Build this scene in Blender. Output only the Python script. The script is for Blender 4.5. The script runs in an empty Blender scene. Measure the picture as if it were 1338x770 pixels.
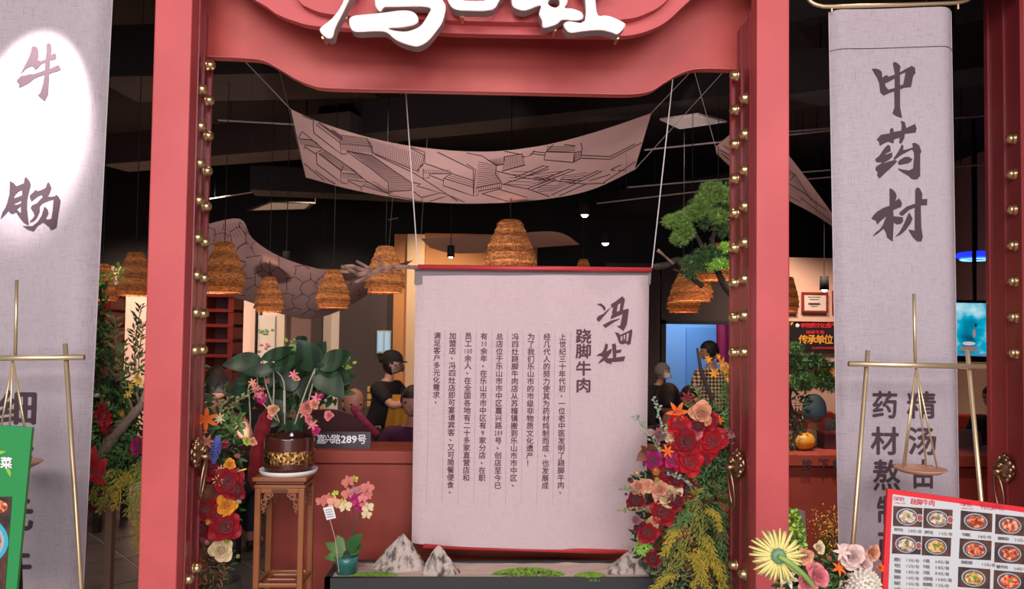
import bpy, bmesh, math, random
from mathutils import Vector, Matrix, noise
from mathutils.bvhtree import BVHTree
from mathutils.geometry import tessellate_polygon
random.seed(7)
S = bpy.context.scene
R_ = math.radians
# ------------------------------------------------------------------ camera
FPX, CAMZ, CAMY = 1000.0, 1.65, -3.0
PITCH, YAW, ROLL, SH = 2.0, 2.3, 0.75, 20.0
cd = bpy.data.cameras.new('camera'); cam = bpy.data.objects.new('camera', cd)
S.collection.objects.link(cam); S.camera = cam
cd.sensor_fit = 'HORIZONTAL'; cd.sensor_width = 36; cd.lens = 36 * FPX / 1338
cd.shift_y = SH / 1338; cd.clip_start = 0.05; cd.clip_end = 60
CR = Matrix.Rotation(-R_(YAW), 3, 'Z') @ Matrix.Rotation(R_(90 + PITCH), 3, 'X') @ Matrix.Rotation(R_(ROLL), 3, 'Z')
CO = Vector((0, CAMY, CAMZ))
cam.matrix_world = Matrix.Translation(CO) @ CR.to_4x4()
# ------------------------------------------------------------------ world, exposure, lights
S.view_settings.view_transform = 'Standard'; S.view_settings.look = 'None'
S.view_settings.gamma = 1.0; S.view_settings.exposure = 0.0; S.view_settings.use_curve_mapping = False
W = bpy.data.worlds.new('world'); S.world = W; W.use_nodes = True
W.node_tree.nodes['Background'].inputs[0].default_value = (0.75, 0.72, 0.85, 1)
W.node_tree.nodes['Background'].inputs[1].default_value = 0.10
def light(name, kind, loc, energy, col=(1, 1, 1), size=1.0, target=None, spot=40, blend=0.5, size_y=None, radius=0.05):
    l = bpy.data.lights.new(name, kind); l.energy = energy; l.color = col
    if kind == 'AREA':
        l.size = size
        if size_y: l.shape = 'RECTANGLE'; l.size_y = size_y
    if kind == 'SPOT': l.spot_size = R_(spot); l.spot_blend = blend; l.shadow_soft_size = radius
    if kind == 'POINT': l.shadow_soft_size = radius
    o = bpy.data.objects.new(name, l); o.location = loc
    if target is not None:
        o.rotation_euler = (Vector(target) - Vector(loc)).to_track_quat('-Z', 'Y').to_euler()
    S.collection.objects.link(o); return o
# mall ceiling lights in front of the shop
light('mall_light', 'AREA', (-1.8, -6.2, 4.2), 190, (1, 0.91, 0.94), 3.0, (-0.6, 0, 1.2), size_y=1.5)
light('mall_light', 'AREA', (2.0, -6.2, 4.2), 160, (1, 0.91, 0.94), 3.0, (1.0, 0, 1.2), size_y=1.5)
light('front_fill', 'AREA', (0.2, -8.5, 1.9), 330, (1, 0.90, 0.92), 5.0, (0.1, 0, 1.6), size_y=2.4)  # added low fill, evens the light on lintel apron and pillar feet
# track spots
light('track_spot', 'SPOT', (-1.72, -0.55, 3.55), 440, (1, 0.86, 0.89), target=(-1.82, 0.15, 2.54), spot=23, blend=0.5, radius=0.02)
light('track_spot', 'SPOT', (-0.1, -0.9, 3.5), 34, (1, 0.86, 0.84), target=(-0.2, 0.7, 1.45), spot=50, blend=0.8)
light('track_spot', 'SPOT', (1.6, -1.2, 3.5), 12, (1, 0.93, 0.97), target=(1.62, 0.15, 1.7), spot=55, blend=0.9)
# dining room lights
for lx, ly, e in ((-4.4, 5.6, 330), (-3.2, 5.6, 220), (-1.9, 5.6, 120), (-0.5, 5.2, 170), (3.4, 5.4, 260), (4.3, 5.0, 120), (-2.4, 3.0, 70), (1.6, 3.2, 80), (-0.9, 2.6, 60)):
    light('dining_downlight', 'SPOT', (lx, ly, 3.45), e, (1, 0.74, 0.55), target=(lx, ly + 0.9, 0.8), spot=95, blend=0.7, radius=0.1)
light('front_spot', 'SPOT', (-1.1, 0.48, 3.6), 60, (1, 0.85, 0.78), target=(-1.0, 0.75, 0.8), spot=60, blend=0.8)
light('front_spot', 'SPOT', (0.85, 0.40, 3.7), 75, (1, 0.88, 0.80), target=(0.95, 0.40, 1.0), spot=50, blend=0.8)
light('front_spot', 'SPOT', (-2.2, 0.35, 3.7), 45, (1, 0.9, 0.8), target=(-2.2, 1.0, 1.0), spot=60, blend=0.8)
light('canopy_fill', 'SPOT', (-0.25, 1.30, 1.10), 125, (1, 0.84, 0.80), target=(-0.15, 1.75, 2.9), spot=120, blend=0.8, radius=0.08)  # canopy fills: unseen added spots in place of bounced light on the cloths
light('canopy_fill', 'SPOT', (-1.6, 2.4, 0.9), 45, (1, 0.80, 0.74), target=(-1.9, 3.6, 2.7), spot=80, blend=0.8, radius=0.08)
light('canopy_fill', 'SPOT', (2.0, 1.5, 1.15), 60, (1, 0.82, 0.78), target=(1.7, 2.6, 2.9), spot=80, blend=0.8, radius=0.08)
light('front_spot', 'SPOT', (1.6, 0.20, 3.6), 420, (1, 0.82, 0.70), target=(1.7, 1.0, 0.7), spot=45, blend=0.8)  # added spot to brighten the counter front behind the right pillar
# ------------------------------------------------------------------ pixel -> world helpers (image is 1338 x 770)
def ray(px, py):
    return (CR @ Vector(((px - 669) / FPX, (385 - py + SH) / FPX, -1))).normalized()
def P(px, py, Y):
    d = ray(px, py); t = (Y - CO.y) / d.y; return CO + d * t
def PZ(px, py, z):
    d = ray(px, py); t = (z - CO.z) / d.z; return CO + d * t
def proj(p):
    q = CR.transposed() @ (Vector(p) - CO); return (669 + FPX * q.x / -q.z, 385 + SH - FPX * q.y / -q.z)
# ------------------------------------------------------------------ materials
MATS = {}
def mat(name, col, rough=0.6, metal=0.0, col2=None, scale=8.0, bump=0.0, bscale=60.0, emit=None, estr=0.0, spec=0.5, mix='NOISE', stretch=None, coat=0.0, trans=0.0, sheen=0.0, lo=0.35, hi=0.65):
    if name in MATS: return MATS[name]
    m = bpy.data.materials.new(name); m.use_nodes = True; nt = m.node_tree; b = nt.nodes['Principled BSDF']
    b.inputs['Base Color'].default_value = (*col, 1); b.inputs['Roughness'].default_value = rough
    b.inputs['Metallic'].default_value = metal; b.inputs['Specular IOR Level'].default_value = spec
    b.inputs['Coat Weight'].default_value = coat; b.inputs['Transmission Weight'].default_value = trans
    b.inputs['Sheen Weight'].default_value = sheen
    tc = nt.nodes.new('ShaderNodeTexCoord'); mp = nt.nodes.new('ShaderNodeMapping')
    nt.links.new(tc.outputs['Object'], mp.inputs['Vector'])
    if stretch: mp.inputs['Scale'].default_value = stretch
    if col2 is not None:
        if mix == 'NOISE':
            t = nt.nodes.new('ShaderNodeTexNoise'); t.inputs['Scale'].default_value = scale; t.inputs['Detail'].default_value = 5; out = t.outputs['Fac']
        elif mix == 'VORONOI':
            t = nt.nodes.new('ShaderNodeTexVoronoi'); t.inputs['Scale'].default_value = scale; out = t.outputs['Distance']
        else:
            t = nt.nodes.new('ShaderNodeTexWave'); t.inputs['Scale'].default_value = scale; t.inputs['Distortion'].default_value = 4; t.inputs['Detail'].default_value = 3; out = t.outputs['Fac']
        nt.links.new(mp.outputs[0], t.inputs['Vector'])
        r = nt.nodes.new('ShaderNodeValToRGB'); r.color_ramp.elements[0].color = (*col, 1); r.color_ramp.elements[1].color = (*col2, 1)
        r.color_ramp.elements[0].position = lo; r.color_ramp.elements[1].position = hi
        nt.links.new(out, r.inputs[0]); nt.links.new(r.outputs[0], b.inputs['Base Color'])
    if bump:
        n = nt.nodes.new('ShaderNodeTexNoise'); n.inputs['Scale'].default_value = bscale; n.inputs['Detail'].default_value = 4
        nt.links.new(mp.outputs[0], n.inputs['Vector'])
        bp = nt.nodes.new('ShaderNodeBump'); bp.inputs['Strength'].default_value = bump; bp.inputs['Distance'].default_value = 0.01
        nt.links.new(n.outputs['Fac'], bp.inputs['Height']); nt.links.new(bp.outputs[0], b.inputs['Normal'])
    if emit: b.inputs['Emission Color'].default_value = (*emit, 1); b.inputs['Emission Strength'].default_value = estr
    MATS[name] = m; return m
def linen(name, c1, c2, s=1.0, rough=0.9):
    """woven linen: long thin threads both ways"""
    if name in MATS: return MATS[name]
    m = bpy.data.materials.new(name); m.use_nodes = True; nt = m.node_tree; b = nt.nodes['Principled BSDF']
    b.inputs['Roughness'].default_value = rough; b.inputs['Specular IOR Level'].default_value = 0.15
    tc = nt.nodes.new('ShaderNodeTexCoord'); outs = []
    for sc in ((14 * s, 14, 330 * s), (330 * s, 14, 14 * s)):
        mp = nt.nodes.new('ShaderNodeMapping'); mp.inputs['Scale'].default_value = sc; nt.links.new(tc.outputs['Object'], mp.inputs[0])
        n = nt.nodes.new('ShaderNodeTexNoise'); n.inputs['Scale'].default_value = 1; n.inputs['Detail'].default_value = 3; n.inputs['Roughness'].default_value = 0.7
        nt.links.new(mp.outputs[0], n.inputs['Vector']); outs.append(n.outputs['Fac'])
    mn = nt.nodes.new('ShaderNodeMath'); mn.operation = 'MINIMUM'; nt.links.new(outs[0], mn.inputs[0]); nt.links.new(outs[1], mn.inputs[1])
    r = nt.nodes.new('ShaderNodeValToRGB'); r.color_ramp.elements[0].color = (*c1, 1); r.color_ramp.elements[1].color = (*c2, 1)
    r.color_ramp.elements[0].position = 0.30; r.color_ramp.elements[1].position = 0.47
    nt.links.new(mn.outputs[0], r.inputs[0]); nt.links.new(r.outputs[0], b.inputs['Base Color'])
    bp = nt.nodes.new('ShaderNodeBump'); bp.inputs['Strength'].default_value = 0.25; bp.inputs['Distance'].default_value = 0.002
    nt.links.new(mn.outputs[0], bp.inputs['Height']); nt.links.new(bp.outputs[0], b.inputs['Normal'])
    MATS[name] = m; return m
# ------------------------------------------------------------------ mesh builder
class M:
    def __init__(s): s.v = []; s.f = []
    def add(s, vs, fs, mx=None):
        o = len(s.v)
        s.v += [tuple(mx @ Vector(v)) if mx is not None else tuple(v) for v in vs]
        s.f += [tuple(i + o for i in f) for f in fs]; return s
    def join(s, m, mx=None): return s.add(m.v, m.f, mx)
    def box(s, c, d, mx=None):
        x, y, z = (k / 2 for k in d); cx, cy, cz = c
        vs = [(cx + a * x, cy + b * y, cz + e * z) for a in (-1, 1) for b in (-1, 1) for e in (-1, 1)]
        return s.add(vs, [(0, 1, 3, 2), (4, 6, 7, 5), (0, 4, 5, 1), (2, 3, 7, 6), (0, 2, 6, 4), (1, 5, 7, 3)], mx)
    def bbox(s, a, b): return s.box([(p + q) / 2 for p, q in zip(a, b)], [abs(q - p) for p, q in zip(a, b)])
    def tube(s, pts, r, n=8, cap=True):
        pts = [Vector(p) for p in pts]; rs = r if isinstance(r, (list, tuple)) else [r] * len(pts)
        vs = []; fs = []; up = None
        for i, p in enumerate(pts):
            t = (pts[min(i + 1, len(pts) - 1)] - pts[max(i - 1, 0)])
            t = t.normalized() if t.length > 1e-9 else Vector((0, 0, 1))
            if up is None: up = Vector((0, 0, 1)) if abs(t.z) < 0.9 else Vector((1, 0, 0))
            a = t.cross(up); a = a.normalized() if a.length > 1e-6 else Vector((1, 0, 0)); b = t.cross(a).normalized(); up = -b if b.dot(up) < 0 else b
            for k in range(n):
                th = 2 * math.pi * k / n; vs.append(p + (a * math.cos(th) + b * math.sin(th)) * rs[i])
        for i in range(len(pts) - 1):
            for k in range(n): fs.append((i * n + k, i * n + (k + 1) % n, (i + 1) * n + (k + 1) % n, (i + 1) * n + k))
        if cap: fs.append(tuple(range(n))[::-1]); fs.append(tuple((len(pts) - 1) * n + k for k in range(n)))
        return s.add(vs, fs)
    def lathe(s, prof, n=24, c=(0, 0, 0), mx=None, wob=0):
        vs = []; fs = []
        for j, (r, z) in enumerate(prof):
            for k in range(n):
                a = 2 * math.pi * k / n; q = r * (1 + (wob * math.sin(k * 7.3 + j * 2.1) if wob else 0))
                vs.append((c[0] + q * math.cos(a), c[1] + q * math.sin(a), c[2] + z))
        for j in range(len(prof) - 1):
            for k in range(n): fs.append((j * n + k, j * n + (k + 1) % n, (j + 1) * n + (k + 1) % n, (j + 1) * n + k))
        return s.add(vs, fs, mx)
    def ball(s, c, r, nu=12, nv=8, sc=(1, 1, 1), mx=None, fn=None):
        vs = []; fs = []
        for j in range(nv + 1):
            ph = math.pi * j / nv
            for k in range(nu):
                a = 2 * math.pi * k / nu; d = Vector((math.sin(ph) * math.cos(a), math.sin(ph) * math.sin(a), math.cos(ph)))
                q = r * (fn(d) if fn else 1); vs.append((c[0] + d.x * q * sc[0], c[1] + d.y * q * sc[1], c[2] + d.z * q * sc[2]))
        for j in range(nv):
            for k in range(nu): fs.append((j * nu + k, (j + 1) * nu + k, (j + 1) * nu + (k + 1) % nu, j * nu + (k + 1) % nu))
        return s.add(vs, fs, mx)
    def grid(s, fn, nu, nv):
        vs = [fn(i / nu, j / nv) for j in range(nv + 1) for i in range(nu + 1)]
        fs = [(j * (nu + 1) + i, j * (nu + 1) + i + 1, (j + 1) * (nu + 1) + i + 1, (j + 1) * (nu + 1) + i) for j in range(nv) for i in range(nu)]
        return s.add(vs, fs)
    def prism(s, front, back, holes=()):
        """front/back: matching lists of 3d points; holes: list of (front, back)"""
        loops = [front] + [h[0] for h in holes]; backs = [back] + [h[1] for h in holes]
        flat = [p for l in loops for p in l]; fb = [p for l in backs for p in l]; n = len(flat)
        tris = tessellate_polygon([[Vector(p) for p in l] for l in loops])
        fs = [tuple(t) for t in tris] + [tuple(n + i for i in t[::-1]) for t in tris]
        o = 0
        for l in loops:
            k = len(l)
            for i in range(k): a, b = o + i, o + (i + 1) % k; fs.append((a, b, n + b, n + a))
            o += k
        return s.add(flat + fb, fs)
def obj(name, m, mt, parent=None, smooth=False, world=False, kind=None, label=None, mods=None, recalc=True):
    me = m if isinstance(m, bpy.types.Mesh) else None
    if me is None:
        me = bpy.data.meshes.new(name); me.from_pydata([tuple(v) for v in m.v], [], m.f); me.update()
        if recalc:
            bm = bmesh.new(); bm.from_mesh(me); bmesh.ops.recalc_face_normals(bm, faces=bm.faces); bm.to_mesh(me); bm.free()
        if mt: me.materials.append(mt)
        if smooth: me.shade_smooth()
    o = bpy.data.objects.new(name, me); S.collection.objects.link(o)
    if parent is not None:
        o.parent = parent
        if world: o.matrix_parent_inverse = Matrix.Translation(-parent.location)
    if kind: o['kind'] = kind
    if label: o['label'] = label
    return o
def tag(o, label, cat, group=None, kind=None):
    o['label'] = label; o['category'] = cat
    if group: o['group'] = group
    if kind: o['kind'] = kind
    return o
def thing(name, label, cat, loc=(0, 0, 0), rz=0, group=None):
    o = bpy.data.objects.new(name, None); S.collection.objects.link(o); o.empty_display_size = 0.1
    o.location = loc; o.rotation_euler = (0, 0, rz); return tag(o, label, cat, group)
def struct(name, m, mt, parent=None, label=None, **k):
    o = obj(name, m, mt, parent, **k); o['kind'] = 'structure'
    if label: o['label'] = label
    return o
def dup(root, loc, rz=0, label=None, scale=None):
    def cp(o, par):
        c = o.copy(); S.collection.objects.link(c); c.parent = par
        for ch in list(o.children): cp(ch, c)
        return c
    r = root.copy(); S.collection.objects.link(r); r.location = loc; r.rotation_euler = (0, 0, rz)
    if scale: r.scale = (scale,) * 3 if not isinstance(scale, tuple) else scale
    if label: r['label'] = label
    for ch in list(root.children): cp(ch, r)
    return r
def bevel(o, w=0.004, seg=2):
    m = o.modifiers.new('bevel', 'BEVEL'); m.width = w; m.segments = seg; m.limit_method = 'ANGLE'; m.harden_normals = False; return o
def crom(pts, n):
    """n+1 points on a smooth curve through pts"""
    out = []; k = len(pts) - 1
    for i in range(n + 1):
        t = i / n * k; j = min(int(t), k - 1); u = t - j
        p0, p1, p2, p3 = (Vector(pts[max(j - 1, 0)]), Vector(pts[j]), Vector(pts[j + 1]), Vector(pts[min(j + 2, k)]))
        out.append(0.5 * ((2 * p1) + (p2 - p0) * u + (2 * p0 - 5 * p1 + 4 * p2 - p3) * u * u + (3 * p1 - p0 - 3 * p2 + p3) * u ** 3))
    return out
# ------------------------------------------------------------------ glyphs (built-in font)
GL = {}
def load_glyphs(chars, bold=0.0):
    todo = [c for c in dict.fromkeys(chars) if (c, bold) not in GL and c.strip()]
    obs = []
    for c in todo:
        cu = bpy.data.curves.new('glyph', 'FONT'); cu.body = c; cu.size = 1.0; cu.resolution_u = 2; cu.offset = bold
        cu.align_x = 'CENTER'; o = bpy.data.objects.new('glyph', cu); S.collection.objects.link(o); obs.append((c, o))
    dg = bpy.context.evaluated_depsgraph_get(); dg.update()
    for c, o in obs:
        me = o.evaluated_get(dg).to_mesh()
        GL[(c, bold)] = ([(v.co.x, v.co.y) for v in me.vertices], [tuple(p.vertices) for p in me.polygons])
        o.evaluated_get(dg).to_mesh_clear()
    for c, o in obs:
        cu = o.data; bpy.data.objects.remove(o); bpy.data.curves.remove(cu)
def glyph(m, c, place, size, bold=0.0):
    """place(u, v) -> 3d point, u right, v up, measured from the centre of the cell"""
    if not c.strip(): return
    load_glyphs(c); vs, fs = GL[(c, 0.0)]
    if not vs: return
    dy = GC if ord(c) > 0x2000 else GA
    b = bold * .8
    for k, (ox, oy) in enumerate(((0, 0), (b, 0), (-b, 0), (0, b), (0, -b)) if bold > .003 else ((0, 0),)):
        m.add([place((x + ox) * size, (y - dy + oy) * size) + Vector((0, -.00008 * k, 0)) for x, y in vs], fs)
load_glyphs('国0', 0.0)
_b = [p[1] for p in GL[('国', 0.0)][0]]; GC = (min(_b) + max(_b)) / 2 if _b else 0.35; GH = (max(_b) - min(_b)) if _b else 1
_b = [p[1] for p in GL[('0', 0.0)][0]]; GA = (min(_b) + max(_b)) / 2 if _b else 0.3
def em(px_h): return px_h / GH          # glyph size so that a full CJK glyph is px_h high
# ================================================================== THE SETTING
m_wall = mat('warm_plaster', (0.52, 0.36, 0.28), 0.85, bump=0.1)
m_wall_dk = mat('brown_wall', (0.075, 0.055, 0.055), 0.8, bump=0.1)
m_black = mat('matt_black', (0.006, 0.0055, 0.006), 0.75)
m_duct = mat('ceiling_duct', (0.05, 0.042, 0.04), 0.6)
m_red_paint = mat('gate_red', (0.56, 0.085, 0.085), 0.52, col2=(0.62, 0.105, 0.105), scale=3)
m_red_deep = mat('door_red', (0.34, 0.045, 0.052), 0.34, coat=0.2)
m_red_dk = mat('lintel_red', (0.46, 0.060, 0.050), 0.5, col2=(0.58, 0.10, 0.08), scale=2.2, bump=0.05, bscale=9)
m_counter = mat('counter_orange_red', (0.25, 0.034, 0.018), 0.6, col2=(0.31, 0.048, 0.027), scale=4, bump=0.05)
m_brass = mat('brass', (0.78, 0.55, 0.28), 0.30, 0.9)
m_bronze = mat('old_bronze', (0.42, 0.28, 0.16), 0.35, 1.0)
m_gold = mat('brushed_gold', (0.80, 0.66, 0.40), 0.40, 0.75)
m_ink = mat('ink', (0.035, 0.022, 0.03), 0.8)
m_white = mat('white_paint', (0.8, 0.78, 0.76), 0.5)
m_grout = mat('grout', (0.42, 0.40, 0.39), 0.8)
m_tile = mat('slate_tile', (0.055, 0.056, 0.060), 0.42, col2=(0.10, 0.10, 0.10), scale=5, bump=0.15, bscale=14)
# floor: grout bed with slate tiles laid at an angle
fl = struct('floor', M().bbox((-7, -5.5, -0.10), (7, 8.3, -0.006)), m_grout)
ta = R_(41); ts = 0.60; tc_, tn = math.cos(ta), math.sin(ta)
def tile_mesh():
    me = obj('tile', M().box((0, 0, 0), (ts - 0.014, ts - 0.014, 0.012)), m_tile, fl); return me
t0 = None
for i in range(-22, 23):
    for j in range(-22, 23):
        x = (i * tc_ - j * tn) * ts; y = 3 + (i * tn + j * tc_) * ts
        if -4.6 < x < 3.6 and 0.0 < y < 7.6 and (x < -0.9 or y > 2) and abs(x - 0.2) < 1.0 + (y + 3) * 0.72:
            o = tile_mesh() if t0 is None else bpy.data.objects.new('tile', t0.data)
            if t0 is None: t0 = o
            else: S.collection.objects.link(o); o.parent = fl
            o.location = (x, y, -0.006 + random.uniform(-.0006, .0006)); o.rotation_euler = (0, 0, ta)
mw = struct('floor_mall', M().bbox((-7, -5.5, -0.006), (7, -0.3, 0.0)), mat('mall_floor', (0.35, 0.33, 0.31), 0.3))
# ceiling, walls
struct('ceiling', M().bbox((-6.2, -0.3, 3.95), (6.2, 8.3, 4.05)), m_black)
struct('wall_left', M().bbox((-6.2, 0.0, -0.006), (-6.0, 8.2, 3.95)), m_wall)
struct('wall_right', M().bbox((6.0, 0.0, -0.006), (6.2, 8.2, 3.95)), m_wall)
YW = 7.0
# back wall with the door opening (858..955, 418..) cut out
dl, dr, dt = P(862, 450, YW).x, P(958, 450, YW).x, P(900, 419, YW).z
wt = P(400, 350, 6.9).z
wb = M().bbox((-6, YW, -0.006), (dl, YW + .15, wt)).bbox((dr, YW, -0.006), (6, YW + .15, wt)).bbox((dl, YW, dt), (dr, YW + .15, wt))
struct('wall_back', wb, m_wall)
struct('trim_1', M().bbox((-6, YW - .02, wt), (6, YW + .15, 3.95)), m_black)
# wall panels and pilasters
def panel(n, x0, x1, y0, y1, Y, d, mt, lab=None):
    a, b = P(x0, (y0 + y1) / 2, Y), P(x1, (y0 + y1) / 2, Y); zt = P((x0 + x1) / 2, y0, Y).z; zb = P((x0 + x1) / 2, y1, Y).z
    return struct('trim_%d' % n, M().bbox((a.x, Y, max(zb, 0)), (b.x, Y + d, zt)), mt, label=lab)
m_peach = mat('peach_wall', (0.80, 0.56, 0.48), 0.85, bump=0.1)
m_orange = mat('orange_pilaster', (0.62, 0.28, 0.10), 0.7)
m_cream = mat('cream_pilaster', (0.85, 0.60, 0.36), 0.7)
m_pale = mat('pale_panel', (0.74, 0.62, 0.52), 0.8)
m_plum = mat('plum_panel', (0.20, 0.12, 0.11), 0.8)
panel(2, 128, 336, 366, 700, 6.85, .15, m_peach)
panel(3, 340, 369, 372, 700, 6.80, .2, m_pale)
panel(4, 369, 404, 372, 700, 6.90, .1, m_plum)
panel(5, 404, 418, 372, 700, 6.75, .25, mat('dark_pilaster', (0.05, 0.035, 0.03), 0.6))
panel(6, 418, 441, 372, 700, 6.85, .15, m_pale)
panel(7, 441, 452, 372, 700, 6.75, .25, m_wall_dk)
panel(8, 452, 512, 350, 700, 6.6, .4, m_wall_dk)
panel(9, 512, 529, 306, 700, 6.4, .6, m_orange)
panel(10, 529, 552, 306, 700, 6.3, .7, m_cream)
panel(11, 552, 700, 306, 700, 6.4, .6, m_orange)
panel(12, 790, 861, 344, 700, 6.9, .1, m_wall_dk)
o = struct('trim_13', M().bbox((dl, YW - .08, dt), (dr + 1.0, YW, P(900, 344, YW).z)), m_wall_dk)
panel(14, 958, 1012, 344, 700, 6.92, .08, m_wall_dk)
panel(15, 1228, 1320, 340, 497, 6.9, .1, mat('grey_wall', (0.16, 0.13, 0.13), 0.8))
# small window in the dark wall
w1 = P(493, 432, 6.58); w2 = P(511, 462, 6.58)
wn = struct('window_1', M().bbox((w1.x, 6.56, w2.z), (w2.x, 6.6, w1.z)), mat('window_frame', (0.5, 0.6, 0.62), 0.4))
for k in range(2):
    a = w1.x + (w2.x - w1.x) * (k * .5 + .08); b = a + (w2.x - w1.x) * .34
    obj('pane', M().bbox((a, 6.552, w2.z + .02), (b, 6.562, w1.z - .02)), mat('lit_pane', (0.3, 0.45, 0.55), 0.2, emit=(0.35, 0.6, 0.8), estr=0.5), wn)
# doorway to the blue-lit room
m_blue = mat('blue_room', (0.42, 0.60, 0.85), 0.6)
struct('wall_far', M().bbox((dl - .6, YW + 1.6, 0), (dr + .8, YW + 1.7, 3)), m_blue)
struct('ceiling_far', M().bbox((dl - .6, YW + .15, 2.5), (dr + .8, YW + 1.7, 2.6)), m_blue)
struct('wall_far_side', M().bbox((dl - .7, YW + .15, 0), (dl - .6, YW + 1.7, 3)).bbox((dr + .8, YW + .15, 0), (dr + .9, YW + 1.7, 3)), m_blue)
struct('trim_16', M().bbox((dl, YW - .1, 0), (dl + .06, YW, dt)).bbox((dl, YW - .1, dt - .05), (dr, YW, dt)), mat('door_frame', (0.03, 0.03, 0.035), 0.5))
q = P(897, 440, YW + 1.55).x
struct('door_4', M().bbox((q, YW + 1.54, 0), (q + .62, YW + 1.6, P(900, 428, YW + 1.5).z)), mat('blue_door', (0.30, 0.50, 0.80), 0.4))
obj('door_handle', M().tube([(q + .08, YW + 1.5, 1.15), (q + .08, YW + 1.5, .9)], .012), m_gold, bpy.data.objects['door_4'])
light('back_room_lamp', 'AREA', (dl + .6, YW + .8, 2.45), 17, (0.45, 0.70, 1.0), .6, (dl + .6, YW + .8, 0))
a = P(936, 423, YW + 1.2); b = P(957, 476, YW + 1.2)
tag(obj('wall_banner', M().grid(lambda u, v: (a.x + (b.x - a.x) * u, YW + 1.2 + .02 * math.sin(u * 9), a.z + (b.z - a.z) * v), 8, 2), mat('crimson_cloth', (0.55, 0.01, 0.06), 0.7)), 'crimson banner hanging in the blue-lit back room', 'banner')

# ------------------------------------------------------------------ ceiling services
def zbeam(name, p1, p2, z, w, h, mt, label, cat, group=None):
    a, b = PZ(*p1, z), PZ(*p2, z); d = (b - a); L = d.length; d.normalize(); n = Vector((-d.y, d.x, 0)) * w / 2
    m = M(); c = [a - n, a + n, b + n, b - n]
    m.add([(*p.xy, z) for p in c] + [(*p.xy, z + h) for p in c], [(0, 1, 2, 3), (7, 6, 5, 4), (0, 1, 5, 4), (1, 2, 6, 5), (2, 3, 7, 6), (3, 0, 4, 7)])
    t = thing(name, label, cat, tuple((a + b) / 2 + Vector((0, 0, h))), group=group); obj('casing', m, mt, t, world=True)
    for u in (.2, .8):
        p = a * (1 - u) + b * u; obj('hanger', M().tube([(p.x, p.y, z + h - .01), (p.x, p.y, 3.955)], .006, 5), m_black, t, world=True)
    return t
m_duct2 = mat('duct_grey', (0.06, 0.044, 0.04), 0.7, bump=0.2, bscale=12)
m_duct1 = mat('duct_dark', (0.018, 0.015, 0.015), 0.7, bump=0.2, bscale=12)
zbeam('air_duct', (150, 118), (480, 112), 3.35, .55, .35, m_duct1, 'wide dark air duct nearest the lintel, above the drawn-line cloth', 'duct')
zbeam('air_duct', (150, 220), (470, 196), 3.3, .35, .3, m_duct2, 'brownish air duct crossing behind the left end of the large cloth', 'duct')
zbeam('air_duct', (430, 187), (960, 133), 3.45, .34, .3, m_duct1, 'dark air duct running just above the top edge of the large cloth', 'duct')
zbeam('air_duct', (1020, 136), (1310, 96), 3.4, .40, .3, m_duct1, 'dark air duct passing behind the tall banner of the medicinal-herb lettering', 'duct')
zbeam('air_duct', (330, 252), (560, 262), 3.1, .35, .25, m_duct1, 'dark air duct low behind the sagging cloth over the basket lamps', 'duct')
zbeam('air_duct', (250, 300), (700, 326), 3.05, .3, .25, m_duct2, 'far grey air duct above the wall of pilasters', 'duct')
zbeam('air_duct', (700, 300), (1000, 262), 3.2, .6, .3, m_duct1, 'far dark air duct behind the pine canopy', 'duct')
# slanting cable trays seen across the ceiling
m_rail = mat('rail_grey', (0.62, 0.56, 0.56), 0.5)
for i, (a, b, z, lb) in enumerate([
    ((285, 157), (392, 163), 3.5, 'thin pale conduit just behind the cord of the large cloth'),
    ((400, 240), (262, 262), 3.2, 'pale conduit below the bottom corner of the large cloth'),
    ((842, 196), (1090, 170), 3.4, 'long pale rail passing behind the door with the pine'),
    ((820, 245), (1085, 222), 3.3, 'long pale rail above the pine canopy'),
    ((780, 266), (1000, 240), 3.2, 'lower pale rail just above the pine canopy'),
    ((1030, 172), (1300, 150), 3.45, 'bright rail high behind the tall banner'),
    ((1030, 236), (1300, 214), 3.3, 'lower rail behind the tall banner'),
    ((440, 300), (520, 285), 3.15, 'short pale rail above the basket lamps')]):
    p, q_ = PZ(*a, z), PZ(*b, z)
    t = thing('ceiling_rail', lb, 'rail', tuple(p), group='ceiling rails'); obj('conduit', M().tube([p, q_], .008, 6), m_rail, t, world=True)
    for u in (.15, .85):
        e = p * (1 - u) + q_ * u; obj('hanger', M().tube([e, (e.x, e.y, 3.955)], .003, 5), m_black, t, world=True)
# recessed square lamp panel and warm-lit opening
def zpoly(name, pts, z, h, mt, label, cat, frame=None):
    t = thing(name, label, cat, tuple(PZ(*pts[0], z)))
    w = [PZ(*p, z) for p in pts]; c = sum(w, Vector()) / len(w)
    inn = [c + (p - c) * .86 for p in w]; up = Vector((0, 0, h))
    obj('diffuser', M().prism([p + up * .2 for p in inn], [p + up for p in inn]), mt, t, world=True)
    for p in w: obj('hanger', M().tube([p + up, (p.x, p.y, 3.955)], .003, 5), m_black, t, world=True)
    obj('frame', M().prism(w, [p + up for p in w], [(inn, [p + up for p in inn])]), frame or m_white, t, world=True); return t
zpoly('ceiling_diffuser', [(862, 157), (912, 150), (950, 160), (888, 169)], 3.35, .015, mat('diffuser', (0.45, 0.36, 0.33), 0.6, emit=(1, .8, .7), estr=.12), 'square ceiling diffuser with a white frame between large cloth and door', 'diffuser')
zpoly('ceiling_opening', [(322, 276), (352, 264), (412, 266), (402, 274)], 3.15, .015, mat('warm_panel', (0.35, 0.25, 0.2), 0.6, emit=(1, .72, .5), estr=.16), 'dim warm lit ceiling panel above the left sagging cloth', 'diffuser', m_duct2)
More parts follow.
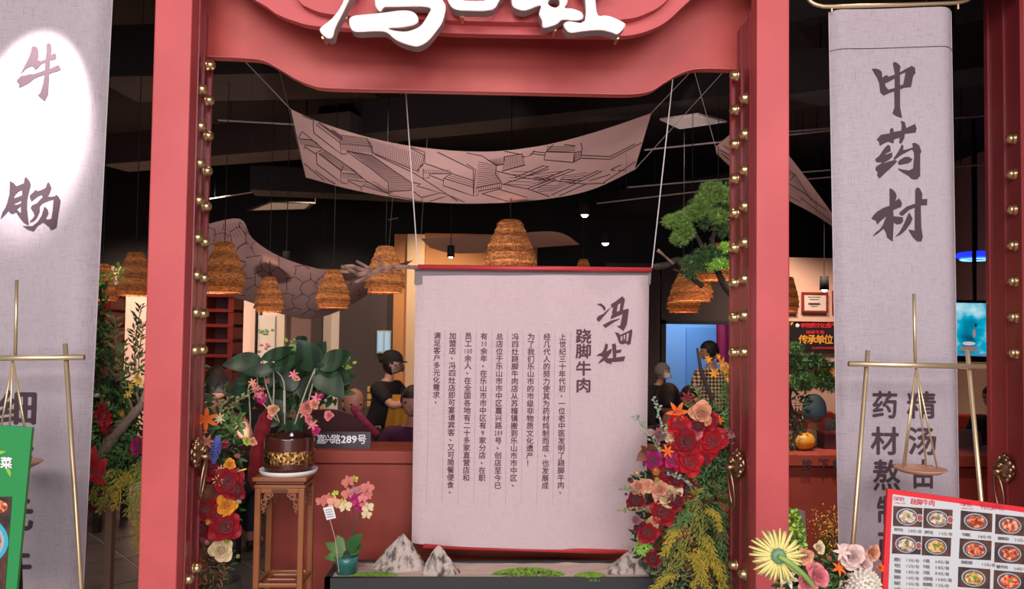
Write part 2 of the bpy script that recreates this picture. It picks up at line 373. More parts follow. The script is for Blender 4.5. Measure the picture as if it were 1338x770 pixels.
# pin lights far in the ceiling
def spot_lamp(px, py, Y, s, label, on=True, drop=0.35, pen=12.0):
    c = P(px, py, Y); t = thing('spotlight', label, 'spotlight', tuple(c), group=None)
    obj('can', M().lathe([(0, .12 * s), (.035 * s, .12 * s), (.04 * s, 0), (.032 * s, -.002), (.03 * s, .02)], 14), m_black, t, smooth=True)
    obj('lamp', M().ball((0, 0, .012), .028 * s, 10, 6), mat('lamp_on', (1, 1, 1), .5, emit=(1, .95, .9), estr=pen) if on else m_white, t, smooth=True)
    obj('cord', M().tube([(0, 0, .12 * s), (0, 0, max(3.9 - c.z, .2))], .004, 5), m_black, t)
spot_lamp(764, 281, 5.2, 1.5, 'upper of the two bright spotlights over the scroll')
spot_lamp(791, 318, 5.8, 1.5, 'lower of the two bright spotlights over the scroll')
spot_lamp(1077, 379, 5.6, 1.3, 'black hanging spotlight over the framed certificates')
spot_lamp(589, 336, 4.2, .9, 'small black spotlight between scroll and basket lamps')
spot_lamp(374, 345, 3.6, .9, 'small black spotlight in front of the left sagging cloth', False)
c = P(1275, 335, 5.2)
t = thing('ceiling_lamp', 'oval ceiling lamp glowing blue above the television', 'lamp', tuple(c))
obj('rim', M().lathe([(.18, .04), (.20, 0), (.17, -.02), (.12, -.025), (.0, -.03)], 28), mat('blue_glow', (.02, .05, .5), .4, emit=(.01, .03, 1), estr=1.6), t, smooth=True)
obj('stem', M().tube([(0, 0, 0), (0, 0, 3.95 - c.z)], .02), m_black, t)
obj('tube', M().lathe([(.12, -.034), (.14, -.045), (.16, -.034)], 28), mat('blue_tube', (.1, .3, 1), .4, emit=(.1, .35, 1), estr=4), t, smooth=True)

# ================================================================== THE GATE
gt = thing('gate_frame', 'red painted shopfront gate of pillars and scalloped lintel around the entrance', 'gate', (0, 0, 0))
ZT = 3.55
def pillar(x0, x1):
    m = M().bbox((x0, 0, 0), (x1, .05, ZT)); return m
pl = [(P(196, 385, 0).x - .006, P(243, 385, 0).x), (P(986, 385, 0).x, P(1029, 385, 0).x), (P(1338, 385, 0).x, P(1440, 385, 0).x)]
for x0, x1 in pl:
    bevel(obj('pillar', M().bbox((x0, -.02, 0), (x1, .05 if x1 < 2 else .015, ZT)), m_red_paint, gt), .006)
# front lintel panel, scalloped lower edge (traced at the gate's depth)
def edge(pts, Y, n): return [p for p in crom([P(*q, Y) for q in pts], n)]
fe = [(262, -60), (300, -22), (332, 0), (349, 10), (363, 20), (386, 29), (415, 35.5), (500, 40), (600, 45), (700, 47), (800, 48), (825, 47), (850, 40), (872, 28), (900, 2), (940, -30), (985, -48)]
e0 = edge(fe, .0, 64)
for p in e0: p.y = 0
top = [Vector((e0[-1].x, 0, ZT)), Vector((e0[0].x, 0, ZT))]
fr = e0 + top
obj('lintel_panel', M().prism([(p.x, -.01, p.z) for p in fr], [(p.x, .03, p.z) for p in fr]), m_red_paint, gt)
ie = [(372, -60), (380, -20), (392, 3), (404, 11), (425, 18), (470, 22), (560, 26), (650, 29), (740, 30), (815, 26), (845, 18), (868, 4), (884, -20), (892, -60)]
e1 = edge(ie, -.05, 48)
fr = [Vector((p.x, 0, p.z)) for p in e1] + [Vector((e1[-1].x, 0, 3.35)), Vector((e1[0].x, 0, 3.35))]
obj('sign_panel', M().prism([(p.x, -.055, p.z) for p in fr], [(p.x, -.01, p.z) for p in fr]), m_red_paint, gt)
# rear lintel apron
re_ = [(258, 75), (275, 76), (320, 78), (345, 81), (365, 91), (385, 103), (405, 112), (430, 117), (520, 119), (640, 121.5), (760, 124), (820, 125), (848, 121), (866, 110), (885, 99), (910, 92), (960, 92.5), (985, 93)]
e2 = edge(re_, .30, 80)
fr = [Vector((p.x, 0, p.z)) for p in e2] + [Vector((e2[-1].x, 0, ZT)), Vector((e2[0].x, 0, ZT))]
obj('lintel_apron', M().prism([(p.x, .28, p.z) for p in fr], [(p.x, .33, p.z) for p in fr]), m_red_dk, gt)
obj('edge_bead', M().tube([(p.x, .277, p.z) for p in e2], .003, 6), mat('pink_edge', (.6, .16, .15), .4), gt, smooth=True)
# side lintels over the neighbouring openings
obj('side_lintel', M().bbox((pl[1][1], .0, 3.12), (pl[2][0], .1, ZT)), m_red_paint, gt)
obj('pillar', M().bbox((-2.75, -.02, 0), (-2.6, .10, ZT)), m_red_paint, gt)
struct('wall_front_left', M().bbox((-6.2, 0, 0), (-2.75, .1, 3.95)), m_red_paint); struct('wall_front_right', M().bbox((pl[2][1], 0, 0), (6.2, .1, 3.95)), m_red_paint); struct('wall_front_top', M().bbox((-2.75, .02, ZT), (pl[2][1], .1, 3.95)), m_red_paint)
obj('side_lintel', M().bbox((-2.6, .0, 3.2), (pl[0][0], .1, ZT)), m_red_paint, gt)
# door leaves folded back behind the pillars
def stud_mesh():
    return M().lathe([(.0250, 0), (.0240, .005), (.0205, .007), (.0210, .016), (.0180, .026), (.010, .033), (.0, .035)], 16)
sm0 = None
def leaf(n, pxa, pxb, side, rows, cols, kz, label):
    """leaf from front edge pixel column pxa (Y .09) to back edge pxb (Y .36); side +1: face looks to +x"""
    global sm0
    A, B = P(pxa, 420, .06), P(pxb, 420, .36); A.z = B.z = 0
    d = (B - A).normalized(); nrm = Vector((d.y, -d.x, 0)); nrm = nrm if nrm.x * side > 0 else -nrm; L = (B - A).length
    tk = .045
    def bx(s0, s1, n0, n1, z0, z1, m):
        c = [A + d * s0 + nrm * n0, A + d * s1 + nrm * n0, A + d * s1 + nrm * n1, A + d * s0 + nrm * n1]
        return m.add([(*p.xy, z0) for p in c] + [(*p.xy, z1) for p in c], [(0, 1, 2, 3), (7, 6, 5, 4), (0, 1, 5, 4), (1, 2, 6, 5), (2, 3, 7, 6), (3, 0, 4, 7)])
    dr_ = struct('door_%d' % n, bx(0, L, -tk, 0, .02, 3.0 if n < 3 else 3.3, M()), m_red_deep, label=label)
    obj('stile', bx(-.005, .022, -tk, .014, .02, 3.0 if n < 3 else 3.3, M()), m_red_deep, dr_)
    obj('stile', bx(L - .03, L, -tk, .008, .02, 3.0 if n < 3 else 3.3, M()), m_red_deep, dr_)
    obj('moulding', bx(L * .47, L * .53, -.001, .006, .02, 3.0 if n < 3 else 3.3, M()), m_red_deep, dr_)
    for ci, s in enumerate(cols):
        for r in rows[ci]:
            p = A + d * s * L + nrm * .001; mx = Matrix.Translation((p.x, p.y, r)) @ nrm.to_track_quat('Z', 'Y').to_matrix().to_4x4()
            if sm0 is None: so = obj('stud', stud_mesh(), m_brass, dr_, smooth=True); sm0 = so.data
            else:
                so = bpy.data.objects.new('stud', sm0); S.collection.objects.link(so); so.parent = dr_
            so.matrix_local = mx
    # knocker: lion-like boss with a long ring
    if kz:
        k0 = A + d * L * .42 + nrm * .004; base = Matrix.Translation((k0.x, k0.y, kz)) @ nrm.to_track_quat('Z', 'Y').to_matrix().to_4x4()
        m = M().lathe([(.048, 0), (.05, .006), (.04, .012), (.036, .03), (.0, .045)], 20)
        for k in range(10):
            an = k / 10 * 2 * math.pi; m.ball((.038 * math.cos(an), .046 * math.sin(an), .014), .016, 8, 6)
        m.ball((0, -.012, .048), .020, 10, 8, (1.1, .8, 1.2)); m.ball((0, .018, .040), .017, 10, 8, (1.4, .8, 1))
        for s_ in (-1, 1): m.ball((s_ * .016, .012, .05), .008, 8, 6); m.ball((s_ * .026, .040, .026), .011, 8, 6)
        m.ball((0, .052, .018), .015, 8, 6)
        kn = obj('door_knocker', m, m_bronze, dr_, smooth=True); kn.matrix_local = base
        rp = [Vector((.034 * math.cos(a_), -.105 + .078 * math.sin(a_), .052 - .02 * (1 - math.sin(a_)) / 2)) for a_ in [k / 28 * 2 * math.pi + math.pi / 2 for k in range(29)]]
        obj('ring', M().tube(rp, .0055, 8, cap=False), m_bronze, kn, smooth=True)
zn = lambda px, py, Y: P(px, py, Y).z
s_ = .1515
zL = [zn(250, 360, .15) + k * s_ for k in range(-8, 6) if k not in (-7, -6, -5, -4, -3)]
zF = [zn(254, 364, .31) + k * s_ for k in range(-8, 7) if k not in (-7, -6, -5, -4, -3)]
leaf(1, 246, 267, 1, (zL, zF), (.22, .70), zn(245, 592, .2), 'red studded door leaf folded back behind the pillar near the potted plant')
zL2 = [zn(974, 365, .15) + k * s_ for k in range(-8, 6) if k not in (-7, -6, -5, -4, -3)]
zF2 = [zn(968, 370.5, .31) + k * s_ for k in range(-8, 7) if k not in (-7, -6, -5, -4, -3)]
leaf(2, 983, 955, -1, (zL2, zF2), (.22, .70), zn(972, 606, .2), 'red studded door leaf folded back behind the pillar with the pine')
leaf(3, 1340, 1291, -1, ([zn(1326, 275.5, .15) + k * s_ for k in range(-4, 3)], []), (.22, .7), zn(1336, 612, .2), 'dark red studded door leaf beside the television')

# ------------------------------------------------------------------ glowing sign characters
m_face = mat('sign_white', (1, 1, 1), .5, emit=(1, .99, .97), estr=3.2)
m_rim = mat('sign_rim', (.40, .29, .27), .5)
def inset(pts, d):
    n = len(pts); a = sum(pts[i][0] * pts[(i + 1) % n][1] - pts[(i + 1) % n][0] * pts[i][1] for i in range(n)); sg = 1 if a > 0 else -1; out = []
    for i in range(n):
        p, c, q_ = Vector(pts[i - 1]), Vector(pts[i]), Vector(pts[(i + 1) % n])
        e_a, e_b = (c - p).normalized(), (q_ - c).normalized()
        na, nb = Vector((-e_a.y, e_a.x)) * sg, Vector((-e_b.y, e_b.x)) * sg; b = na + nb
        b = b.normalized() / max(.5, math.sqrt(max(.01, (1 + na.dot(nb)) / 2))) if b.length > .1 else na
        out.append(tuple(c + b * d))
    return out
def smooth2(pts, n=3):
    k = len(pts); out = []
    for i in range(k):
        p0, p1, p2, p3 = [Vector(pts[(i + j) % k]) for j in (-1, 0, 1, 2)]
        for s in range(n):
            u = s / n; out.append(tuple(.5 * ((2 * p1) + (p2 - p0) * u + (2 * p0 - 5 * p1 + 4 * p2 - p3) * u * u + (3 * p1 - p0 - 3 * p2 + p3) * u ** 3)))
    return out
SG = [
 ([(449, 15.6), (438.6, 36), (435.4, 47.7), (431, 50.5), (425.5, 49), (418.5, 42), (419, 36), (433, 24.7), (442.8, 12.3), (449, 0), (455, -18), (466, -34), (474, -28), (464, -10), (456.7, 0)], []),
 ([(452, -42), (462, -50), (476, -46), (480, -36), (470, -34), (458, -36)], []),
 ([(456, 26), (460, 21.4), (469, 19.5), (497, 17), (525, 13.5), (539.8, 15.6), (546.5, 23.5), (544, 31), (528, 35.5), (507, 37), (518, 40.4), (532, 41), (546, 36), (553, 29.5), (560, 18), (562.5, 11), (550, 8.5), (515, 9), (502, 9.5), (497, 15.5), (490.5, 8), (490, -6), (494, -16), (512, -20), (530, -17), (548, -18), (549, -30), (512, -32), (500, -40), (508, -50), (556, -50), (570, -44), (568, -18), (574, -8), (578, 0), (582.6, 9), (578.5, 28), (570, 41), (560, 53), (550, 59.5), (539.8, 60.5), (518.4, 53), (505, 42.5), (490, 41), (465.8, 42), (458, 37)], []),
 ([(580, -36), (600, -44), (640, -42), (662, -34), (660, -8), (653, 0), (643, 13), (610.5, 14), (594, 12), (586, 3), (582, -12)], [[(598, -30), (644, -28), (640, -2), (612, 1), (600, -4)]]),
 ([(664, -20), (668, 0), (671, 9.5), (686, 14), (706, 7), (704, 18), (708, 27), (710, 36.5), (727, 32), (735, 26), (752, 27), (762, 24), (760, 16), (748, 11), (738, 10), (742, 2), (738, -14), (728, -34), (716, -44), (706, -36), (712, -22), (690, -12), (682, -24), (672, -28)], [[(716, 5), (721, -3), (729, -2), (731, 6), (725, 10)]]),
 ([(764, 27), (744, 27.5), (736.5, 31), (738, 37), (745, 43), (762, 41), (785, 39.5), (800, 43), (807, 45), (816, 36), (816, 30), (800, 22), (790, 20), (782, 20), (779, 8), (779, -12), (794, -16), (792, -26), (778, -27), (777, -46), (764, -48), (761, -27), (750, -26), (751, -15), (762, -13)], [])]
for i, (o_, hs) in enumerate(SG):
    cx = P(*o_[0], -.14); t = thing('sign_letter', ['white glowing sign stroke nearest the potted plant side of the lintel', 'small white glowing dot stroke at the top of the sign', 'white glowing hooked sign stroke, the widest of the sign', 'white glowing box-shaped sign letter in the middle', 'white glowing curled sign stroke with a small eye', 'white glowing sign stroke ending in a long foot nearest the pine'][i], 'sign letter', tuple(cx), group='sign letters')
    sm = smooth2(o_); hl = [smooth2(h) for h in hs]
    F = lambda pts, Y: [P(x, y, -.16) + Vector((0, Y + .16, 0)) for x, y in pts]
    obj('return', M().prism(F(sm, -.16), F(sm, -.105), [(F(h, -.16), F(h, -.105)) for h in hl]), m_rim, t, world=True)
    si = inset(sm, 1.8); hi = [inset(h, -1.6) for h in hl]
    obj('lit_face', M().prism(F(si, -.165), F(si, -.158), [(F(h, -.165), F(h, -.158)) for h in hi]), m_face, t, world=True)
    for k in range(0, len(sm), max(6, len(sm) // 3)):
        w = P(*sm[k], -.16); obj('bracket', M().tube([(w.x, -.11, w.z), (w.x, -.05, w.z)], .006, 6), m_brass, t, world=True)
# ================================================================== BANNERS
m_lin = linen('grey_linen', (0.335, 0.29, 0.31), (0.49, 0.435, 0.46), 1.3)
m_lin2 = linen('scroll_linen', (0.48, 0.37, 0.38), (0.61, 0.485, 0.49), 1.4)
m_inkb = mat('banner_ink', (0.072, 0.045, 0.055), 0.85)
YB = .15
class Sheet:
    """cloth quad given by four pixel corners at depth Y with a wave function"""
    def __init__(s, tl, tr, bl, br, Y, wave):
        s.c = [P(*q, Y) for q in (tl, tr, bl, br)]; s.Y = Y; s.wave = wave
    def pt(s, u, v, off=0):
        a, b, c, d = s.c; p = (a * (1 - u) + b * u) * (1 - v) + (c * (1 - u) + d * u) * v
        return Vector((p.x, s.Y + s.wave(u, v) - off, p.z))
    def mesh(s, nu, nv, th=.0015):
        m = M().grid(lambda u, v: s.pt(u, v), nu, nv); return m
    def at(s, x, z, off=.0015):
        a, b, c, d = s.c; v = max(0, min(1, (a.z - z) / (a.z - c.z)))
        xl = a.x * (1 - v) + c.x * v; xr = b.x * (1 - v) + d.x * v; u = (x - xl) / (xr - xl)
        return Vector((x, s.Y + s.wave(u, v) - off, z))
def curl(u, v): return .05 * max(0, (u - .86) / .14) ** 2 + .03 * max(0, (.1 - u) / .1) ** 2 + .006 * math.sin(u * 5 + v * 2)
shR = Sheet((1087, 12), (1251, 9), (1103.5, 830), (1266, 830), YB, curl)
shL = Sheet((-38, -60), (143, -60), (-48, 830), (97, 830), YB, curl)
bnR = thing('hanging_banner', 'tall grey linen banner with brush lettering for medicinal herbs, hanging from a gold rail', 'banner', tuple(shR.pt(.5, 1)))
bnL = thing('hanging_banner', 'tall grey linen banner with a glaring white spotlight patch beside the green board', 'banner', tuple(shL.pt(.5, 1)))
obj('cloth', shR.mesh(30, 60), m_lin, bnR, True, world=True); obj('cloth', shL.mesh(30, 60), m_lin, bnL, True, world=True)
for sh, bn in ((shR, bnR), (shL, bnL)):
    obj('hem', M().tube([sh.pt(u / 20, .065 if sh is shR else .02, .002) for u in range(21)], .0015, 5), m_inkb, bn, world=True)
    for uu in (0.0, 1.0): obj('hem', M().tube([sh.pt(uu, v / 40, 0) for v in range(41)], .0016, 5), mat('hem_pale', (.62, .57, .6), .8), bn, world=True)
# gold rail with rounded ends
rp = [P(x, y, YB) for x, y in [(1062, -14), (1056, -3), (1062, 4), (1072, 7.5), (1085, 8.5), (1150, 7), (1230, 4.5), (1256, 2.5), (1268, -3), (1270, -14)]]
obj('rail', M().tube(crom(rp, 60), .0085, 10), m_gold, bnR, True, world=True)
rp = [P(x, y, YB) for x, y in [(-50, -62), (60, -64), (150, -64)]]
obj('rail', M().tube(crom(rp, 20), .0085, 10), m_gold, bnL, True, world=True)
for x, y in ((1087, 7), (1252, 3)): obj('rail_bracket', M().tube([P(x, y, YB), P(x, y + 9, YB)], .004, 6), m_gold, bnR, world=True)
for x in (1100, 1240): obj('hanging_cord', M().tube([P(x, 4, YB), Vector((P(x, 4, YB).x, YB, 3.94))], .002, 5), m_black, bnR, world=True)
for x in (0, 120): obj('hanging_cord', M().tube([P(x, -62, YB), Vector((P(x, -62, YB).x, YB, 3.94))], .002, 5), m_black, bnL, world=True)
def brush(sh, bn, polys, org, sc, name='brush_character', mt=None, off=.002):
    """one brush character from traced outlines (outline, holes) in crop units"""
    m = M()
    for o_, hs in polys:
        lo = [[P(org[0] + x / sc, org[1] + y / sc, sh.Y) for x, y in l] for l in [o_] + hs]
        fl_ = [sh.at(p.x, p.z, off) for l in lo for p in l]
        tris = tessellate_polygon([[Vector((p.x, p.z, 0)) for p in l] for l in lo]); m.add(fl_, [tuple(t) for t in tris])
    return obj(name, m, mt or m_inkb, bn, world=True, recalc=False)
NIU = [([(300, 140), (330, 145), (345, 165), (352, 185), (355, 235), (340, 262), (375, 280), (420, 262), (428, 125), (450, 115), (470, 125), (474, 180), (468, 225), (505, 205), (520, 225), (522, 245), (508, 265), (462, 275), (456, 352), (540, 315), (552, 332), (565, 352), (545, 372), (455, 395), (450, 500), (445, 590), (425, 625), (410, 650), (395, 635), (345, 592), (370, 570), (395, 490), (408, 405), (360, 420), (320, 435), (265, 478), (190, 515), (165, 518), (172, 490), (145, 460), (158, 440), (190, 410), (235, 405), (280, 392), (300, 398), (412, 362), (415, 292), (380, 308), (355, 335), (320, 360), (308, 340), (295, 325), (270, 330), (240, 345), (180, 400), (215, 330), (262, 240), (280, 190), (285, 150)], [])]
CHANG = [([(95, 125), (130, 145), (165, 180), (240, 150), (245, 110), (258, 85), (285, 110), (305, 140), (312, 170), (295, 225), (285, 270), (275, 330), (273, 400), (290, 545), (295, 562), (280, 570), (240, 545), (205, 505), (160, 440), (130, 455), (105, 452), (80, 425), (40, 470), (0, 505), (20, 440), (50, 395), (68, 345), (90, 260)], [[(222, 215), (222, 272), (180, 288), (132, 302), (150, 262), (185, 230)], [(215, 320), (210, 352), (170, 366), (120, 362), (170, 340)], [(208, 378), (210, 452), (165, 412)]]),
 ([(300, 290), (305, 270), (325, 255), (365, 215), (378, 232), (420, 222), (465, 200), (480, 160), (495, 140), (512, 165), (526, 200), (505, 255), (485, 285), (520, 290), (560, 285), (575, 268), (600, 290), (620, 330), (608, 400), (595, 480), (580, 598), (545, 620), (520, 625), (505, 595), (440, 545), (385, 580), (355, 620), (340, 636), (290, 620), (225, 580), (270, 582), (330, 583), (385, 540), (425, 480), (440, 430), (455, 385), (490, 420), (497, 455), (465, 512), (495, 518), (525, 510), (540, 420), (548, 315), (500, 325), (430, 355), (405, 385), (405, 440), (375, 500), (340, 535), (295, 542), (330, 510), (352, 480), (340, 440), (312, 402), (325, 375), (380, 350), (405, 322), (440, 290), (420, 265), (380, 285), (320, 332)], [])]
ZHONG = [([(75, 150), (120, 148), (150, 160), (175, 180), (180, 240), (205, 222), (225, 215), (240, 232), (305, 210), (290, 130), (285, 92), (310, 83), (340, 105), (360, 130), (350, 190), (410, 155), (470, 125), (500, 145), (505, 200), (482, 232), (470, 300), (460, 340), (400, 345), (354, 362), (355, 540), (375, 650), (320, 632), (280, 602), (290, 570), (300, 540), (297, 380), (240, 400), (195, 422), (160, 390), (150, 300), (130, 245), (100, 195)], [[(208, 300), (302, 252), (302, 345), (240, 362), (210, 325)], [(353, 215), (408, 190), (398, 250), (385, 312), (355, 320)]])]
YAO = [([(125, 245), (165, 200), (255, 185), (255, 145), (275, 130), (290, 145), (290, 172), (365, 160), (370, 110), (360, 60), (400, 75), (415, 135), (500, 95), (515, 140), (505, 182), (400, 195), (395, 235), (380, 270), (362, 292), (345, 285), (350, 232), (295, 248), (290, 288), (240, 270), (200, 285), (155, 312), (145, 270)], []),
 ([(235, 300), (258, 315), (262, 368), (225, 385), (205, 402), (275, 378), (280, 420), (250, 450), (185, 490), (240, 470), (300, 455), (325, 465), (300, 500), (220, 575), (150, 642), (125, 605), (135, 580), (110, 550), (118, 522), (180, 480), (150, 478), (120, 475), (108, 445), (150, 410), (200, 335)], []),
 ([(370, 298), (388, 320), (382, 355), (420, 350), (480, 330), (472, 292), (500, 283), (540, 310), (562, 372), (550, 400), (550, 618), (520, 652), (485, 655), (455, 640), (440, 620), (380, 585), (345, 560), (330, 540), (380, 552), (440, 562), (480, 542), (490, 430), (488, 380), (470, 352), (415, 380), (360, 410), (300, 457), (288, 440), (320, 395), (350, 345)], []),
 ([(330, 480), (350, 455), (400, 425), (440, 425), (475, 450), (455, 478), (430, 492), (345, 508)], [])]
CAI = [([(260, 122), (300, 155), (318, 190), (318, 220), (305, 252), (345, 225), (372, 275), (365, 312), (285, 345), (288, 405), (380, 415), (382, 460), (360, 485), (320, 490), (290, 470), (285, 580), (280, 660), (262, 650), (225, 620), (215, 570), (190, 532), (135, 580), (80, 612), (110, 570), (150, 540), (180, 500), (220, 405), (160, 455), (128, 490), (115, 450), (70, 430), (95, 390), (130, 355), (190, 320), (250, 300), (250, 130)], []),
 ([(515, 115), (545, 128), (570, 180), (568, 235), (620, 235), (616, 298), (555, 300), (560, 520), (575, 620), (560, 662), (520, 662), (480, 625), (430, 540), (495, 552), (495, 322), (440, 345), (380, 402), (350, 395), (345, 370), (415, 310), (500, 280), (500, 150)], []),
 ([(440, 368), (475, 430), (455, 480), (410, 545), (360, 590), (300, 620), (350, 560), (392, 480), (420, 410)], [])]
brush(shL, bnL, NIU, (0, 40), 7.0); brush(shL, bnL, CHANG, (0, 220), 7.7)
brush(shR, bnR, ZHONG, (1130, 70), 7.7); brush(shR, bnR, YAO, (1130, 150), 7.7); brush(shR, bnR, CAI, (1130, 230), 7.7)
def pxchar(sh, par, c, px, py, w, h, bold=.012, name='printed_character', mt=None, off=.002):
    """one font character w x h pixels centred on a pixel of the sheet"""
    k = P(px, py, sh.Y); sc = abs(P(px + 50, py, sh.Y).x - P(px - 50, py, sh.Y).x) / 100
    m = M(); glyph(m, c, lambda a, b: sh.at(k.x + a * sc * w / h, k.z + b * sc, off), em(h), bold)
    return obj(name, m, mt or m_inkb, par, world=True, recalc=False)
load_glyphs('药材熬制而精汤由细作元牛', .016)
for c, x, y, w, h in (('药', 1156, 530, 30, 32), ('材', 1156, 577, 32, 33), ('熬', 1158, 622, 32, 36), ('制', 1162, 668, 30, 34), ('而', 1163, 714, 30, 34),
                      ('精', 1203, 530, 34, 32), ('汤', 1204, 577, 34, 33), ('由', 1205, 620, 27, 34), ('来', 1206, 668, 32, 34)):
    pxchar(shR, bnR, c, x, y, w, h, .030)
for c, x, y, w, h in (('细', 24, 534, 48, 42), ('作', 20, 600, 44, 44), ('元', 20, 672, 46, 42), ('牛', 19, 738, 44, 42)):
    pxchar(shL, bnL, c, x, y, w, h, .034)
# ================================================================== GOLD BALANCE-SCALE STANDS
def scale_stand(label, bar, legs, rod, apex, pan, Y, strings):
    t = thing('scale_stand', label, 'stand', (P(*apex, Y).x, Y, 0))
    def tb(n, pts, r, s=10, par=t): return obj(n, M().tube(pts, r, s), m_gold, par, True, world=True)
    tb('crossbar', [P(*bar[0], Y - .015), P(*bar[1], Y - .015)], .0105)
    for a, b in legs:
        p, q_ = P(*a, Y), P(*b, Y); d = (q_ - p); q_ = p + d * (p.z / -d.z); tb('leg', [p, Vector((q_.x, q_.y, 0.0))], .0085)
    tb('pointer_rod', [P(*rod[0], Y), P(*rod[1], Y)], .006)
    ap = P(*apex, Y); c = P(*pan[0], Y); r = pan[1]
    for dx, dy in strings:
        obj('pan_rod', M().tube([ap, c + Vector((dx * r, dy * r, .006))], .0034, 7), m_gold, t, True, world=True)
    pn = M().lathe([(0, -.012), (r * .75, -.010), (r, .004), (r * 1.0, .007), (r * .93, .006), (r * .7, -.003), (0, -.004)], 32, tuple(c))
    obj('pan', pn, mat('copper_wood', (.62, .33, .20), .5), t, True, world=True)
    return t
scale_stand('gold balance-scale stand in front of the herb banner', ((1109, 475.5), (1287, 479.5)), [((1134, 458), (1113, 730)), ((1264, 457), (1290, 740))], ((1194, 384), (1196, 478)), (1197, 480), ((1202, 614), .094), -.10,
            [(-.72, 0), (-.45, .3), (.45, .3), (.66, -.1)])
scale_stand('gold balance-scale stand in front of the banner with the spotlight patch', ((-75, 469), (110, 467)), [((-50, 452), (-75, 730)), ((85, 449), (104, 740))], ((22, 366), (20, 466)), (17, 470), ((18, 606), .094), -.10,
            [(-.72, 0), (-.40, .3), (.42, .3), (.72, -.1)])
# ================================================================== CENTRAL SCROLL
YS = .72
def wv(u, v): return .014 * math.sin(u * 17 + 1) * (1 - v * .75) + .012 * math.sin(u * 7 + .5 + v * 1.5) + .03 * max(0, (u - .93) / .07) ** 2 + (.02 * max(0, (.05 - u) / .05) ** 2)
shC = Sheet((542, 360), (850, 360), (537, 712), (846, 722), YS, wv)
sc_ = thing('hanging_scroll', 'cream linen scroll with columns of printed text and a red top rod', 'scroll', tuple(shC.pt(.5, 1)))
obj('cloth', shC.mesh(60, 40), m_lin2, sc_, True, world=True)
shB = Sheet((542, 352), (851, 355), (541, 372), (850, 372), YS + .025, lambda u, v: 0)
obj('lining', shB.mesh(4, 2), mat('grey_lining', (.22, .19, .2), .85), sc_, world=True)
m_rod = mat('rod_red', (.50, .045, .05), .4)
obj('top_rod', M().tube([P(546, 349, YS), P(851, 353, YS)], .0125, 12), m_rod, sc_, True, world=True)
obj('bottom_rod', M().tube([P(553, 714, YS + .01), P(822, 722, YS + .01)], .012, 12), m_rod, sc_, True, world=True)
for a, b in (((546, 346), (526, 60)), ((852, 350), (884, 60))):
    p = P(*a, YS); q_ = P(*b, YS - .15); d = q_ - p; k = (3.94 - p.z) / d.z
    obj('cord', M().tube([p, p + d * k], .0028, 6), mat('white_cord', (.7, .66, .62), .7), sc_, world=True)
m_txt = mat('scroll_ink', (.10, .045, .055), .85)
COLS = ['上世纪三十年代初，一位老中医发明了跷脚牛肉，', '经几代人的努力使其为药材炖制而成，也发展成', '为了我们乐山市的市级非物质文化遗产！', '冯四灶跷脚牛肉店从苏稽镇搬到乐山市市中区，',
        '总店位于乐山市市中区嘉兴路#号，创店至今已', '有@余年，在乐山市市中区有9家分店，在职', '员工%余人，在全国各地有二十多家直营店和', '加盟店，冯四灶店即可宴请宾客，又可简餐便食，', '满足客户多元化需求。']
load_glyphs(''.join(COLS) + '0123456789跷脚牛肉嘉兴路号', 0.006)
cw = abs(P(745, 500, YS).x - P(645, 500, YS).x) / 100
for i, colt in enumerate(COLS):
    k0 = P(734.7 - i * 20.45, 440.5 + (0 if i < 4 else -.3 * (i - 3)), YS); m = M()
    for j, ch in enumerate(colt):
        z = k0.z - j * 9.62 * cw
        if ch in '，。': m.join(M().add([shC.at(k0.x - .003 + a, z + b, .0022) for a, b in ((-.004, .006), (.006, -.002), (.001, -.006), (-.004, 0))], [(0, 1, 2, 3)])); continue
        w = {'#': '289', '@': '30', '%': '100'}.get(ch, ch)
        for q, cc in enumerate(w):
            dx = (q - (len(w) - 1) / 2) * 3.4 * cw * (1.1 if len(w) > 2 else 1.3)
            glyph(m, cc, lambda a, b: shC.at(k0.x + dx + a * (.62 if len(w) > 1 else 1), z + b, .0022), em(8.3) * cw * (.9 if ord(cc) < 256 else 1), .020)
    obj('text_column', m, m_txt, sc_, world=True, recalc=False)
for i in range(10):
    x0 = P(744.9 - i * 20.45, 440, YS).x
    obj('ruling', M().grid(lambda u, v: shC.at(x0 + (u - .5) * .0012, zn(700, 432, YS) + (zn(700, 660, YS) - zn(700, 432, YS)) * v, .0018), 1, 12), mat('ruling_ink', (.38, .28, .29), .9), sc_, world=True, recalc=False)
FENG = [([(205, 140), (235, 136), (262, 158), (266, 178), (258, 186), (240, 160)], []), ([(203, 240), (215, 222), (250, 205), (300, 160), (282, 190), (245, 232), (225, 256), (215, 258)], []),
        ([(300, 142), (330, 124), (375, 88), (393, 108), (385, 126), (350, 142), (322, 162), (304, 166)], []), ([(382, 96), (392, 115), (378, 188), (356, 194), (362, 150), (366, 112)], []), ([(326, 132), (348, 138), (336, 202), (316, 212), (306, 200)], []), ([(312, 204), (335, 192), (415, 172), (418, 192), (345, 222), (298, 243), (302, 222)], []), ([(396, 176), (418, 180), (406, 275), (384, 322), (365, 308), (340, 290), (362, 284), (376, 215)], []),
        ([(245, 282), (270, 268), (300, 252), (365, 236), (350, 248), (322, 262), (265, 302)], [])]
SI = [([(325, 328), (350, 335), (362, 347), (400, 330), (440, 308), (442, 330), (430, 410), (408, 416), (403, 404), (372, 412), (355, 402), (345, 368)], [[(364, 362), (378, 352), (374, 388), (366, 390)], [(386, 350), (396, 345), (392, 376), (384, 384)], [(404, 342), (420, 335), (412, 388), (402, 391)]])]
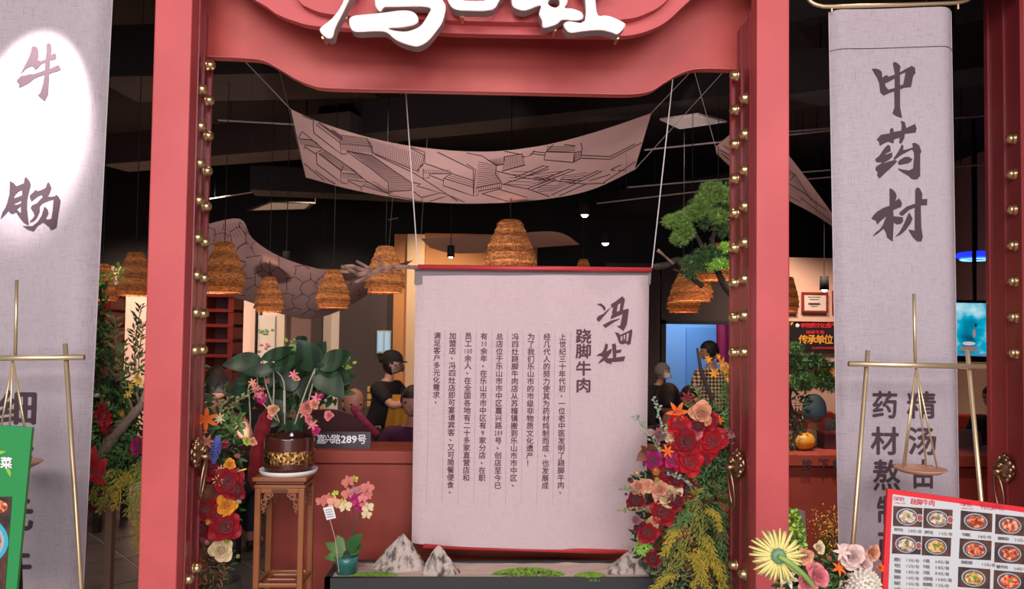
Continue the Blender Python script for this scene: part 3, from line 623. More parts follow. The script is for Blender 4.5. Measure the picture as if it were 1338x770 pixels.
CHU = [([(203, 490), (218, 476), (242, 465), (255, 440), (265, 403), (280, 412), (280, 432), (270, 460), (308, 438), (302, 468), (278, 500), (308, 530), (303, 545), (270, 535), (256, 520), (232, 535), (213, 542), (228, 520), (248, 498), (232, 490)], []),
       ([(308, 410), (330, 404), (337, 425), (336, 450), (372, 445), (366, 466), (336, 472), (336, 500), (396, 490), (386, 524), (330, 530), (285, 528), (268, 508), (315, 502)], [])]
for g in (FENG, SI, CHU): brush(shC, sc_, g, (740, 370), 5.13, mt=m_txt, off=.003)
for i, c in enumerate('跷脚牛肉'): pxchar(shC, sc_, c, 762.5, (440, 459.5, 482, 504)[i], 19, 17.5, .03, mt=m_txt, off=.003)
# natural branch carrying the scroll
m_bark = mat('pinkish_bark', (.30, .17, .13), .85, col2=(.12, .06, .05), scale=30, bump=.6, bscale=60)
br = thing('branch_rod', 'bare forked natural branch sticking out beside the red scroll rod', 'branch', tuple(P(545, 350, YS)))
def twig(pts, r0, r1, Y, par, mt, n=14, dy=0):
    w = crom([P(x, y, Y) + Vector((0, dy * i, 0)) for i, (x, y) in enumerate(pts)], n)
    return obj('twig', M().tube(w, [(r0 + (r1 - r0) * i / n) * (1 + .12 * math.sin(i * 2.3)) for i in range(n + 1)], 8), mt, par, True, world=True)
twig([(549, 350), (525, 349), (505, 350), (488, 356), (466, 359)], .010, .014, YS, br, m_bark)
twig([(488, 356), (474, 353), (459, 348), (446, 350)], .012, .009, YS, br, m_bark); twig([(488, 356), (478, 364), (465, 370)], .011, .009, YS, br, m_bark, dy=-.01)
twig([(487, 354), (474, 346), (465, 341)], .010, .006, YS, br, m_bark, dy=.01); twig([(501, 350), (497, 343), (492, 338)], .009, .005, YS, br, m_bark)
twig([(466, 359), (462, 355), (446, 348)], .009, .007, YS, br, m_bark)
# ================================================================== COUNTER WALL AND PLANTER
YC = 1.0
x0 = P(357, 650, YC).x; x1 = P(1330, 650, YC + .0).x; zc = P(480, 589, YC).z; zb_ = P(480, 607, YC).z
ct = thing('counter', 'long terracotta red half-height counter wall behind the scroll', 'counter', (.2, YC + .15, 0))
bevel(obj('body', M().bbox((x0, YC, 0), (x1, YC + .30, zb_)), m_counter, ct, world=True), .004)
bevel(obj('ledge', M().bbox((x0 - .01, YC - .02, zb_ + .006), (x1, YC + .34, zc)), m_counter, ct, world=True), .006)
obj('shadow_gap', M().bbox((x0 + .01, YC + .01, zb_ - .001), (x1 - .02, YC + .28, zb_ + .007)), m_black, ct, world=True)
shK = Sheet((300, 590), (1300, 600), (300, 612), (1300, 622), YC - .0215, lambda u, v: 0)
for c, x, y in (('放', 1054, 607), ('下', 1076, 606.5), ('筷', 1095, 608)): pxchar(shK, ct, c, x, y, 13, 13, .02, name='ledge_lettering', mt=m_ink, off=.001)
pf, pb = .42, .70
z1 = P(560, 756, pf).z; xa = P(424, 756, pf).x; xb = P(905, 756, pf).x
plt = thing('planter_box', 'long black planter trough filled with sand at the foot of the scroll', 'planter', ((xa + xb) / 2, .56, 0))
m_pl = mat('planter_black', (.022, .024, .026), .5)
t_ = .025
obj('trough', M().bbox((xa, pf, 0), (xb, pf + t_, z1)).bbox((xa, pb - t_, 0), (xb, pb, z1)).bbox((xa, pf, 0), (xa + t_, pb, z1)).bbox((xb - t_, pf, 0), (xb, pb, z1)).bbox((xa, pf, 0), (xb, pb, .04)), m_pl, plt, world=True)
obj('sand', M().grid(lambda u, v: Vector((xa + t_ + (xb - xa - 2 * t_) * u, pf + t_ + (pb - pf - 2 * t_) * v, z1 - .008 + .006 * noise.noise(Vector((u * 14, v * 5, 0))))), 60, 10), mat('pale_sand', (.50, .38, .32), .95, bump=.5, bscale=120), plt, world=True, kind='stuff')
# rocks: jagged mountain stones
def rock(pts, Y, dep, seed, label):
    """pts: base-left, base-right, peak in pixels"""
    a, b, k = P(*pts[0], Y), P(*pts[1], Y), P(*pts[2], Y); zb = z1 - .03; h = k.z - zb; w = (b.x - a.x) / 2; cx = (a.x + b.x) / 2; pkx = k.x - cx
    m = M(); nu, nv = 40, 22; vs = []
    for j in range(nv + 1):
        t = j / nv
        for i in range(nu):
            an = 2 * math.pi * i / nu; rr = (1 - t) ** .80 * (1 + .20 * noise.noise(Vector((math.cos(an) * 1.3 + seed, math.sin(an) * 1.3, t * 1.5))) + .06 * noise.noise(Vector((math.cos(an) * 5, math.sin(an) * 5 + seed, t * 16))))
            rr = max(rr, .02) if j < nv else 0
            vs.append((cx + pkx * t ** .9 + w * rr * math.cos(an), Y + dep * rr * math.sin(an), zb + h * t + .006 * noise.noise(Vector((an * 2, t * 9, seed)))))
    m.add(vs, [(j * nu + i, j * nu + (i + 1) % nu, (j + 1) * nu + (i + 1) % nu, (j + 1) * nu + i) for j in range(nv) for i in range(nu)])
    return tag(obj('rock', m, mat('grey_rock', (.09, .075, .07), .95, col2=(.52, .44, .38), scale=26, bump=1.0, bscale=45, stretch=(1.6, 1.6, .7), lo=.36, hi=.54)), label, 'rock', 'mountain-shaped rocks in the planter')
rock([(480, 754), (560, 754), (527, 698)], .60, .08, 1.3, 'tallest pointed grey rock in the planter beside the orchid')
rock([(545, 757), (606, 757), (573, 713)], .52, .06, 5.1, 'small pointed grey rock between the tall rock and the sand')
rock([(782, 758), (872, 758), (838, 712)], .56, .08, 9.7, 'broad grey rock under the crimson roses at the planter end')
def moss(px0, px1, py, top, Y, label):
    a, b = P(px0, py, Y), P(px1, py, Y); r = (b.x - a.x) / 2; h = P(px0, top, Y).z - z1 + .012; m = M()
    for k in range(420):
        an = random.random() * 6.283; q = math.sqrt(random.random()); x = (a.x + b.x) / 2 + r * q * math.cos(an); y = Y + .05 * q * math.sin(an); z = z1 - .01 + h * (1 - q ** 2) * .8
        m.ball((x, y, z), random.uniform(.004, .008), 5, 3)
    return tag(obj('moss', m, mat('moss_green', (.09, .22, .02), .9, col2=(.22, .36, .04), scale=40)), label, 'moss', 'moss mounds in the planter', 'stuff')
moss(642, 738, 754, 742, .50, 'long low mound of green moss on the sand in the middle of the planter')
moss(752, 792, 757, 750, .47, 'small low mound of green moss before the broad rock')
moss(458, 520, 757, 752, .48, 'thin strip of green moss at the foot of the tall rock')
# ================================================================== WOODEN FLOWER STAND
m_wood = mat('rosewood', (.36, .13, .035), .35, col2=(.24, .07, .022), scale=6, mix='WAVE', stretch=(8, 8, .6), coat=.3)
m_wood_d = mat('rosewood_dark', (.12, .03, .015), .4)
fY = .50; a = P(333, 625, fY); b = P(398, 625, fY); cx = (a.x + b.x) / 2; hw = (b.x - a.x) / 2; zt = P(365, 624, fY).z
st = thing('flower_stand', 'carved rosewood plant stand carrying the brown pot', 'stand', (cx, fY + hw, 0), -.0)
def ob(n, m, mt=m_wood, par=st, bv=.003, **k):
    o = obj(n, m, mt, par, **k); 
    if bv: bevel(o, bv)
    return o
ob('top', M().box((0, 0, zt - .009), (hw * 2 + .02, hw * 2 + .02, .018)))
ob('top_moulding', M().box((0, 0, zt - .026), (hw * 2 - .005, hw * 2 - .005, .016)), m_wood_d)
ob('top_rail', M().box((0, 0, zt - .042), (hw * 2 + .006, hw * 2 + .006, .014)))
lw = .026
for sx in (-1, 1):
    for sy in (-1, 1):
        ob('leg', M().box((sx * (hw - lw / 2), sy * (hw - lw / 2), (zt - .05) / 2), (lw, lw, zt - .05)))
for sx, sy, L in ((0, -1, 1), (0, 1, 1), (-1, 0, 0), (1, 0, 0)):
    dim = (2 * hw - 2 * lw, .02, .022) if L else (.02, 2 * hw - 2 * lw, .022)
    ap = ob('apron', M().box((sx * (hw - lw / 2), sy * (hw - lw / 2), zt - .061), dim))
    # carved plaque and fretwork scrolls in both corners
    fr = Matrix.Rotation({(0, -1): 0, (1, 0): math.pi / 2, (0, 1): math.pi, (-1, 0): -math.pi / 2}[(sx, sy)], 4, 'Z')
    obj('carved_plaque', M().box((0, -(hw - lw / 2) - .011, zt - .061), (.07, .006, .014), fr), m_wood_d, ap)
    for s in (-1, 1):
        m = M(); X0 = s * (hw - lw)
        def C(cx_, cz_, r, a0, a1, rr=.0042):
            m.tube([fr @ Vector((X0 - s * (cx_ + r * math.cos(a0 + (a1 - a0) * k / 16)), -(hw - lw / 2), zt - .072 - cz_ + r * math.sin(a0 + (a1 - a0) * k / 16))) for k in range(17)], rr, 6)
        C(.028, .016, .014, 0, 6.28); C(.028, .016, .007, 0, 5); C(.012, .040, .011, -1.5, 4.2); C(.014, .060, .008, 0, 6.2); C(.008, .080, .007, -1.6, 2.4); C(.045, .010, .007, -3, 2)
        obj('fretwork', m, mat('carved_wood', (.26, .10, .05), .5), ap, smooth=True)
zs = P(365, 766, fY).z
for sx, sy, L in ((0, -1, 1), (0, 1, 1), (-1, 0, 0), (1, 0, 0)):
    dim = (2 * hw - 2 * lw, .018, .018) if L else (.018, 2 * hw - 2 * lw, .018)
    ob('stretcher', M().box((sx * (hw - lw / 2), sy * (hw - lw / 2), zs), dim))
ob('shelf_frame', M().box((0, -.035, zs + .004), (hw * 1.15, .012, .012)).box((0, .035, zs + .004), (hw * 1.15, .012, .012)).box((-hw * .55, 0, zs + .004), (.012, .08, .012)).box((hw * .55, 0, zs + .004), (.012, .08, .012)))
# big brown pot with a gold band
pr = abs(P(411, 590, fY + hw).x - P(346, 590, fY + hw).x) / 2; pz0 = zt + .006; pz1 = P(378, 568, fY + hw).z
pt = thing('flower_pot', 'glossy brown cylinder pot with a gold carved band on the rosewood stand', 'pot', (cx + .012, fY + hw, zt))
H = pz1 - pz0
obj('pot_body', M().lathe([(0, .012), (pr * .93, .012), (pr * .95, .02), (pr, H * .25), (pr, H * .95), (pr * 1.01, H), (pr * .95, H), (pr * .94, H * .9), (0, H * .88)], 48), mat('brown_glaze', (.07, .016, .012), .22, coat=.6), pt, True)
m_gb = mat('gold_relief', (.75, .46, .16), .32, 1.0, col2=(.16, .06, .02), scale=70, bump=1.0, bscale=90, lo=.42, hi=.56)
obj('gold_band', M().lathe([(pr * 1.004, H * .30), (pr * 1.022, H * .31), (pr * 1.022, H * .64), (pr * 1.004, H * .65)], 64), m_gb, pt, True)
obj('saucer', M().lathe([(0, .001), (pr * 1.08, .001), (pr * 1.14, .012), (pr * 1.15, .022), (pr * 1.10, .020), (pr * 1.04, .010), (0, .010)], 40), m_white, pt, True)
obj('soil', M().lathe([(0, H * .90), (pr * .94, H * .90)], 24), mat('soil', (.03, .02, .015), .95), pt)
# ================================================================== SUSPENDED CLOTHS WITH DRAWN LINES
m_cloth = mat('canopy_cloth', (.42, .27, .25), .9, col2=(.36, .225, .21), scale=2.5)
m_line = mat('line_ink', (.045, .015, .02), .9)
def ribbon(m, pts, bvh, w=1.1, off=.004):
    out = []
    seg = []
    for a, b in zip(pts, pts[1:]):
        n = max(1, int(math.hypot(b[0] - a[0], b[1] - a[1]) / 12))
        for k in range(n): seg.append((a[0] + (b[0] - a[0]) * k / n, a[1] + (b[1] - a[1]) * k / n))
    seg.append(pts[-1]); prev = None
    for i, p in enumerate(seg):
        a, b = seg[max(i - 1, 0)], seg[min(i + 1, len(seg) - 1)]; dx, dy = b[0] - a[0], b[1] - a[1]; L = math.hypot(dx, dy) or 1
        nx, ny = -dy / L * w / 2, dx / L * w / 2; row = []
        for s in (-1, 1):
            r = ray(p[0] + nx * s, p[1] + ny * s); h = bvh.ray_cast(CO, r)
            row.append(h[0] - r * off if h[0] else None)
        if None in row: prev = None; continue
        if prev: m.add([prev[0], prev[1], row[1], row[0]], [(0, 1, 2, 3)])
        prev = row
def canopy(label, near, far, Yn, Yf, lines, hatches, cords, w=1.1, nu=40, nv=10, sag=0, mt=None, org=(0, 0), sc=1, group='printed canopy cloths'):
    nn = crom([P(*p, Yn[0] + (Yn[1] - Yn[0]) * i / (len(near) - 1)) for i, p in enumerate(near)], nu)
    ff = crom([P(*p, Yf[0] + (Yf[1] - Yf[0]) * i / (len(far) - 1)) for i, p in enumerate(far)], nu)
    def fn(u, v):
        i = round(u * nu); p = nn[i] * (1 - v) + ff[i] * v; return p + Vector((0, 0, -sag * math.sin(math.pi * v) * math.sin(math.pi * u)))
    m = M().grid(fn, nu, nv); t = thing('canopy_cloth', label, 'cloth', tuple(nn[nu // 2]), group=group)
    obj('cloth', m, mt or m_cloth, t, True, world=True)
    bvh = BVHTree.FromPolygons([Vector(v) for v in m.v], m.f); lm = M(); T = lambda p: (org[0] + p[0] / sc, org[1] + p[1] / sc)
    for l in lines: ribbon(lm, [T(p) for p in l], bvh, w)
    for a, b, c, d, n in hatches:      # n strokes from edge a-b to edge d-c
        if n < 1: continue
        for k in range(n + 1):
            u = k / n; ribbon(lm, [T((a[0] + (b[0] - a[0]) * u, a[1] + (b[1] - a[1]) * u)), T((d[0] + (c[0] - d[0]) * u, d[1] + (c[1] - d[1]) * u))], bvh, w * .55)
    if lm.v: obj('printed_lines', lm, m_line, t, world=True, kind='stuff', recalc=False)
    for (i, e), z in cords:
        p = (nn if i == 0 else ff)[0 if e == 0 else nu]; q_ = P(*z, p.y - .1); d = q_ - p; d = d * ((3.94 - p.z) / d.z)
        obj('cord', M().tube([p, p + d], .0025, 5), mat('thin_cord', (.4, .36, .35), .7), t, world=True)
    return t
A = lambda l: [(370 + x / 4.81, 120 + y / 4.81) for x, y in l]; B = lambda l: [(610 + x / 4.81, 120 + y / 4.81) for x, y in l]
LN = [A(l) for l in [
 [(40, 105), (120, 150), (195, 182)], [(195, 182), (188, 200), (193, 260), (365, 392), (358, 320), (372, 268)], [(200, 178), (375, 300)], [(205, 205), (360, 322)], [(130, 145), (190, 200)], [(245, 190), (372, 285)], [(290, 208), (372, 268)],
 [(372, 268), (480, 272), (522, 290), (560, 345), (560, 400), (400, 372), (398, 392), (362, 390)], [(360, 328), (560, 345)],
 [(60, 205), (120, 250), (250, 360), (410, 470), (520, 560), (660, 640)], [(120, 250), (95, 290), (105, 360), (132, 362), (134, 335), (245, 355)], [(98, 296), (190, 305)], [(134, 345), (210, 395)],
 [(245, 365), (208, 385), (212, 455), (365, 570), (362, 510), (378, 465)], [(225, 390), (368, 500)], [(370, 512), (465, 518)], [(365, 572), (405, 578), (408, 552), (530, 570), (490, 598), (492, 625)], [(500, 590), (660, 640)], [(408, 560), (490, 600)],
 [(120, 430), (200, 495), (290, 560), (330, 580)], [(130, 450), (260, 560)], [(125, 430), (150, 540)],
 [(400, 375), (560, 490), (660, 570), (665, 655)], [(560, 402), (700, 500), (805, 570), (808, 620), (665, 628)], [(400, 375), (560, 400)], [(575, 395), (820, 510), (960, 600), (1100, 690)], [(525, 290), (565, 385), (840, 500), (880, 445), (888, 400), (800, 355)],
 [(805, 350), (890, 380), (890, 450), (1060, 510), (1010, 545), (1005, 590), (1195, 655), (1195, 490), (970, 380)], [(880, 485), (880, 545), (918, 540), (915, 515), (1060, 515)], [(920, 525), (1010, 560)], [(885, 455), (855, 480), (850, 510)],
 [(1060, 515), (1200, 560)], [(1010, 545), (1195, 600)], [(810, 570), (865, 580), (840, 592), (985, 635), (875, 665), (872, 688)], [(985, 635), (1045, 650), (920, 690)], [(815, 625), (870, 665)], [(665, 650), (830, 680)], [(1050, 655), (1140, 695)]]]
LN += [B(l) for l in [
 [(0, 455), (55, 490), (40, 655), (70, 650), (75, 625), (218, 600), (218, 572), (55, 605)], [(0, 385), (100, 405), (185, 465), (180, 520), (218, 572)], [(0, 545), (45, 560)], [(100, 400), (205, 370), (235, 405), (232, 455), (190, 465)], [(235, 375), (350, 395), (360, 460), (220, 500)], [(235, 410), (350, 390)],
 [(370, 350), (368, 410), (400, 400), (428, 370), (428, 340)], [(345, 408), (368, 410)], [(400, 388), (490, 400)], [(410, 375), (495, 385)], [(495, 380), (485, 428), (665, 445), (715, 420), (725, 350), (715, 320), (728, 270)], [(495, 378), (680, 382), (672, 445)], [(545, 330), (495, 380)], [(540, 325), (680, 340)], [(680, 382), (718, 375)], [(690, 285), (678, 385)],
 [(715, 400), (900, 408), (1110, 300)], [(720, 418), (900, 425), (1100, 320)], [(190, 500), (380, 545), (560, 560), (740, 580), (870, 575)], [(220, 580), (380, 610), (520, 660)], [(230, 580), (340, 545), (515, 470), (480, 465), (300, 540)], [(385, 530), (515, 485)], [(380, 610), (500, 560), (680, 490), (640, 488), (450, 560)], [(410, 615), (560, 555)], [(530, 650), (680, 580), (850, 500), (820, 498), (640, 580)], [(580, 655), (750, 580)], [(240, 495), (370, 460)], [(420, 540), (560, 550)], [(590, 550), (730, 560)], [(770, 560), (900, 520)], [(905, 490), (970, 460), (1060, 465), (1000, 495), (905, 495)], [(860, 570), (1060, 440)], [(90, 640), (260, 690)], [(190, 610), (380, 665)], [(100, 640), (215, 608)]]]
HT = [tuple(A([a, b, c, d])) + (n,) for a, b, c, d, n in [
 ((105, 300), (205, 312), (225, 345), (110, 330), 11), ((372, 335), (555, 348), (555, 385), (372, 365), 20), ((375, 275), (525, 295), (550, 340), (365, 320), 0), ((540, 295), (880, 400), (850, 500), (570, 385), 26), ((310, 218), (490, 275), (500, 285), (330, 238), 14),
 ((375, 515), (475, 520), (510, 550), (380, 545), 12), ((885, 490), (1040, 490), (1055, 510), (890, 515), 13), ((215, 185), (375, 285), (372, 272), (240, 190), 0)]]
HT += [tuple(A([a, b, c, d])) + (n,) for a, b, c, d, n in [
 ((375, 275), (365, 320), (545, 335), (520, 292), 5), ((430, 385), (668, 570), (800, 570), (555, 402), 22), ((668, 570), (668, 625), (808, 618), (805, 570), 5), ((215, 195), (245, 190), (370, 285), (362, 305), 4), ((228, 385), (260, 368), (470, 510), (370, 495), 5), ((500, 590), (560, 560), (690, 640), (660, 640), 3), ((1010, 545), (1060, 515), (1195, 560), (1195, 600), 3), ((840, 592), (985, 632), (875, 662), (815, 625), 0)]]
HT += [tuple(B([a, b, c, d])) + (n,) for a, b, c, d, n in [
 ((45, 605), (218, 575), (218, 600), (45, 640), 12), ((70, 440), (60, 600), (215, 570), (180, 460), 12), ((130, 430), (232, 410), (232, 460), (190, 465), 9), ((240, 415), (350, 395), (358, 460), (225, 495), 14), ((370, 350), (428, 345), (428, 372), (370, 405), 6), ((672, 390), (718, 378), (715, 418), (668, 442), 5), ((500, 345), (500, 372), (678, 380), (680, 345), 3),
 ((280, 500), (250, 580), (400, 590), (430, 505), 4), ((430, 520), (400, 600), (520, 560), (600, 500), 4), ((600, 530), (570, 580), (700, 575), (760, 510), 4), ((460, 590), (430, 630), (560, 620), (620, 590), 3)]]
canopy('large pale canopy cloth printed with an ink drawing of timber beams, hung over the scroll', [(380, 143), (430, 164), (500, 184), (570, 195), (640, 198), (710, 190), (780, 172), (851, 148)], [(400, 232), (460, 248), (520, 259), (570, 265), (630, 266), (700, 262), (770, 249), (829, 222)], (1.35, 1.55), (2.3, 2.6), LN, HT,
       [((0, 0), (321, 81)), ((0, 1), (905, 91)), ((1, 0), (392, 200)), ((1, 1), (858, 190))])
rl = []
for r in range(6):
    for q_ in range(12):
        x = 258 + q_ * 21 + (r % 2) * 10; y = 300 + r * 21 + (7 * math.sin(q_ * 1.3)); rl.append([(x, y), (x + 12, y - 5 + 3 * math.sin(q_ * 2.1 + r)), (x + 21, y + 3 * math.sin(q_ + r))]); rl.append([(x + 12, y - 5), (x + 10 + 4 * math.sin(r + q_), y - 14), (x + 12, y - 22)])
canopy('sagging canopy cloth printed with cracked-stone lines behind the basket lamps', [(225, 300), (262, 295), (313, 286), (330, 312), (365, 335), (410, 350), (455, 357), (489, 352), (540, 340)], [(225, 355), (262, 372), (300, 386), (335, 398), (370, 411), (405, 417), (440, 408), (470, 392), (505, 366)], (2.6, 3.6), (3.6, 4.6), rl,
       [((262, 300), (313, 290), (325, 306), (262, 322), 14)], [((0, 0), (225, 240)), ((1, 1), (510, 300))], w=.8)
canopy('small far canopy cloth between the pin-lit ceiling and the scroll', [(550, 312), (590, 310), (650, 307), (725, 303), (757, 319)], [(562, 324), (592, 331), (640, 330), (700, 324), (757, 320)], (4.6, 4.6), (5.2, 5.4), [], [], [((0, 0), (552, 280))], mt=mat('canopy_pale', (.62, .43, .38), .9))
canopy('narrow canopy cloth with drawn beams passing behind the pillar near the pine', [(935, 192), (958, 172), (985, 150), (1005, 172), (1040, 215), (1075, 262), (1110, 312)], [(936, 201), (960, 222), (990, 238), (1030, 262), (1060, 278), (1090, 298), (1120, 324)], (2.2, 2.2), (2.9, 2.9),
       [[(1028, 220), (1040, 230), (1060, 262)], [(1030, 240), (1050, 252), (1092, 285)], [(1030, 256), (1045, 264), (1050, 258)], [(1045, 258), (1090, 292)], [(1032, 236), (1040, 228)], [(940, 196), (957, 206)], [(945, 190), (958, 200)], [(942, 200), (958, 214)]], [((1035, 226), (1070, 268), (1066, 270), (1030, 228), 16)], [((0, 0), (912, 110)), ((0, 1), (1130, 250))], w=.8)
# ================================================================== RATTAN BASKET LAMPS
m_rat = mat('rattan', (.16, .05, .014), .75, col2=(.58, .24, .07), scale=9, stretch=(1, 1, 5), lo=.40, hi=.60, bump=.8, bscale=60, emit=(1, .30, .07), estr=.05)  # faint emission in both rattans stands for bulb light through the weave
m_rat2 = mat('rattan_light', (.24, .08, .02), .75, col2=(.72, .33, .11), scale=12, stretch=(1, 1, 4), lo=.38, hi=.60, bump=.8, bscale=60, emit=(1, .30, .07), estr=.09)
def basket_proto():
    """unit lamp: height 1, radius about .46, origin at the bottom"""
    t = thing('basket_lamp', '', 'lamp', (0, 0, 0), group='rattan basket lamps')
    tiers = [(.43, .40, .00, .12), (.50, .43, .10, .26), (.50, .42, .24, .40), (.47, .38, .38, .54), (.41, .32, .52, .68), (.35, .26, .66, .82), (.28, .21, .80, .92), (.24, .17, .91, 1.0)]
    for i, (r0, r1, z0, z1_) in enumerate(tiers):
        m = M(); n = 44; prof = [(r0 * .93, z0), (r0 * 1.0, z0 + .012), (r0 * 1.02, z0 + .03), ((r0 + r1) / 2, (z0 + z1_) / 2), (r1, z1_)]
        m.lathe(prof, n)
        for k in range(n):           # hanging strands: shaggy edge
            a = k / n * 6.283 + random.uniform(-.05, .05); r = r0 * random.uniform(.98, 1.04); q_ = random.uniform(.015, .035)
            m.tube([(r * math.cos(a), r * math.sin(a), z0 + .02), (r1 * 1.04 * math.cos(a + .05), r1 * 1.04 * math.sin(a + .05), z1_ - .01)], .011, 4)
            m.tube([(r * 1.01 * math.cos(a), r * 1.01 * math.sin(a), z0 + .025), (r * 1.0 * math.cos(a + .03), r * 1.0 * math.sin(a + .03), z0 - q_)], .012, 4)
        obj('rattan_tier', m, m_rat if i % 2 else m_rat2, t, kind=None)
    obj('socket', M().lathe([(0, .74), (.045, .74), (.045, .93), (0, .93)], 10), m_black, t)
    obj('bulb', M().ball((0, 0, .66), .075, 10, 8), mat('warm_bulb', (1, .8, .5), .5, emit=(1, .62, .32), estr=9), t, smooth=True)
    return t
BL = [(176, 386, 330, 45, 1.9, 'basket lamp in the gap between linen banner and red pillar, in front'), (133, 392, 345, 40, 2.8, 'basket lamp half hidden behind the linen banner with the spotlight patch'), (292, 382, 316, 51, 2.2, 'largest basket lamp of the group over the seated diners, next to the studded door'),
      (351, 407, 362, 37, 3.2, 'smallest basket lamp, hanging over the big dark-leaved plant'), (435, 402, 353, 43, 3.2, 'basket lamp at the lowest sag of the cracked-stone cloth'), (503, 382, 322, 51, 2.8, 'basket lamp behind the forked bare branch'),
      (666, 362, 288, 68, 2.4, 'basket lamp rising behind the red scroll rod, in the middle'), (762, 372, 339, 26, 5.0, 'far basket lamp, only its tip above the red scroll rod'), (904, 393, 345, 52, 2.6, 'basket lamp right below the pine canopy over the blue doorway'),
      (893, 408, 366, 41, 3.4, 'lower basket lamp just above the blue doorway'), (938, 366, 318, 46, 2.3, 'basket lamp half covered by pine needles beside the studded door'), (1031, 406, 362, 24, 4.2, 'basket lamp edge peeking out by the yellow framed certificate')]
bp_ = None
for px, pb_, ptp, w, Y, lb in BL:
    c = P(px, pb_, Y); h = P(px, ptp, Y).z - c.z; wd = abs(P(px + w / 2, pb_, Y).x - P(px - w / 2, pb_, Y).x)
    if bp_ is None: bp_ = basket_proto(); o = bp_; o.location = c
    else: o = dup(bp_, tuple(c), random.uniform(0, 6))
    o.scale = (wd, wd, h); o['label'] = lb
    obj('cord', M().tube([(c.x, c.y, c.z + h * .93), (c.x, c.y, 3.955)], .003, 5), m_black, None).name = 'cord'; co_ = S.collection.objects[-1]; co_.parent = o; co_.matrix_parent_inverse = Matrix.LocRotScale(o.location, o.rotation_euler, o.scale).inverted()
    L_ = light('basket_bulb', 'POINT', (c.x, c.y, c.z + h * .35), 4.5 * (wd / .3), (1, .52, .24), radius=.04)
# ================================================================== BACK WALL FURNISHINGS
m_louv = mat('lacquer_red', (.34, .03, .015), .4)
def louver(x0, x1, y0, y1, Y, label):
    a, b = P(x0, y0, Y), P(x1, y0, Y); zb = 0; zt_ = P((x0 + x1) / 2, y0, Y).z; t = thing('slatted_shelf', label, 'shelf', ((a.x + b.x) / 2, Y, 0))
    for x in (a.x, b.x - .05): obj('side_post', M().bbox((x, Y, zb), (x + .05, Y + .3, zt_)), m_louv, t, world=True)
    obj('back_board', M().bbox((a.x, Y + .28, zb), (b.x, Y + .3, zt_)), mat('lacquer_dark', (.09, .012, .01), .5), t, world=True)
    z = zt_; sh0 = None
    while z > .5:
        o = obj('shelf_board', M().bbox((a.x, Y - .01, z - .03), (b.x, Y + .28, z)) if sh0 is None else sh0.data, m_louv if sh0 is None else None, t, world=True)
        if sh0 is None: sh0 = o; z0_ = z
        else: o.location = (0, 0, z - z0_)
        z -= .14
    return t
louver(118, 145, 384, 480, 4.2, 'red lacquer slatted shelf behind the tall foliage')
louver(262, 306, 384, 480, 4.2, 'red lacquer slatted shelf beside the studded door leaf')
def frame(x0, x1, y0, y1, Y, mf, mi, label, d=.03, b=.025):
    a, c = P(x0, y0, Y), P(x1, y1, Y); t = thing('framed_certificate', label, 'frame', (a.x, Y, c.z), group=None)
    obj('picture', M().bbox((a.x + b, Y - d * .6, c.z + b), (c.x - b, Y, a.z - b)), mi, t, world=True)
    fo = [(a.x, c.z), (c.x, c.z), (c.x, a.z), (a.x, a.z)]; fi = [(a.x + b, c.z + b), (c.x - b, c.z + b), (c.x - b, a.z - b), (a.x + b, a.z - b)]
    obj('frame', M().prism([(x, Y - d, z) for x, z in fo], [(x, Y, z) for x, z in fo], [([(x, Y - d, z) for x, z in fi], [(x, Y, z) for x, z in fi])]), mf, t, world=True); return t
m_fr = mat('red_frame', (.22, .02, .02), .4)
panel(17, 1012, 1228, 338, 541, 6.5, .1, mat('rosy_wall', (.66, .42, .34), .85, bump=.1))
frame(1018, 1041, 381, 410, 6.49, m_fr, mat('yellow_silk', (.85, .42, .05), .7, col2=(.35, .12, .02), scale=22), 'yellow certificate in a red frame half behind the basket lamp edge')
t = frame(1047, 1081, 382, 409, 6.49, m_fr, mat('cert_paper', (.62, .52, .48), .7), 'pale certificate in a red frame with a dark line of print')
shF = Sheet((1040, 380), (1090, 380), (1040, 410), (1090, 410), 6.468, lambda u, v: 0)
for y, w, hh in ((388, 16, .5), (391, 12, .5), (396, 15, 2.2), (400, 8, .5)):
    a, b = P(1064 - w / 2, y, 6.468), P(1064 + w / 2, y + hh, 6.468); obj('print_line', M().bbox((a.x, 6.465, b.z), (b.x, 6.471, a.z)), m_ink, t, world=True)
frame(1087, 1108, 380, 410, 6.49, m_fr, mat('yellow_silk', (0, 0, 0)), 'yellow certificate in a red frame half behind the herb banner')
t = frame(1031, 1098, 420, 462, 6.49, mat('black_frame', (.02, .015, .015), .3), mat('black_lacquer', (.025, .02, .025), .3), 'black lacquer plaque with red and gold lettering', b=.01)
shP = Sheet((1031, 420), (1098, 420), (1031, 462), (1098, 462), 6.468, lambda u, v: 0)
m_rl = mat('red_letter', (.8, .03, .05), .5); m_yl = mat('gold_letter', (.9, .42, .06), .5)
for i, c in enumerate('非物质文化遗产'): pxchar(shP, t, c, 1049 + i * 6.6, 425.5, 6.5, 6, .012, mt=m_rl, off=.003)
for i, c in enumerate('跷脚牛肉'): pxchar(shP, t, c, 1056 + i * 6, 434.5, 5, 4.6, .01, mt=m_rl, off=.003)
for i, c in enumerate('传承单位'): pxchar(shP, t, c, 1049.5 + i * 11, 444, 11, 11, .022, mt=m_yl, off=.003)
for i, c in enumerate('乐山市市中区文化体育旅游局'): pxchar(shP, t, c, 1062 + i * 2.6, 455, 2.6, 2.6, .02, mt=m_rl, off=.003)
c = P(1042, 425.5, 6.465); obj('emblem', M().ball(tuple(c), .026, 12, 6, (1, .1, 1)), m_white, t, world=True)
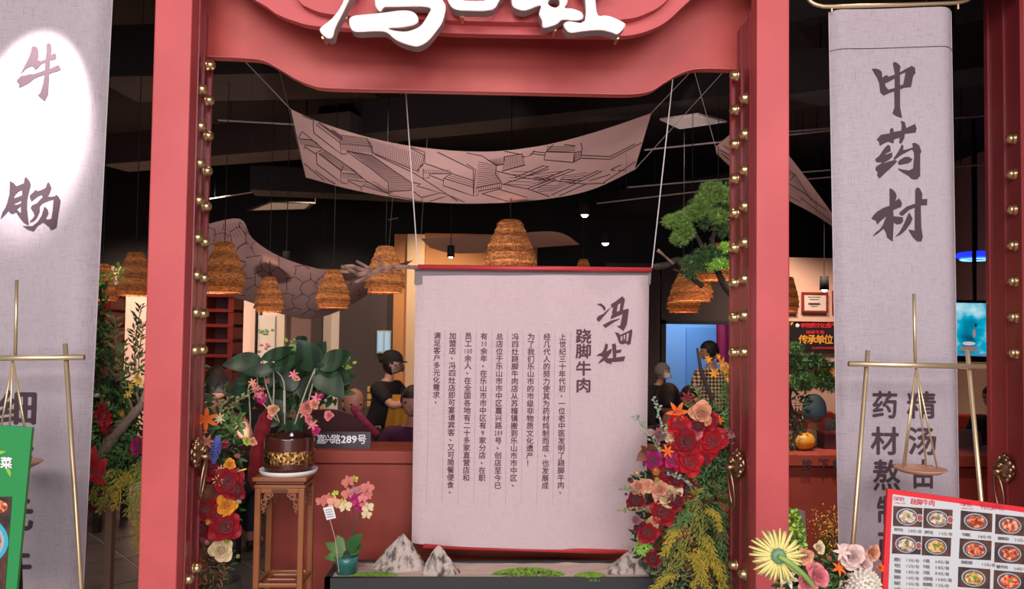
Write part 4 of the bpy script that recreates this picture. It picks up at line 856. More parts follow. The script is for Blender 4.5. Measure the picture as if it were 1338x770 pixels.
for (x, y), (sx, sy) in (((1033, 421), (1, 1)), ((1096, 421), (-1, 1)), ((1096, 461), (-1, -1))):
    q_ = [P(x, y, 6.464), P(x + 5 * sx, y, 6.464), P(x, y + 5 * sy, 6.464)]; obj('corner_ornament', M().prism(q_, [p + Vector((0, .005, 0)) for p in q_]), m_yl, t, world=True)
frame(1064, 1096, 474, 496, 6.49, m_fr, mat('yellow_silk', (0, 0, 0)), 'yellow picture low on the wall above the booths')
# wall drawing on the pale panel
t = thing('wall_picture', 'tall white wall picture with green leaves and pink blossoms', 'picture', tuple(P(345, 480, 6.78)))
a, b = P(338, 412, 6.78), P(358, 492, 6.78); obj('sheet', M().bbox((a.x, 6.77, b.z), (b.x, 6.79, a.z)), mat('picture_white', (.72, .66, .60), .7), t, world=True)
obj('dark_edge', M().bbox((a.x - .03, 6.74, 0), (a.x - .01, 6.8, P(340, 372, 6.78).z)), m_black, t, world=True)
for k in range(16):
    c = P(345 + random.gauss(0, 4), (433 if k < 9 else 453) + random.gauss(0, 3), 6.765); obj('blossom', M().ball(tuple(c), .022, 7, 4, (1, .2, .7)), mat('leaf_print', (.25, .42, .16), .8) if k < 9 else mat('blossom_print', (.7, .25, .32), .8), t, world=True)
# booths along the back, tables
m_booth = mat('booth_red', (.26, .02, .02), .5); m_booth_d = mat('booth_dark', (.07, .015, .02), .5)
def booth(x0, x1, ytop, Y, label, mt=m_booth):
    a, b = P(x0, ytop, Y), P(x1, ytop, Y); z = a.z; t = thing('booth_seat', label, 'bench', ((a.x + b.x) / 2, Y, 0))
    bevel(obj('backrest', M().bbox((a.x, Y + .35, .4), (b.x, Y + .48, z)), mt, t, world=True), .02); bevel(obj('seat', M().bbox((a.x, Y - .10, .32), (b.x, Y + .35, .45)), m_booth_d, t, world=True), .02)
    obj('plinth', M().bbox((a.x + .03, Y - .06, 0), (b.x - .03, Y + .40, .32)), m_black, t, world=True); return t
booth(1012, 1108, 541, 5.6, 'dark red booth under the framed certificates')
booth(1246, 1330, 546, 5.2, 'bright red booth below the television', mat('booth_bright', (.50, .04, .03), .5))
m_tb = mat('table_dark', (.05, .025, .02), .35)
def table(x, z, Y, wx, wy, label, mt=m_tb, h=.75):
    t = thing('dining_table', label, 'table', (x, Y, 0), group='dining tables')
    bevel(obj('tabletop', M().box((0, 0, h - .02), (wx, wy, .04)), mt, t), .006)
    for sx in (-1, 1):
        for sy in (-1, 1): obj('leg', M().box((sx * (wx / 2 - .06), sy * (wy / 2 - .06), (h - .04) / 2), (.05, .05, h - .04)), m_black, t)
    return t
table(P(1075, 560, 4.2).x, 0, 4.2, .9, .7, 'dark dining table with cups beyond the herb banner')
table(P(1335, 580, 2.75).x, 0, 2.75, .7, .6, 'dark dining table by the grey padded chair')
table(P(490, 570, 3.0).x, 0, 3.0, 1.0, .7, 'dark dining table in front of the worker in the black cap')
table(P(770, 570, 3.9).x, 0, 3.5, .8, .6, 'dark dining table in front of the blue doorway')
table(P(235, 570, 4.0).x - .1, 0, 3.7, .8, .6, 'dark dining table below the slatted red shelf')
for i, (px, Y, lb) in enumerate(((1088, 4.15, 'clear glass nearest the herb banner'), (1094, 4.05, 'clear glass in front, partly behind the herb banner'), (1083, 4.3, 'clear glass at the back of the trio'))):
    c = P(px, 560, Y); tag(obj('drinking_glass', M().lathe([(0, 0), (.032, 0), (.037, .14), (.034, .14), (.03, .008), (0, .008)], 14), mat('glass', (.75, .8, .85), .1, trans=.85), smooth=True), lb + ' on the dark table', 'glass', 'glasses on the dark table').location = (c.x, Y, .752)
# television
a, b = P(1252, 396, 4.6), P(1302, 467, 4.6)
tv = thing('television', 'wall television showing a cyan and white kitchen scene', 'television', ((a.x + b.x) / 2, 4.6, b.z))
obj('casing', M().bbox((a.x - .25, 4.6, b.z - .05), (b.x, 4.66, a.z + .03)), m_black, tv, world=True)
mt_tv = bpy.data.materials.new('tv_picture'); mt_tv.use_nodes = True; nt = mt_tv.node_tree; bb = nt.nodes['Principled BSDF']; bb.inputs['Base Color'].default_value = (0, 0, 0, 1)
tc = nt.nodes.new('ShaderNodeTexCoord'); n1 = nt.nodes.new('ShaderNodeTexNoise'); n1.inputs['Scale'].default_value = 3.4; n1.inputs['Detail'].default_value = 4; nt.links.new(tc.outputs['Object'], n1.inputs['Vector'])
r1 = nt.nodes.new('ShaderNodeValToRGB'); cr = r1.color_ramp; cr.elements[0].color = (.0, .08, .16, 1); cr.elements[0].position = .30; cr.elements[1].color = (.75, 1, 1, 1); cr.elements[1].position = .72
e_ = cr.elements.new(.47); e_.color = (.0, .36, .55, 1); nt.links.new(n1.outputs['Fac'], r1.inputs[0]); nt.links.new(r1.outputs[0], bb.inputs['Emission Color']); bb.inputs['Emission Strength'].default_value = 1.0
obj('screen', M().bbox((a.x - .22, 4.59, b.z + .01), (b.x, 4.602, a.z)), mt_tv, tv, world=True)
def em_mat(n, c, s): return mat(n, (0, 0, 0), .5, emit=c, estr=s)
for (x, y, rx, ry), mm in (((1273, 436, 2.0, 6), em_mat('tv_skin', (.45, .25, .22), .8)), ((1275, 425, 2.2, 2.6), em_mat('tv_hair', (.06, .04, .06), .6)), ((1266, 449, 9, 2.6), em_mat('tv_shirt', (.6, .55, .6), .9)), ((1266, 456, 14, 3.5), em_mat('tv_table', (.3, .2, .2), .8))):
    c = P(x, y, 4.588); k = .0076; obj('picture_figure', M().ball(tuple(c), 1, 12, 6, (rx * k, .003, ry * k)), mm, tv, world=True)
obj('ceiling_pole', M().tube([((a.x + b.x) / 2, 4.64, a.z), ((a.x + b.x) / 2, 4.64, 3.955)], .02, 8), m_black, tv, world=True)
a2, b2 = P(1250, 462, 4.585), P(1302, 465.5, 4.585); obj('subtitle_bar', M().bbox((a2.x, 4.583, b2.z), (b2.x, 4.588, a2.z)), em_mat('tv_sub', (.1, .25, .5), .8), tv, world=True)
# grey padded chair by the booth, red velvet chairs, small dark chair near the pot
def tub_chair(loc, rz, r, zt_, mt, label, name='tub_chair', arch=.9, grp=None):
    t = thing(name, label, 'chair', loc, rz, grp)
    def f(u, v):
        a = math.pi * (0 + 1.0 * u) + 0; z = .42 + (zt_ - .42) * v * (1 - arch * .55 * abs(math.cos(a)) ** 3); return (r * math.cos(a), r * math.sin(a) * .9, z)
    def f2(u, v):
        a = math.pi * u; z = .42 + (zt_ - .42) * v * (1 - arch * .55 * abs(math.cos(a)) ** 3); return ((r - .06) * math.cos(a), (r - .06) * math.sin(a) * .9, z)
    m = M().grid(f, 24, 8); m.grid(f2, 24, 8)
    for u in range(24): p = [f(u / 24, 1), f((u + 1) / 24, 1), f2((u + 1) / 24, 1), f2(u / 24, 1)]; m.add(p, [(0, 1, 2, 3)])
    for uu in (0, 1):
        for v in range(8): m.add([f(uu, v / 8), f(uu, (v + 1) / 8), f2(uu, (v + 1) / 8), f2(uu, v / 8)], [(0, 1, 2, 3)])
    obj('backrest', m, mt, t, True); obj('seat', M().lathe([(0, .40), (r * .95, .40), (r * .98, .44), (r * .9, .49), (0, .49)], 28), mt, t, True)
    for k in range(4): a = math.pi / 4 + k * math.pi / 2; obj('leg', M().tube([(r * .6 * math.cos(a), r * .6 * math.sin(a), .41), (r * .75 * math.cos(a), r * .75 * math.sin(a), 0)], .016, 8), m_black, t)
    return t
m_vel = mat('red_velvet', (.26, .006, .014), .85, sheen=.12, bump=.3, bscale=150); m_veld = mat('dark_velvet', (.05, .008, .012), .8, sheen=.3)
c = P(1262, 600, 2.6); tub_chair((c.x - .08, 2.7, 0), 3.4, .24, P(1262, 560, 2.6).z, mat('grey_pad', (.42, .38, .36), .6), 'pale grey padded chair half behind the herb banner')
c = P(438, 560, 1.9); tub_chair((c.x * .93, 1.62, 0), 3.1, .34, P(440, 524, 1.9).z, m_veld, 'dark maroon round-backed velvet chair behind the counter')
# edge of a red velvet chair beside the pot, built as a loose roll
dp = crom([P(362, 536, .78), P(350, 545, .76), P(341, 568, .74), P(336, 600, .74), P(333, 640, .78)], 24)
tag(obj('velvet_chair_edge', M().tube(dp, [.02, .028, .034] + [.036 + .003 * math.sin(i * 1.9) for i in range(19)] + [.03, .02, .006], 14), m_vel, None, True), 'bright red velvet edge of a chair beside the brown pot', 'chair edge')
# sign with address on a low dark board on the counter
sb = thing('address_sign', 'low dark board with white address lettering on the counter by the pot', 'sign', (P(440, 587, 1.05).x, 1.05, zc))
a, b = P(404, 586, 1.05), P(484, 565, 1.05)
obj('board', M().bbox((a.x, 1.06, zc), (b.x, 1.075, b.z)), mat('smoke_board', (.05, .045, .05), .25), sb, world=True)
shS = Sheet((404, 560), (484, 560), (404, 588), (484, 588), 1.058, lambda u, v: 0)
for c, x, w in (('嘉', 419.5, 10), ('兴', 429.5, 10.5), ('路', 439.5, 10.5), ('2', 449, 11), ('8', 456, 11), ('9', 463, 11), ('号', 473, 11)): pxchar(shS, sb, c, x, 574.3, w * (1.1 if ord(c) < 256 else 1), 11.5, .018 if ord(c) > 256 else .04, mt=mat('letter_white', (.85, .85, .85), .5), off=.002)
# things on the table behind: dish, wicker basket with a napkin
c = P(490, 565, 2.6); t = thing('wicker_basket', 'small wicker basket with folded paper napkins on the table of the bald diner', 'basket', (c.x, 2.75, .752))
obj('bowl', M().lathe([(0, .0), (.09, 0), (.13, .09), (.12, .09), (.085, .01), (0, .01)], 24), mat('wicker', (.20, .10, .05), .8, bump=1, bscale=90), t, True)
for k in range(7): a = k * .9; obj('napkin', M().tube([(.05 * math.cos(a), .03 * math.sin(a), .03), (.015 * math.cos(a), .01, .22)], [.022, .004], 4), mat('napkin', (.75, .5, .36), .7), t)
c = P(509, 567, 2.5); t = tag(obj('dinner_plate', M().lathe([(0, 0), (.07, 0), (.12, .02), (.118, .023), (.07, .006), (0, .006)], 28), m_white, None, True), 'white plate at the table edge near the worker', 'plate'); t.location = (c.x, 2.78, .753)
# pumpkin and dark box on the right counter
c = P(1050, 595, 1.12); t = thing('pumpkin', 'orange-yellow pumpkin on the counter above the ledge lettering', 'pumpkin', (c.x, 1.14, zc))
m = M(); r = .058
for k in range(1): m.ball((0, 0, r * .85), r, 30, 12, (1.15, 1.1, .9), fn=lambda d: 1 + .06 * abs(math.sin(math.atan2(d.y, d.x) * 5)) - .12 * abs(d.z) ** 6)
obj('flesh', m, mat('pumpkin', (.62, .27, .02), .5, bump=.1), t, True); obj('stem', M().tube([(0, 0, r * 1.5), (.006, 0, r * 1.75), (.016, 0, r * 1.9)], [.009, .007, .008], 8), mat('stem_brown', (.2, .15, .05), .8), t, True)
c = P(1083, 590, 1.25); t = thing('drawer_box', 'dark plum box with a lid on the counter beside the pumpkin', 'box', (c.x, 1.22, zc)); obj('body', M().box((0, 0, .04), (.12, .10, .08)), m_booth_d, t); obj('lid', M().box((0, 0, .085), (.125, .105, .01)), m_booth, t)
# ================================================================== MENU BOARDS
def board(label, tl, tr, br_, bl_, Y0, Y1, mb, name='menu_board'):
    """four pixel corners, depth Y0 at the left and Y1 at the right"""
    c = [P(*tl, Y0), P(*tr, Y1), P(*br_, Y1), P(*bl_, Y0)]; t = thing(name, label, 'menu board', ((c[0].x + c[1].x) / 2, (Y0 + Y1) / 2, 0))
    n = (c[1] - c[0]).cross(c[3] - c[0]).normalized(); n = n if n.y < 0 else -n
    obj('board', M().prism([p for p in c], [p - n * .012 for p in c]), mb, t, world=True)
    def at(u, v, off=0): return (c[0] * (1 - u) + c[1] * u) * (1 - v) + (c[3] * (1 - u) + c[2] * u) * v + n * off
    for u in (.12, .88):
        p = at(u, .3, -.02); q_ = Vector((p.x, p.y + .12, 0)); obj('support_leg', M().tube([p, q_], .010, 8), m_black, t, world=True)
    return t, at, c
def inv(c, px, py):
    """pixel -> (u, v) on the board quad"""
    n = (c[1] - c[0]).cross(c[3] - c[0]); d = ray(px, py); p = CO + d * ((c[0] - CO).dot(n) / d.dot(n)); ex, ey = c[1] - c[0], c[3] - c[0]
    w = p - c[0]; a, b, e = ex.dot(ex), ex.dot(ey), ey.dot(ey); f, g = w.dot(ex), w.dot(ey); D = a * e - b * b; return (f * e - b * g) / D, (a * g - b * f) / D
bt, at, cc = board('red-bordered menu board with dish photographs beside the cut flowers', (1160, 639), (1372, 668), (1362, 915), (1147, 890), -.62, -.62, mat('menu_red', (.75, .03, .04), .4))
ex, ey = cc[1] - cc[0], cc[3] - cc[0]
def rect(par, name, quad, mt, off, lift=.002):
    uv = [inv(cc, *q) for q in quad]; f = [cc[0] + ex * u + ey * v for u, v in uv]; nn_ = ex.cross(ey).normalized(); nn_ = nn_ if nn_.y < 0 else -nn_
    return obj(name, M().prism([p + nn_ * (off + lift) for p in f], [p + nn_ * off for p in f]), mt, par, world=True)
rect(bt, 'paper', [(1166, 646), (1360, 673), (1352, 900), (1155, 880)], mat('menu_paper', (.60, .62, .62), .5), .0)
def dishmat(n, c1, c2, c3):
    m = bpy.data.materials.new(n); m.use_nodes = True; nt = m.node_tree; b = nt.nodes['Principled BSDF']; b.inputs['Roughness'].default_value = .4
    tc = nt.nodes.new('ShaderNodeTexCoord'); v = nt.nodes.new('ShaderNodeTexNoise'); v.inputs['Scale'].default_value = 95; v.inputs['Detail'].default_value = 2; nt.links.new(tc.outputs['Object'], v.inputs['Vector'])
    r = nt.nodes.new('ShaderNodeValToRGB'); r.color_ramp.elements[0].color = (*c1, 1); r.color_ramp.elements[0].position = .36; r.color_ramp.elements[1].color = (*c3, 1); r.color_ramp.elements[1].position = .66
    e = r.color_ramp.elements.new(.5); e.color = (*c2, 1); nt.links.new(v.outputs['Fac'], r.inputs[0]); nt.links.new(r.outputs[0], b.inputs['Base Color']); return m
dm = [dishmat('dish_pale', (.25, .12, .07), (.55, .40, .28), (.80, .72, .60)), dishmat('dish_red', (.22, .03, .01), (.60, .13, .05), (.85, .50, .32)), dishmat('dish_noodle', (.25, .12, .02), (.62, .38, .10), (.80, .66, .35)), dishmat('dish_chilli', (.30, .02, .01), (.75, .10, .03), (.92, .40, .20))]
m_bg = mat('photo_dark', (.035, .022, .025), .5, col2=(.12, .05, .03), scale=30); m_pla = mat('photo_plate', (.42, .45, .48), .4); m_grn = mat('herb_green', (.10, .32, .03), .6); m_pnk = mat('photo_sauce', (.45, .07, .04), .5)
U = lambda l: [(1150 + x / 5.92, 640 + y / 5.92) for x, y in l]; V = lambda l: [(1238 + x / 5.92, 640 + y / 5.92) for x, y in l]
def dish(q, k, off=.002, plate=True):
    o = rect(bt, 'dish_photo', q, m_bg, off); cx_ = sum(p[0] for p in q) / 4; cy_ = sum(p[1] for p in q) / 4; w = abs(q[1][0] - q[0][0]); h = abs(q[3][1] - q[0][1]); sl = (q[1][1] - q[0][1]) / w
    def ell(rx, ry, ox=0, oy=0, n=20, jit=0): return [(cx_ + ox + rx * w * math.cos(a), cy_ + oy + (rx * w * math.cos(a) + ox) * sl + ry * h * math.sin(a) * (1 + jit * math.sin(a * 5 + cx_))) for a in [i / n * 6.283 for i in range(n)]]
    rect(o, 'plate', ell(.38, .42, -w * .03), m_pla, off + .002, .001); rect(o, 'plate_rim', ell(.34, .37, -w * .03), mat('photo_inner', (.10, .09, .10), .4), off + .003, .001)
    rect(o, 'food', ell(.29, .31, -w * .03, 0, 20, .12), dm[k], off + .004, .001)
    if k != 1: rect(o, 'garnish', ell(.06, .09, w * .0, -h * .04, 8, .3), m_grn, off + .005, .001)
    if k == 0: rect(o, 'dip_bowl', ell(.11, .2, w * .40, 0, 14), m_pla, off + .004, .001); rect(o, 'dip', ell(.08, .15, w * .40, 0, 12), m_pnk, off + .005, .001)
for q, k in ((U([(100, 125), (322, 142), (318, 288), (96, 280)]), 0), (U([(334, 142), (556, 155), (550, 305), (330, 295)]), 0), (U([(92, 342), (312, 358), (308, 500), (88, 492)]), 0), (U([(322, 358), (545, 372), (538, 515), (318, 505)]), 2),
             (V([(100, 160), (342, 185), (338, 328), (95, 308)]), 1), (V([(368, 188), (600, 212), (598, 360), (364, 340)]), 1), (V([(92, 375), (336, 395), (330, 545), (85, 532)]), 1), (V([(362, 405), (600, 425), (598, 578), (358, 560)]), 1), (V([(80, 595), (326, 615), (322, 768), (76, 750)]), 2), (V([(356, 620), (600, 642), (598, 790), (350, 775)]), 3)):
    dish(q, k)
def btext(s, px, py, adv, h, mt, bold=.008, slope=.075):
    nn_ = ex.cross(ey).normalized(); nn_ = nn_ if nn_.y < 0 else -nn_; m = M()
    exn = ex.normalized(); eyn = -(ey.normalized()); k = 1 / FPX * 2.4
    for i, c in enumerate(s):
        u, v = inv(cc, px + adv * i, py + adv * i * slope); o_ = cc[0] + ex * u + ey * v + nn_ * .0035
        glyph(m, c, lambda a, b: o_ + exn * a + eyn * b, em(h) * k, bold)
    return obj('menu_text', m, mt, bt, world=True, recalc=False, kind='stuff')
m_mr = mat('menu_letter_red', (.65, .04, .06), .5); m_mk = mat('menu_letter', (.10, .09, .10), .5)
btext('冯四灶', 1169, 651.5, 5, 5, m_mr); btext('FENGSIZAO', 1168.5, 657, 1.7, 2, m_mr, .01); btext('跷脚牛肉', 1193, 655.5, 8, 7.5, m_mr, .02)
btext('冯四灶', 1257, 658.5, 5, 5, m_mr); btext('FENGSIZAO', 1256, 664, 1.7, 2, m_mr, .01); btext('特色炒菜', 1284.5, 661.5, 7.6, 7.5, m_mr, .02)
for s, x, y in (('鲜牛肉', 1170, 692), ('38元/份', 1187, 693.5), ('鲜牛舌', 1209.5, 695.5), ('15元/份', 1227, 697), ('牛蹄筋', 1258, 698.5), ('38元/份', 1278, 701), ('酸辣鸡杂', 1305, 703.5), ('35元/份', 1326, 705.5), ('鱼香豆腐', 1257, 734.5), ('15元/份', 1283, 737.5), ('爆炒牛肉', 1303, 740.5), ('38元/份', 1325, 743)): btext(s, x, y, 3.6, 4.2, m_mk)
for r_i, (a_, b_, c_, d_) in enumerate((('脆肚', '15元/份', '小锅', '68元/锅'), ('毛肚', '15元/份', '中锅', '58元/锅'), ('脊髓', '18元/份', '大锅', '80元/锅'), ('脆肠', '10元/份', '全家福', '108元/锅'), ('脑花', '15元/份', '鲜黄喉', '15元/份'), ('火宝', '15元/份', '白肚', '15元/份'))):
    y = 731 + r_i * 7.7; btext(a_, 1170, y, 4, 4.6, m_mk); btext(b_, 1184, y + .8, 3.5, 4.3, m_mk); btext(c_, 1207.5, y + 1.8, 4, 4.6, m_mk); btext(d_, 1222.5, y + 2.8, 3.6, 4.3, m_mk)
gb, gat, cc = board('green menu board with a white character and a photographed bowl', (-110, 549), (42, 559), (16, 830), (-120, 815), -.5, -.5, mat('board_green', (.03, .30, .08), .4))
ex, ey = cc[1] - cc[0], cc[3] - cc[0]
def gtext(c, px, py, h, mt, bold):
    nn_ = ex.cross(ey).normalized(); nn_ = nn_ if nn_.y < 0 else -nn_; m = M(); u, v = inv(cc, px, py); o_ = cc[0] + ex * u + ey * v + nn_ * .003; exn = ex.normalized(); eyn = -(ey.normalized())
    glyph(m, c, lambda a, b: o_ + exn * a + eyn * b, em(h) * 2.5 / FPX, bold); return obj('menu_text', m, mt, gb, world=True, recalc=False)
gtext('菜', 9, 605, 13, mat('letter_white', (0, 0, 0)), .05); gtext('川', -12, 603, 13, mat('letter_white', (0, 0, 0)), .05)
rect(gb, 'leaf_swash', [(-4, 592), (2, 589), (9, 590), (3, 593), (-4, 596)], mat('lime_swash', (.30, .55, .08), .5), .001, .001)
rect(gb, 'leaf_swash', [(7, 612), (12, 612), (15, 618), (14, 624), (11, 619)], mat('lime_swash', (0, 0, 0)), .001, .001)
gp = rect(gb, 'dish_photo', [(-110, 652), (16, 649), (5, 800), (-110, 800)], m_bg, .001)
ell = lambda cx_, cy_, rx, ry, n=40: [(cx_ + rx * math.cos(k / n * 6.283), cy_ + ry * math.sin(k / n * 6.283)) for k in range(n)]
rect(gp, 'bowl_rim', ell(-42, 707, 54, 38), mat('cyan_bowl', (.05, .45, .60), .4), .003, .001); rect(gp, 'bowl_inside', ell(-42, 707, 49, 33), mat('photo_plate', (0, 0, 0)), .004, .001); rect(gp, 'food', ell(-42, 708, 45, 29), dishmat('dish_stew', (.20, .07, .04), (.52, .24, .15), (.78, .55, .42)), .005, .001)
rect(gp, 'side_dish', ell(-6, 662, 17, 9), dm[1], .003, .001)
# ================================================================== FLOWERS AND PLANTS
def pet(L, w, cup, curl_, n=4, m_=3, tw=0.0):
    """petal along +x, returns verts, faces; cup lifts the sides, curl lifts/lowers the tip"""
    vs = []; fs = []
    for i in range(n + 1):
        t = i / n; ww = w * math.sin(math.pi * (.10 + .90 * t ** 1.15) * (.94 if w / L > .45 else 1)) ** (.5 if w / L > .45 else .8)
        for j in range(m_ + 1):
            s = j / m_ * 2 - 1; vs.append(Vector((L * t - .12 * L * abs(s) ** 2 * t * .5, s * ww / 2, curl_ * t * t * L + cup * s * s * ww)))
    for i in range(n):
        for j in range(m_): a = i * (m_ + 1) + j; fs.append((a, a + 1, a + m_ + 2, a + m_ + 1))
    return vs, fs
def rose_mesh(seed=0, open_=1.0):
    """unit radius 1 rose facing +z"""
    rr = random.Random(seed); m = M(); n = 20
    for k in range(n):
        t = k / (n - 1); a = k * 2.4 + rr.uniform(-.2, .2); tilt = 1.45 - 1.15 * t ** 1.1 * open_; L = .42 + .50 * t; w = .50 + .62 * t; r0 = .04 + .13 * t
        vs, fs = pet(L, w, .22, -.30 * t + .10, 4, 4)
        mx = Matrix.Rotation(a, 4, 'Z') @ Matrix.Translation((r0, 0, -.18 * t)) @ Matrix.Rotation(-tilt, 4, 'Y')
        m.add(vs, fs, mx)
    m.ball((0, 0, -.10), .28, 10, 6); return m
def star_mesh(n, L, w, tilt, curl_, cup=.25, layers=1, core=.12, seed=0):
    rr = random.Random(seed); m = M()
    for l in range(layers):
        for k in range(n):
            a = (k + .5 * l) / n * 6.283 + rr.uniform(-.08, .08); vs, fs = pet(L * (1 - .22 * l) * rr.uniform(.92, 1.05), w, cup, curl_, 5, 2)
            m.add(vs, fs, Matrix.Rotation(a, 4, 'Z') @ Matrix.Translation((core * .6, 0, .05 * l)) @ Matrix.Rotation(-(tilt + .35 * l), 4, 'Y'))
    if core: m.ball((0, 0, .04), core, 10, 6)
    return m
def pom_mesh(seed=0, n=110, L=.34):
    rr = random.Random(seed); m = M(); m.ball((0, 0, 0), .7, 14, 10)
    for k in range(n):
        z = 1 - 2 * (k + .5) / n; a = k * 2.39996; r = math.sqrt(1 - z * z); d = Vector((r * math.cos(a), r * math.sin(a), z))
        vs, fs = pet(L, .2, .3, .4, 2, 2); q_ = d.to_track_quat('X', 'Z').to_matrix().to_4x4(); m.add(vs, fs, Matrix.Translation(d * .66) @ q_)
    return m
def bud_mesh():
    m = M()
    for k in range(5):
        vs, fs = pet(1.5, .95, .35, .15, 5, 3); m.add(vs, fs, Matrix.Rotation(k * 1.257, 4, 'Z') @ Matrix.Translation((.12, 0, -.7)) @ Matrix.Rotation(-1.32, 4, 'Y'))
    m.ball((0, 0, -.3), .42, 10, 8, (1, 1, 1.4)); return m
def spike_mesh(n=60, seed=2):
    rr = random.Random(seed); m = M()
    for k in range(n):
        z = -1.6 + 3.2 * k / n; r = .62 * (1 - abs(z) / 2.4); a = k * 2.4; m.ball((r * math.cos(a), r * math.sin(a), z), .17, 6, 4)
    m.tube([(0, 0, -1.9), (0, 0, 1.6)], .3, 8); return m
def cluster_mesh(n=26, seed=3):
    rr = random.Random(seed); m = M()
    for k in range(n):
        d = Vector((rr.gauss(0, 1), rr.gauss(0, 1), rr.gauss(0, 1))).normalized() * rr.uniform(.35, .9); s = star_mesh(4, .28, .2, .3, .1, core=.05, seed=k); m.join(s, Matrix.Translation(d) @ d.to_track_quat('Z', 'Y').to_matrix().to_4x4())
    return m
PROTO = {'rose': rose_mesh(1), 'rose2': rose_mesh(2, 1.15), 'lily': star_mesh(6, 1.15, .42, .55, -.35, .3, 1, .12), 'star': star_mesh(9, 1.0, .26, .25, -.1, .2, 1, .14), 'mum': star_mesh(16, 1.0, .22, .2, .1, .2, 3, .15), 'pom': pom_mesh(), 'bud': bud_mesh(), 'spike': spike_mesh(), 'cluster': cluster_mesh(),
         'tulip': bud_mesh(), 'protea': star_mesh(14, 1.0, .22, .9, .15, .3, 3, .2), 'anth': star_mesh(1, 1.6, 1.5, .2, -.1, .15, 1, .1)}
COL = {'crimson': (.36, .004, .014), 'red': (.55, .006, .016), 'dark': (.20, .004, .012), 'burg': (.17, .006, .022), 'orange': (.85, .16, .015), 'amber': (.88, .36, .02), 'yellow': (.88, .60, .06), 'peach': (.80, .38, .22), 'cream': (.80, .64, .36), 'pink': (.78, .22, .25), 'hot': (.55, .02, .16), 'pale': (.82, .60, .54),
       'blue': (.12, .16, .55), 'lime': (.50, .62, .06), 'brown': (.22, .07, .035), 'dusty': (.48, .20, .20), 'magenta': (.38, .01, .12), 'rust': (.32, .07, .02), 'white': (.85, .80, .68), 'coral': (.66, .20, .15)}
FM = {}
def flower_part(t, kind, col, px, py, rpx, Y, up=(0, -1, .25), name=None, label=None, sx=1.0, spin=None):
    key = (kind, col)
    if key not in FM:
        c = COL[col]; d = tuple(v * .55 for v in c)
        mm = mat('petal_' + col, c, .55, col2=d, scale=38, spec=.3, sheen=.2, lo=.4, hi=.8)
        o = obj('x', PROTO[kind], mm, None, True, recalc=False); FM[key] = o.data; bpy.data.objects.remove(o)
    c = P(px, py, Y); r = rpx * (Y - CAMY) / FPX
    nm = name or {'rose': 'rose', 'rose2': 'rose', 'lily': 'lily', 'star': 'daisy', 'mum': 'chrysanthemum', 'pom': 'pompom_flower', 'bud': 'flower_bud', 'spike': 'hyacinth', 'cluster': 'blossom_cluster', 'tulip': 'tulip', 'protea': 'protea', 'anth': 'anthurium'}[kind]
    o = bpy.data.objects.new(nm, FM[key]); S.collection.objects.link(o); o.parent = t; o.matrix_parent_inverse = Matrix.Translation(-t.location)
    if label: o['label'] = label
    d = Vector(up) + Vector((random.uniform(-.35, .35), random.uniform(-.2, .2), random.uniform(-.3, .3))); q_ = d.normalized().to_track_quat('Z', 'Y').to_matrix().to_4x4()
    o.matrix_basis = Matrix.Translation(c) @ q_ @ Matrix.Rotation(random.uniform(0, 6.28) if spin is None else spin, 4, 'Z') @ Matrix.Diagonal((r * sx, r, r, 1)); return o
def leafm(m, base, tip, w, bend=.15, n=6, fold=.25, nrm=None):
    """single leaf with midrib fold from base to tip"""
    b, t = Vector(base), Vector(tip); d = t - b; L = d.length
    if L < 1e-6: return
    d.normalize(); up = Vector(nrm) if nrm is not None else Vector((random.uniform(-.4, .4), -1, random.uniform(-.2, .8))); s = d.cross(up)
    if s.length < 1e-4: s = Vector((1, 0, 0))
    s.normalize(); nn_ = s.cross(d).normalized(); vs = []; fs = []
    for i in range(n + 1):
        q_ = i / n; ww = w / 2 * math.sin(math.pi * min(1, q_ ** .8)) ** .85 if 0 < q_ < 1 else 0; c = b + d * L * q_ + nn_ * (bend * L * math.sin(q_ * 2.4) )
        vs += [c - s * ww + nn_ * fold * ww, c, c + s * ww + nn_ * fold * ww]
    for i in range(n): a = i * 3; fs += [(a, a + 1, a + 4, a + 3), (a + 1, a + 2, a + 5, a + 4)]
    m.add(vs, fs)
def foliage(par, name, ells, Y, mt, n, L, w, spread=.06, world=True, kind='stuff', aspect=1, droop=0, seg=3):
    """ells: (px, py, rx, ry) pixel ellipses filled with n leaves each by area"""
    m = M(); tot = sum(a[2] * a[3] for a in ells)
    for (px, py, rx, ry) in ells:
        for k in range(int(n * rx * ry / tot)):
            a = random.random() * 6.283; q_ = math.sqrt(random.random()); c = P(px + rx * q_ * math.cos(a), py + ry * q_ * math.sin(a), Y) + Vector((0, random.uniform(-spread, spread) * math.sqrt(max(0, 1 - q_ * q_)) , 0))
            d = Vector((math.cos(a) * .8 + random.gauss(0, .6), random.gauss(-.3, .5), -math.sin(a) * .6 + random.gauss(0, .6) - droop)).normalized(); l = L * random.uniform(.6, 1.25); leafm(m, c, c + d * l, w * l / L, .1, seg)
    return obj(name, m, mt, par, True, world=world, kind=kind, recalc=False)
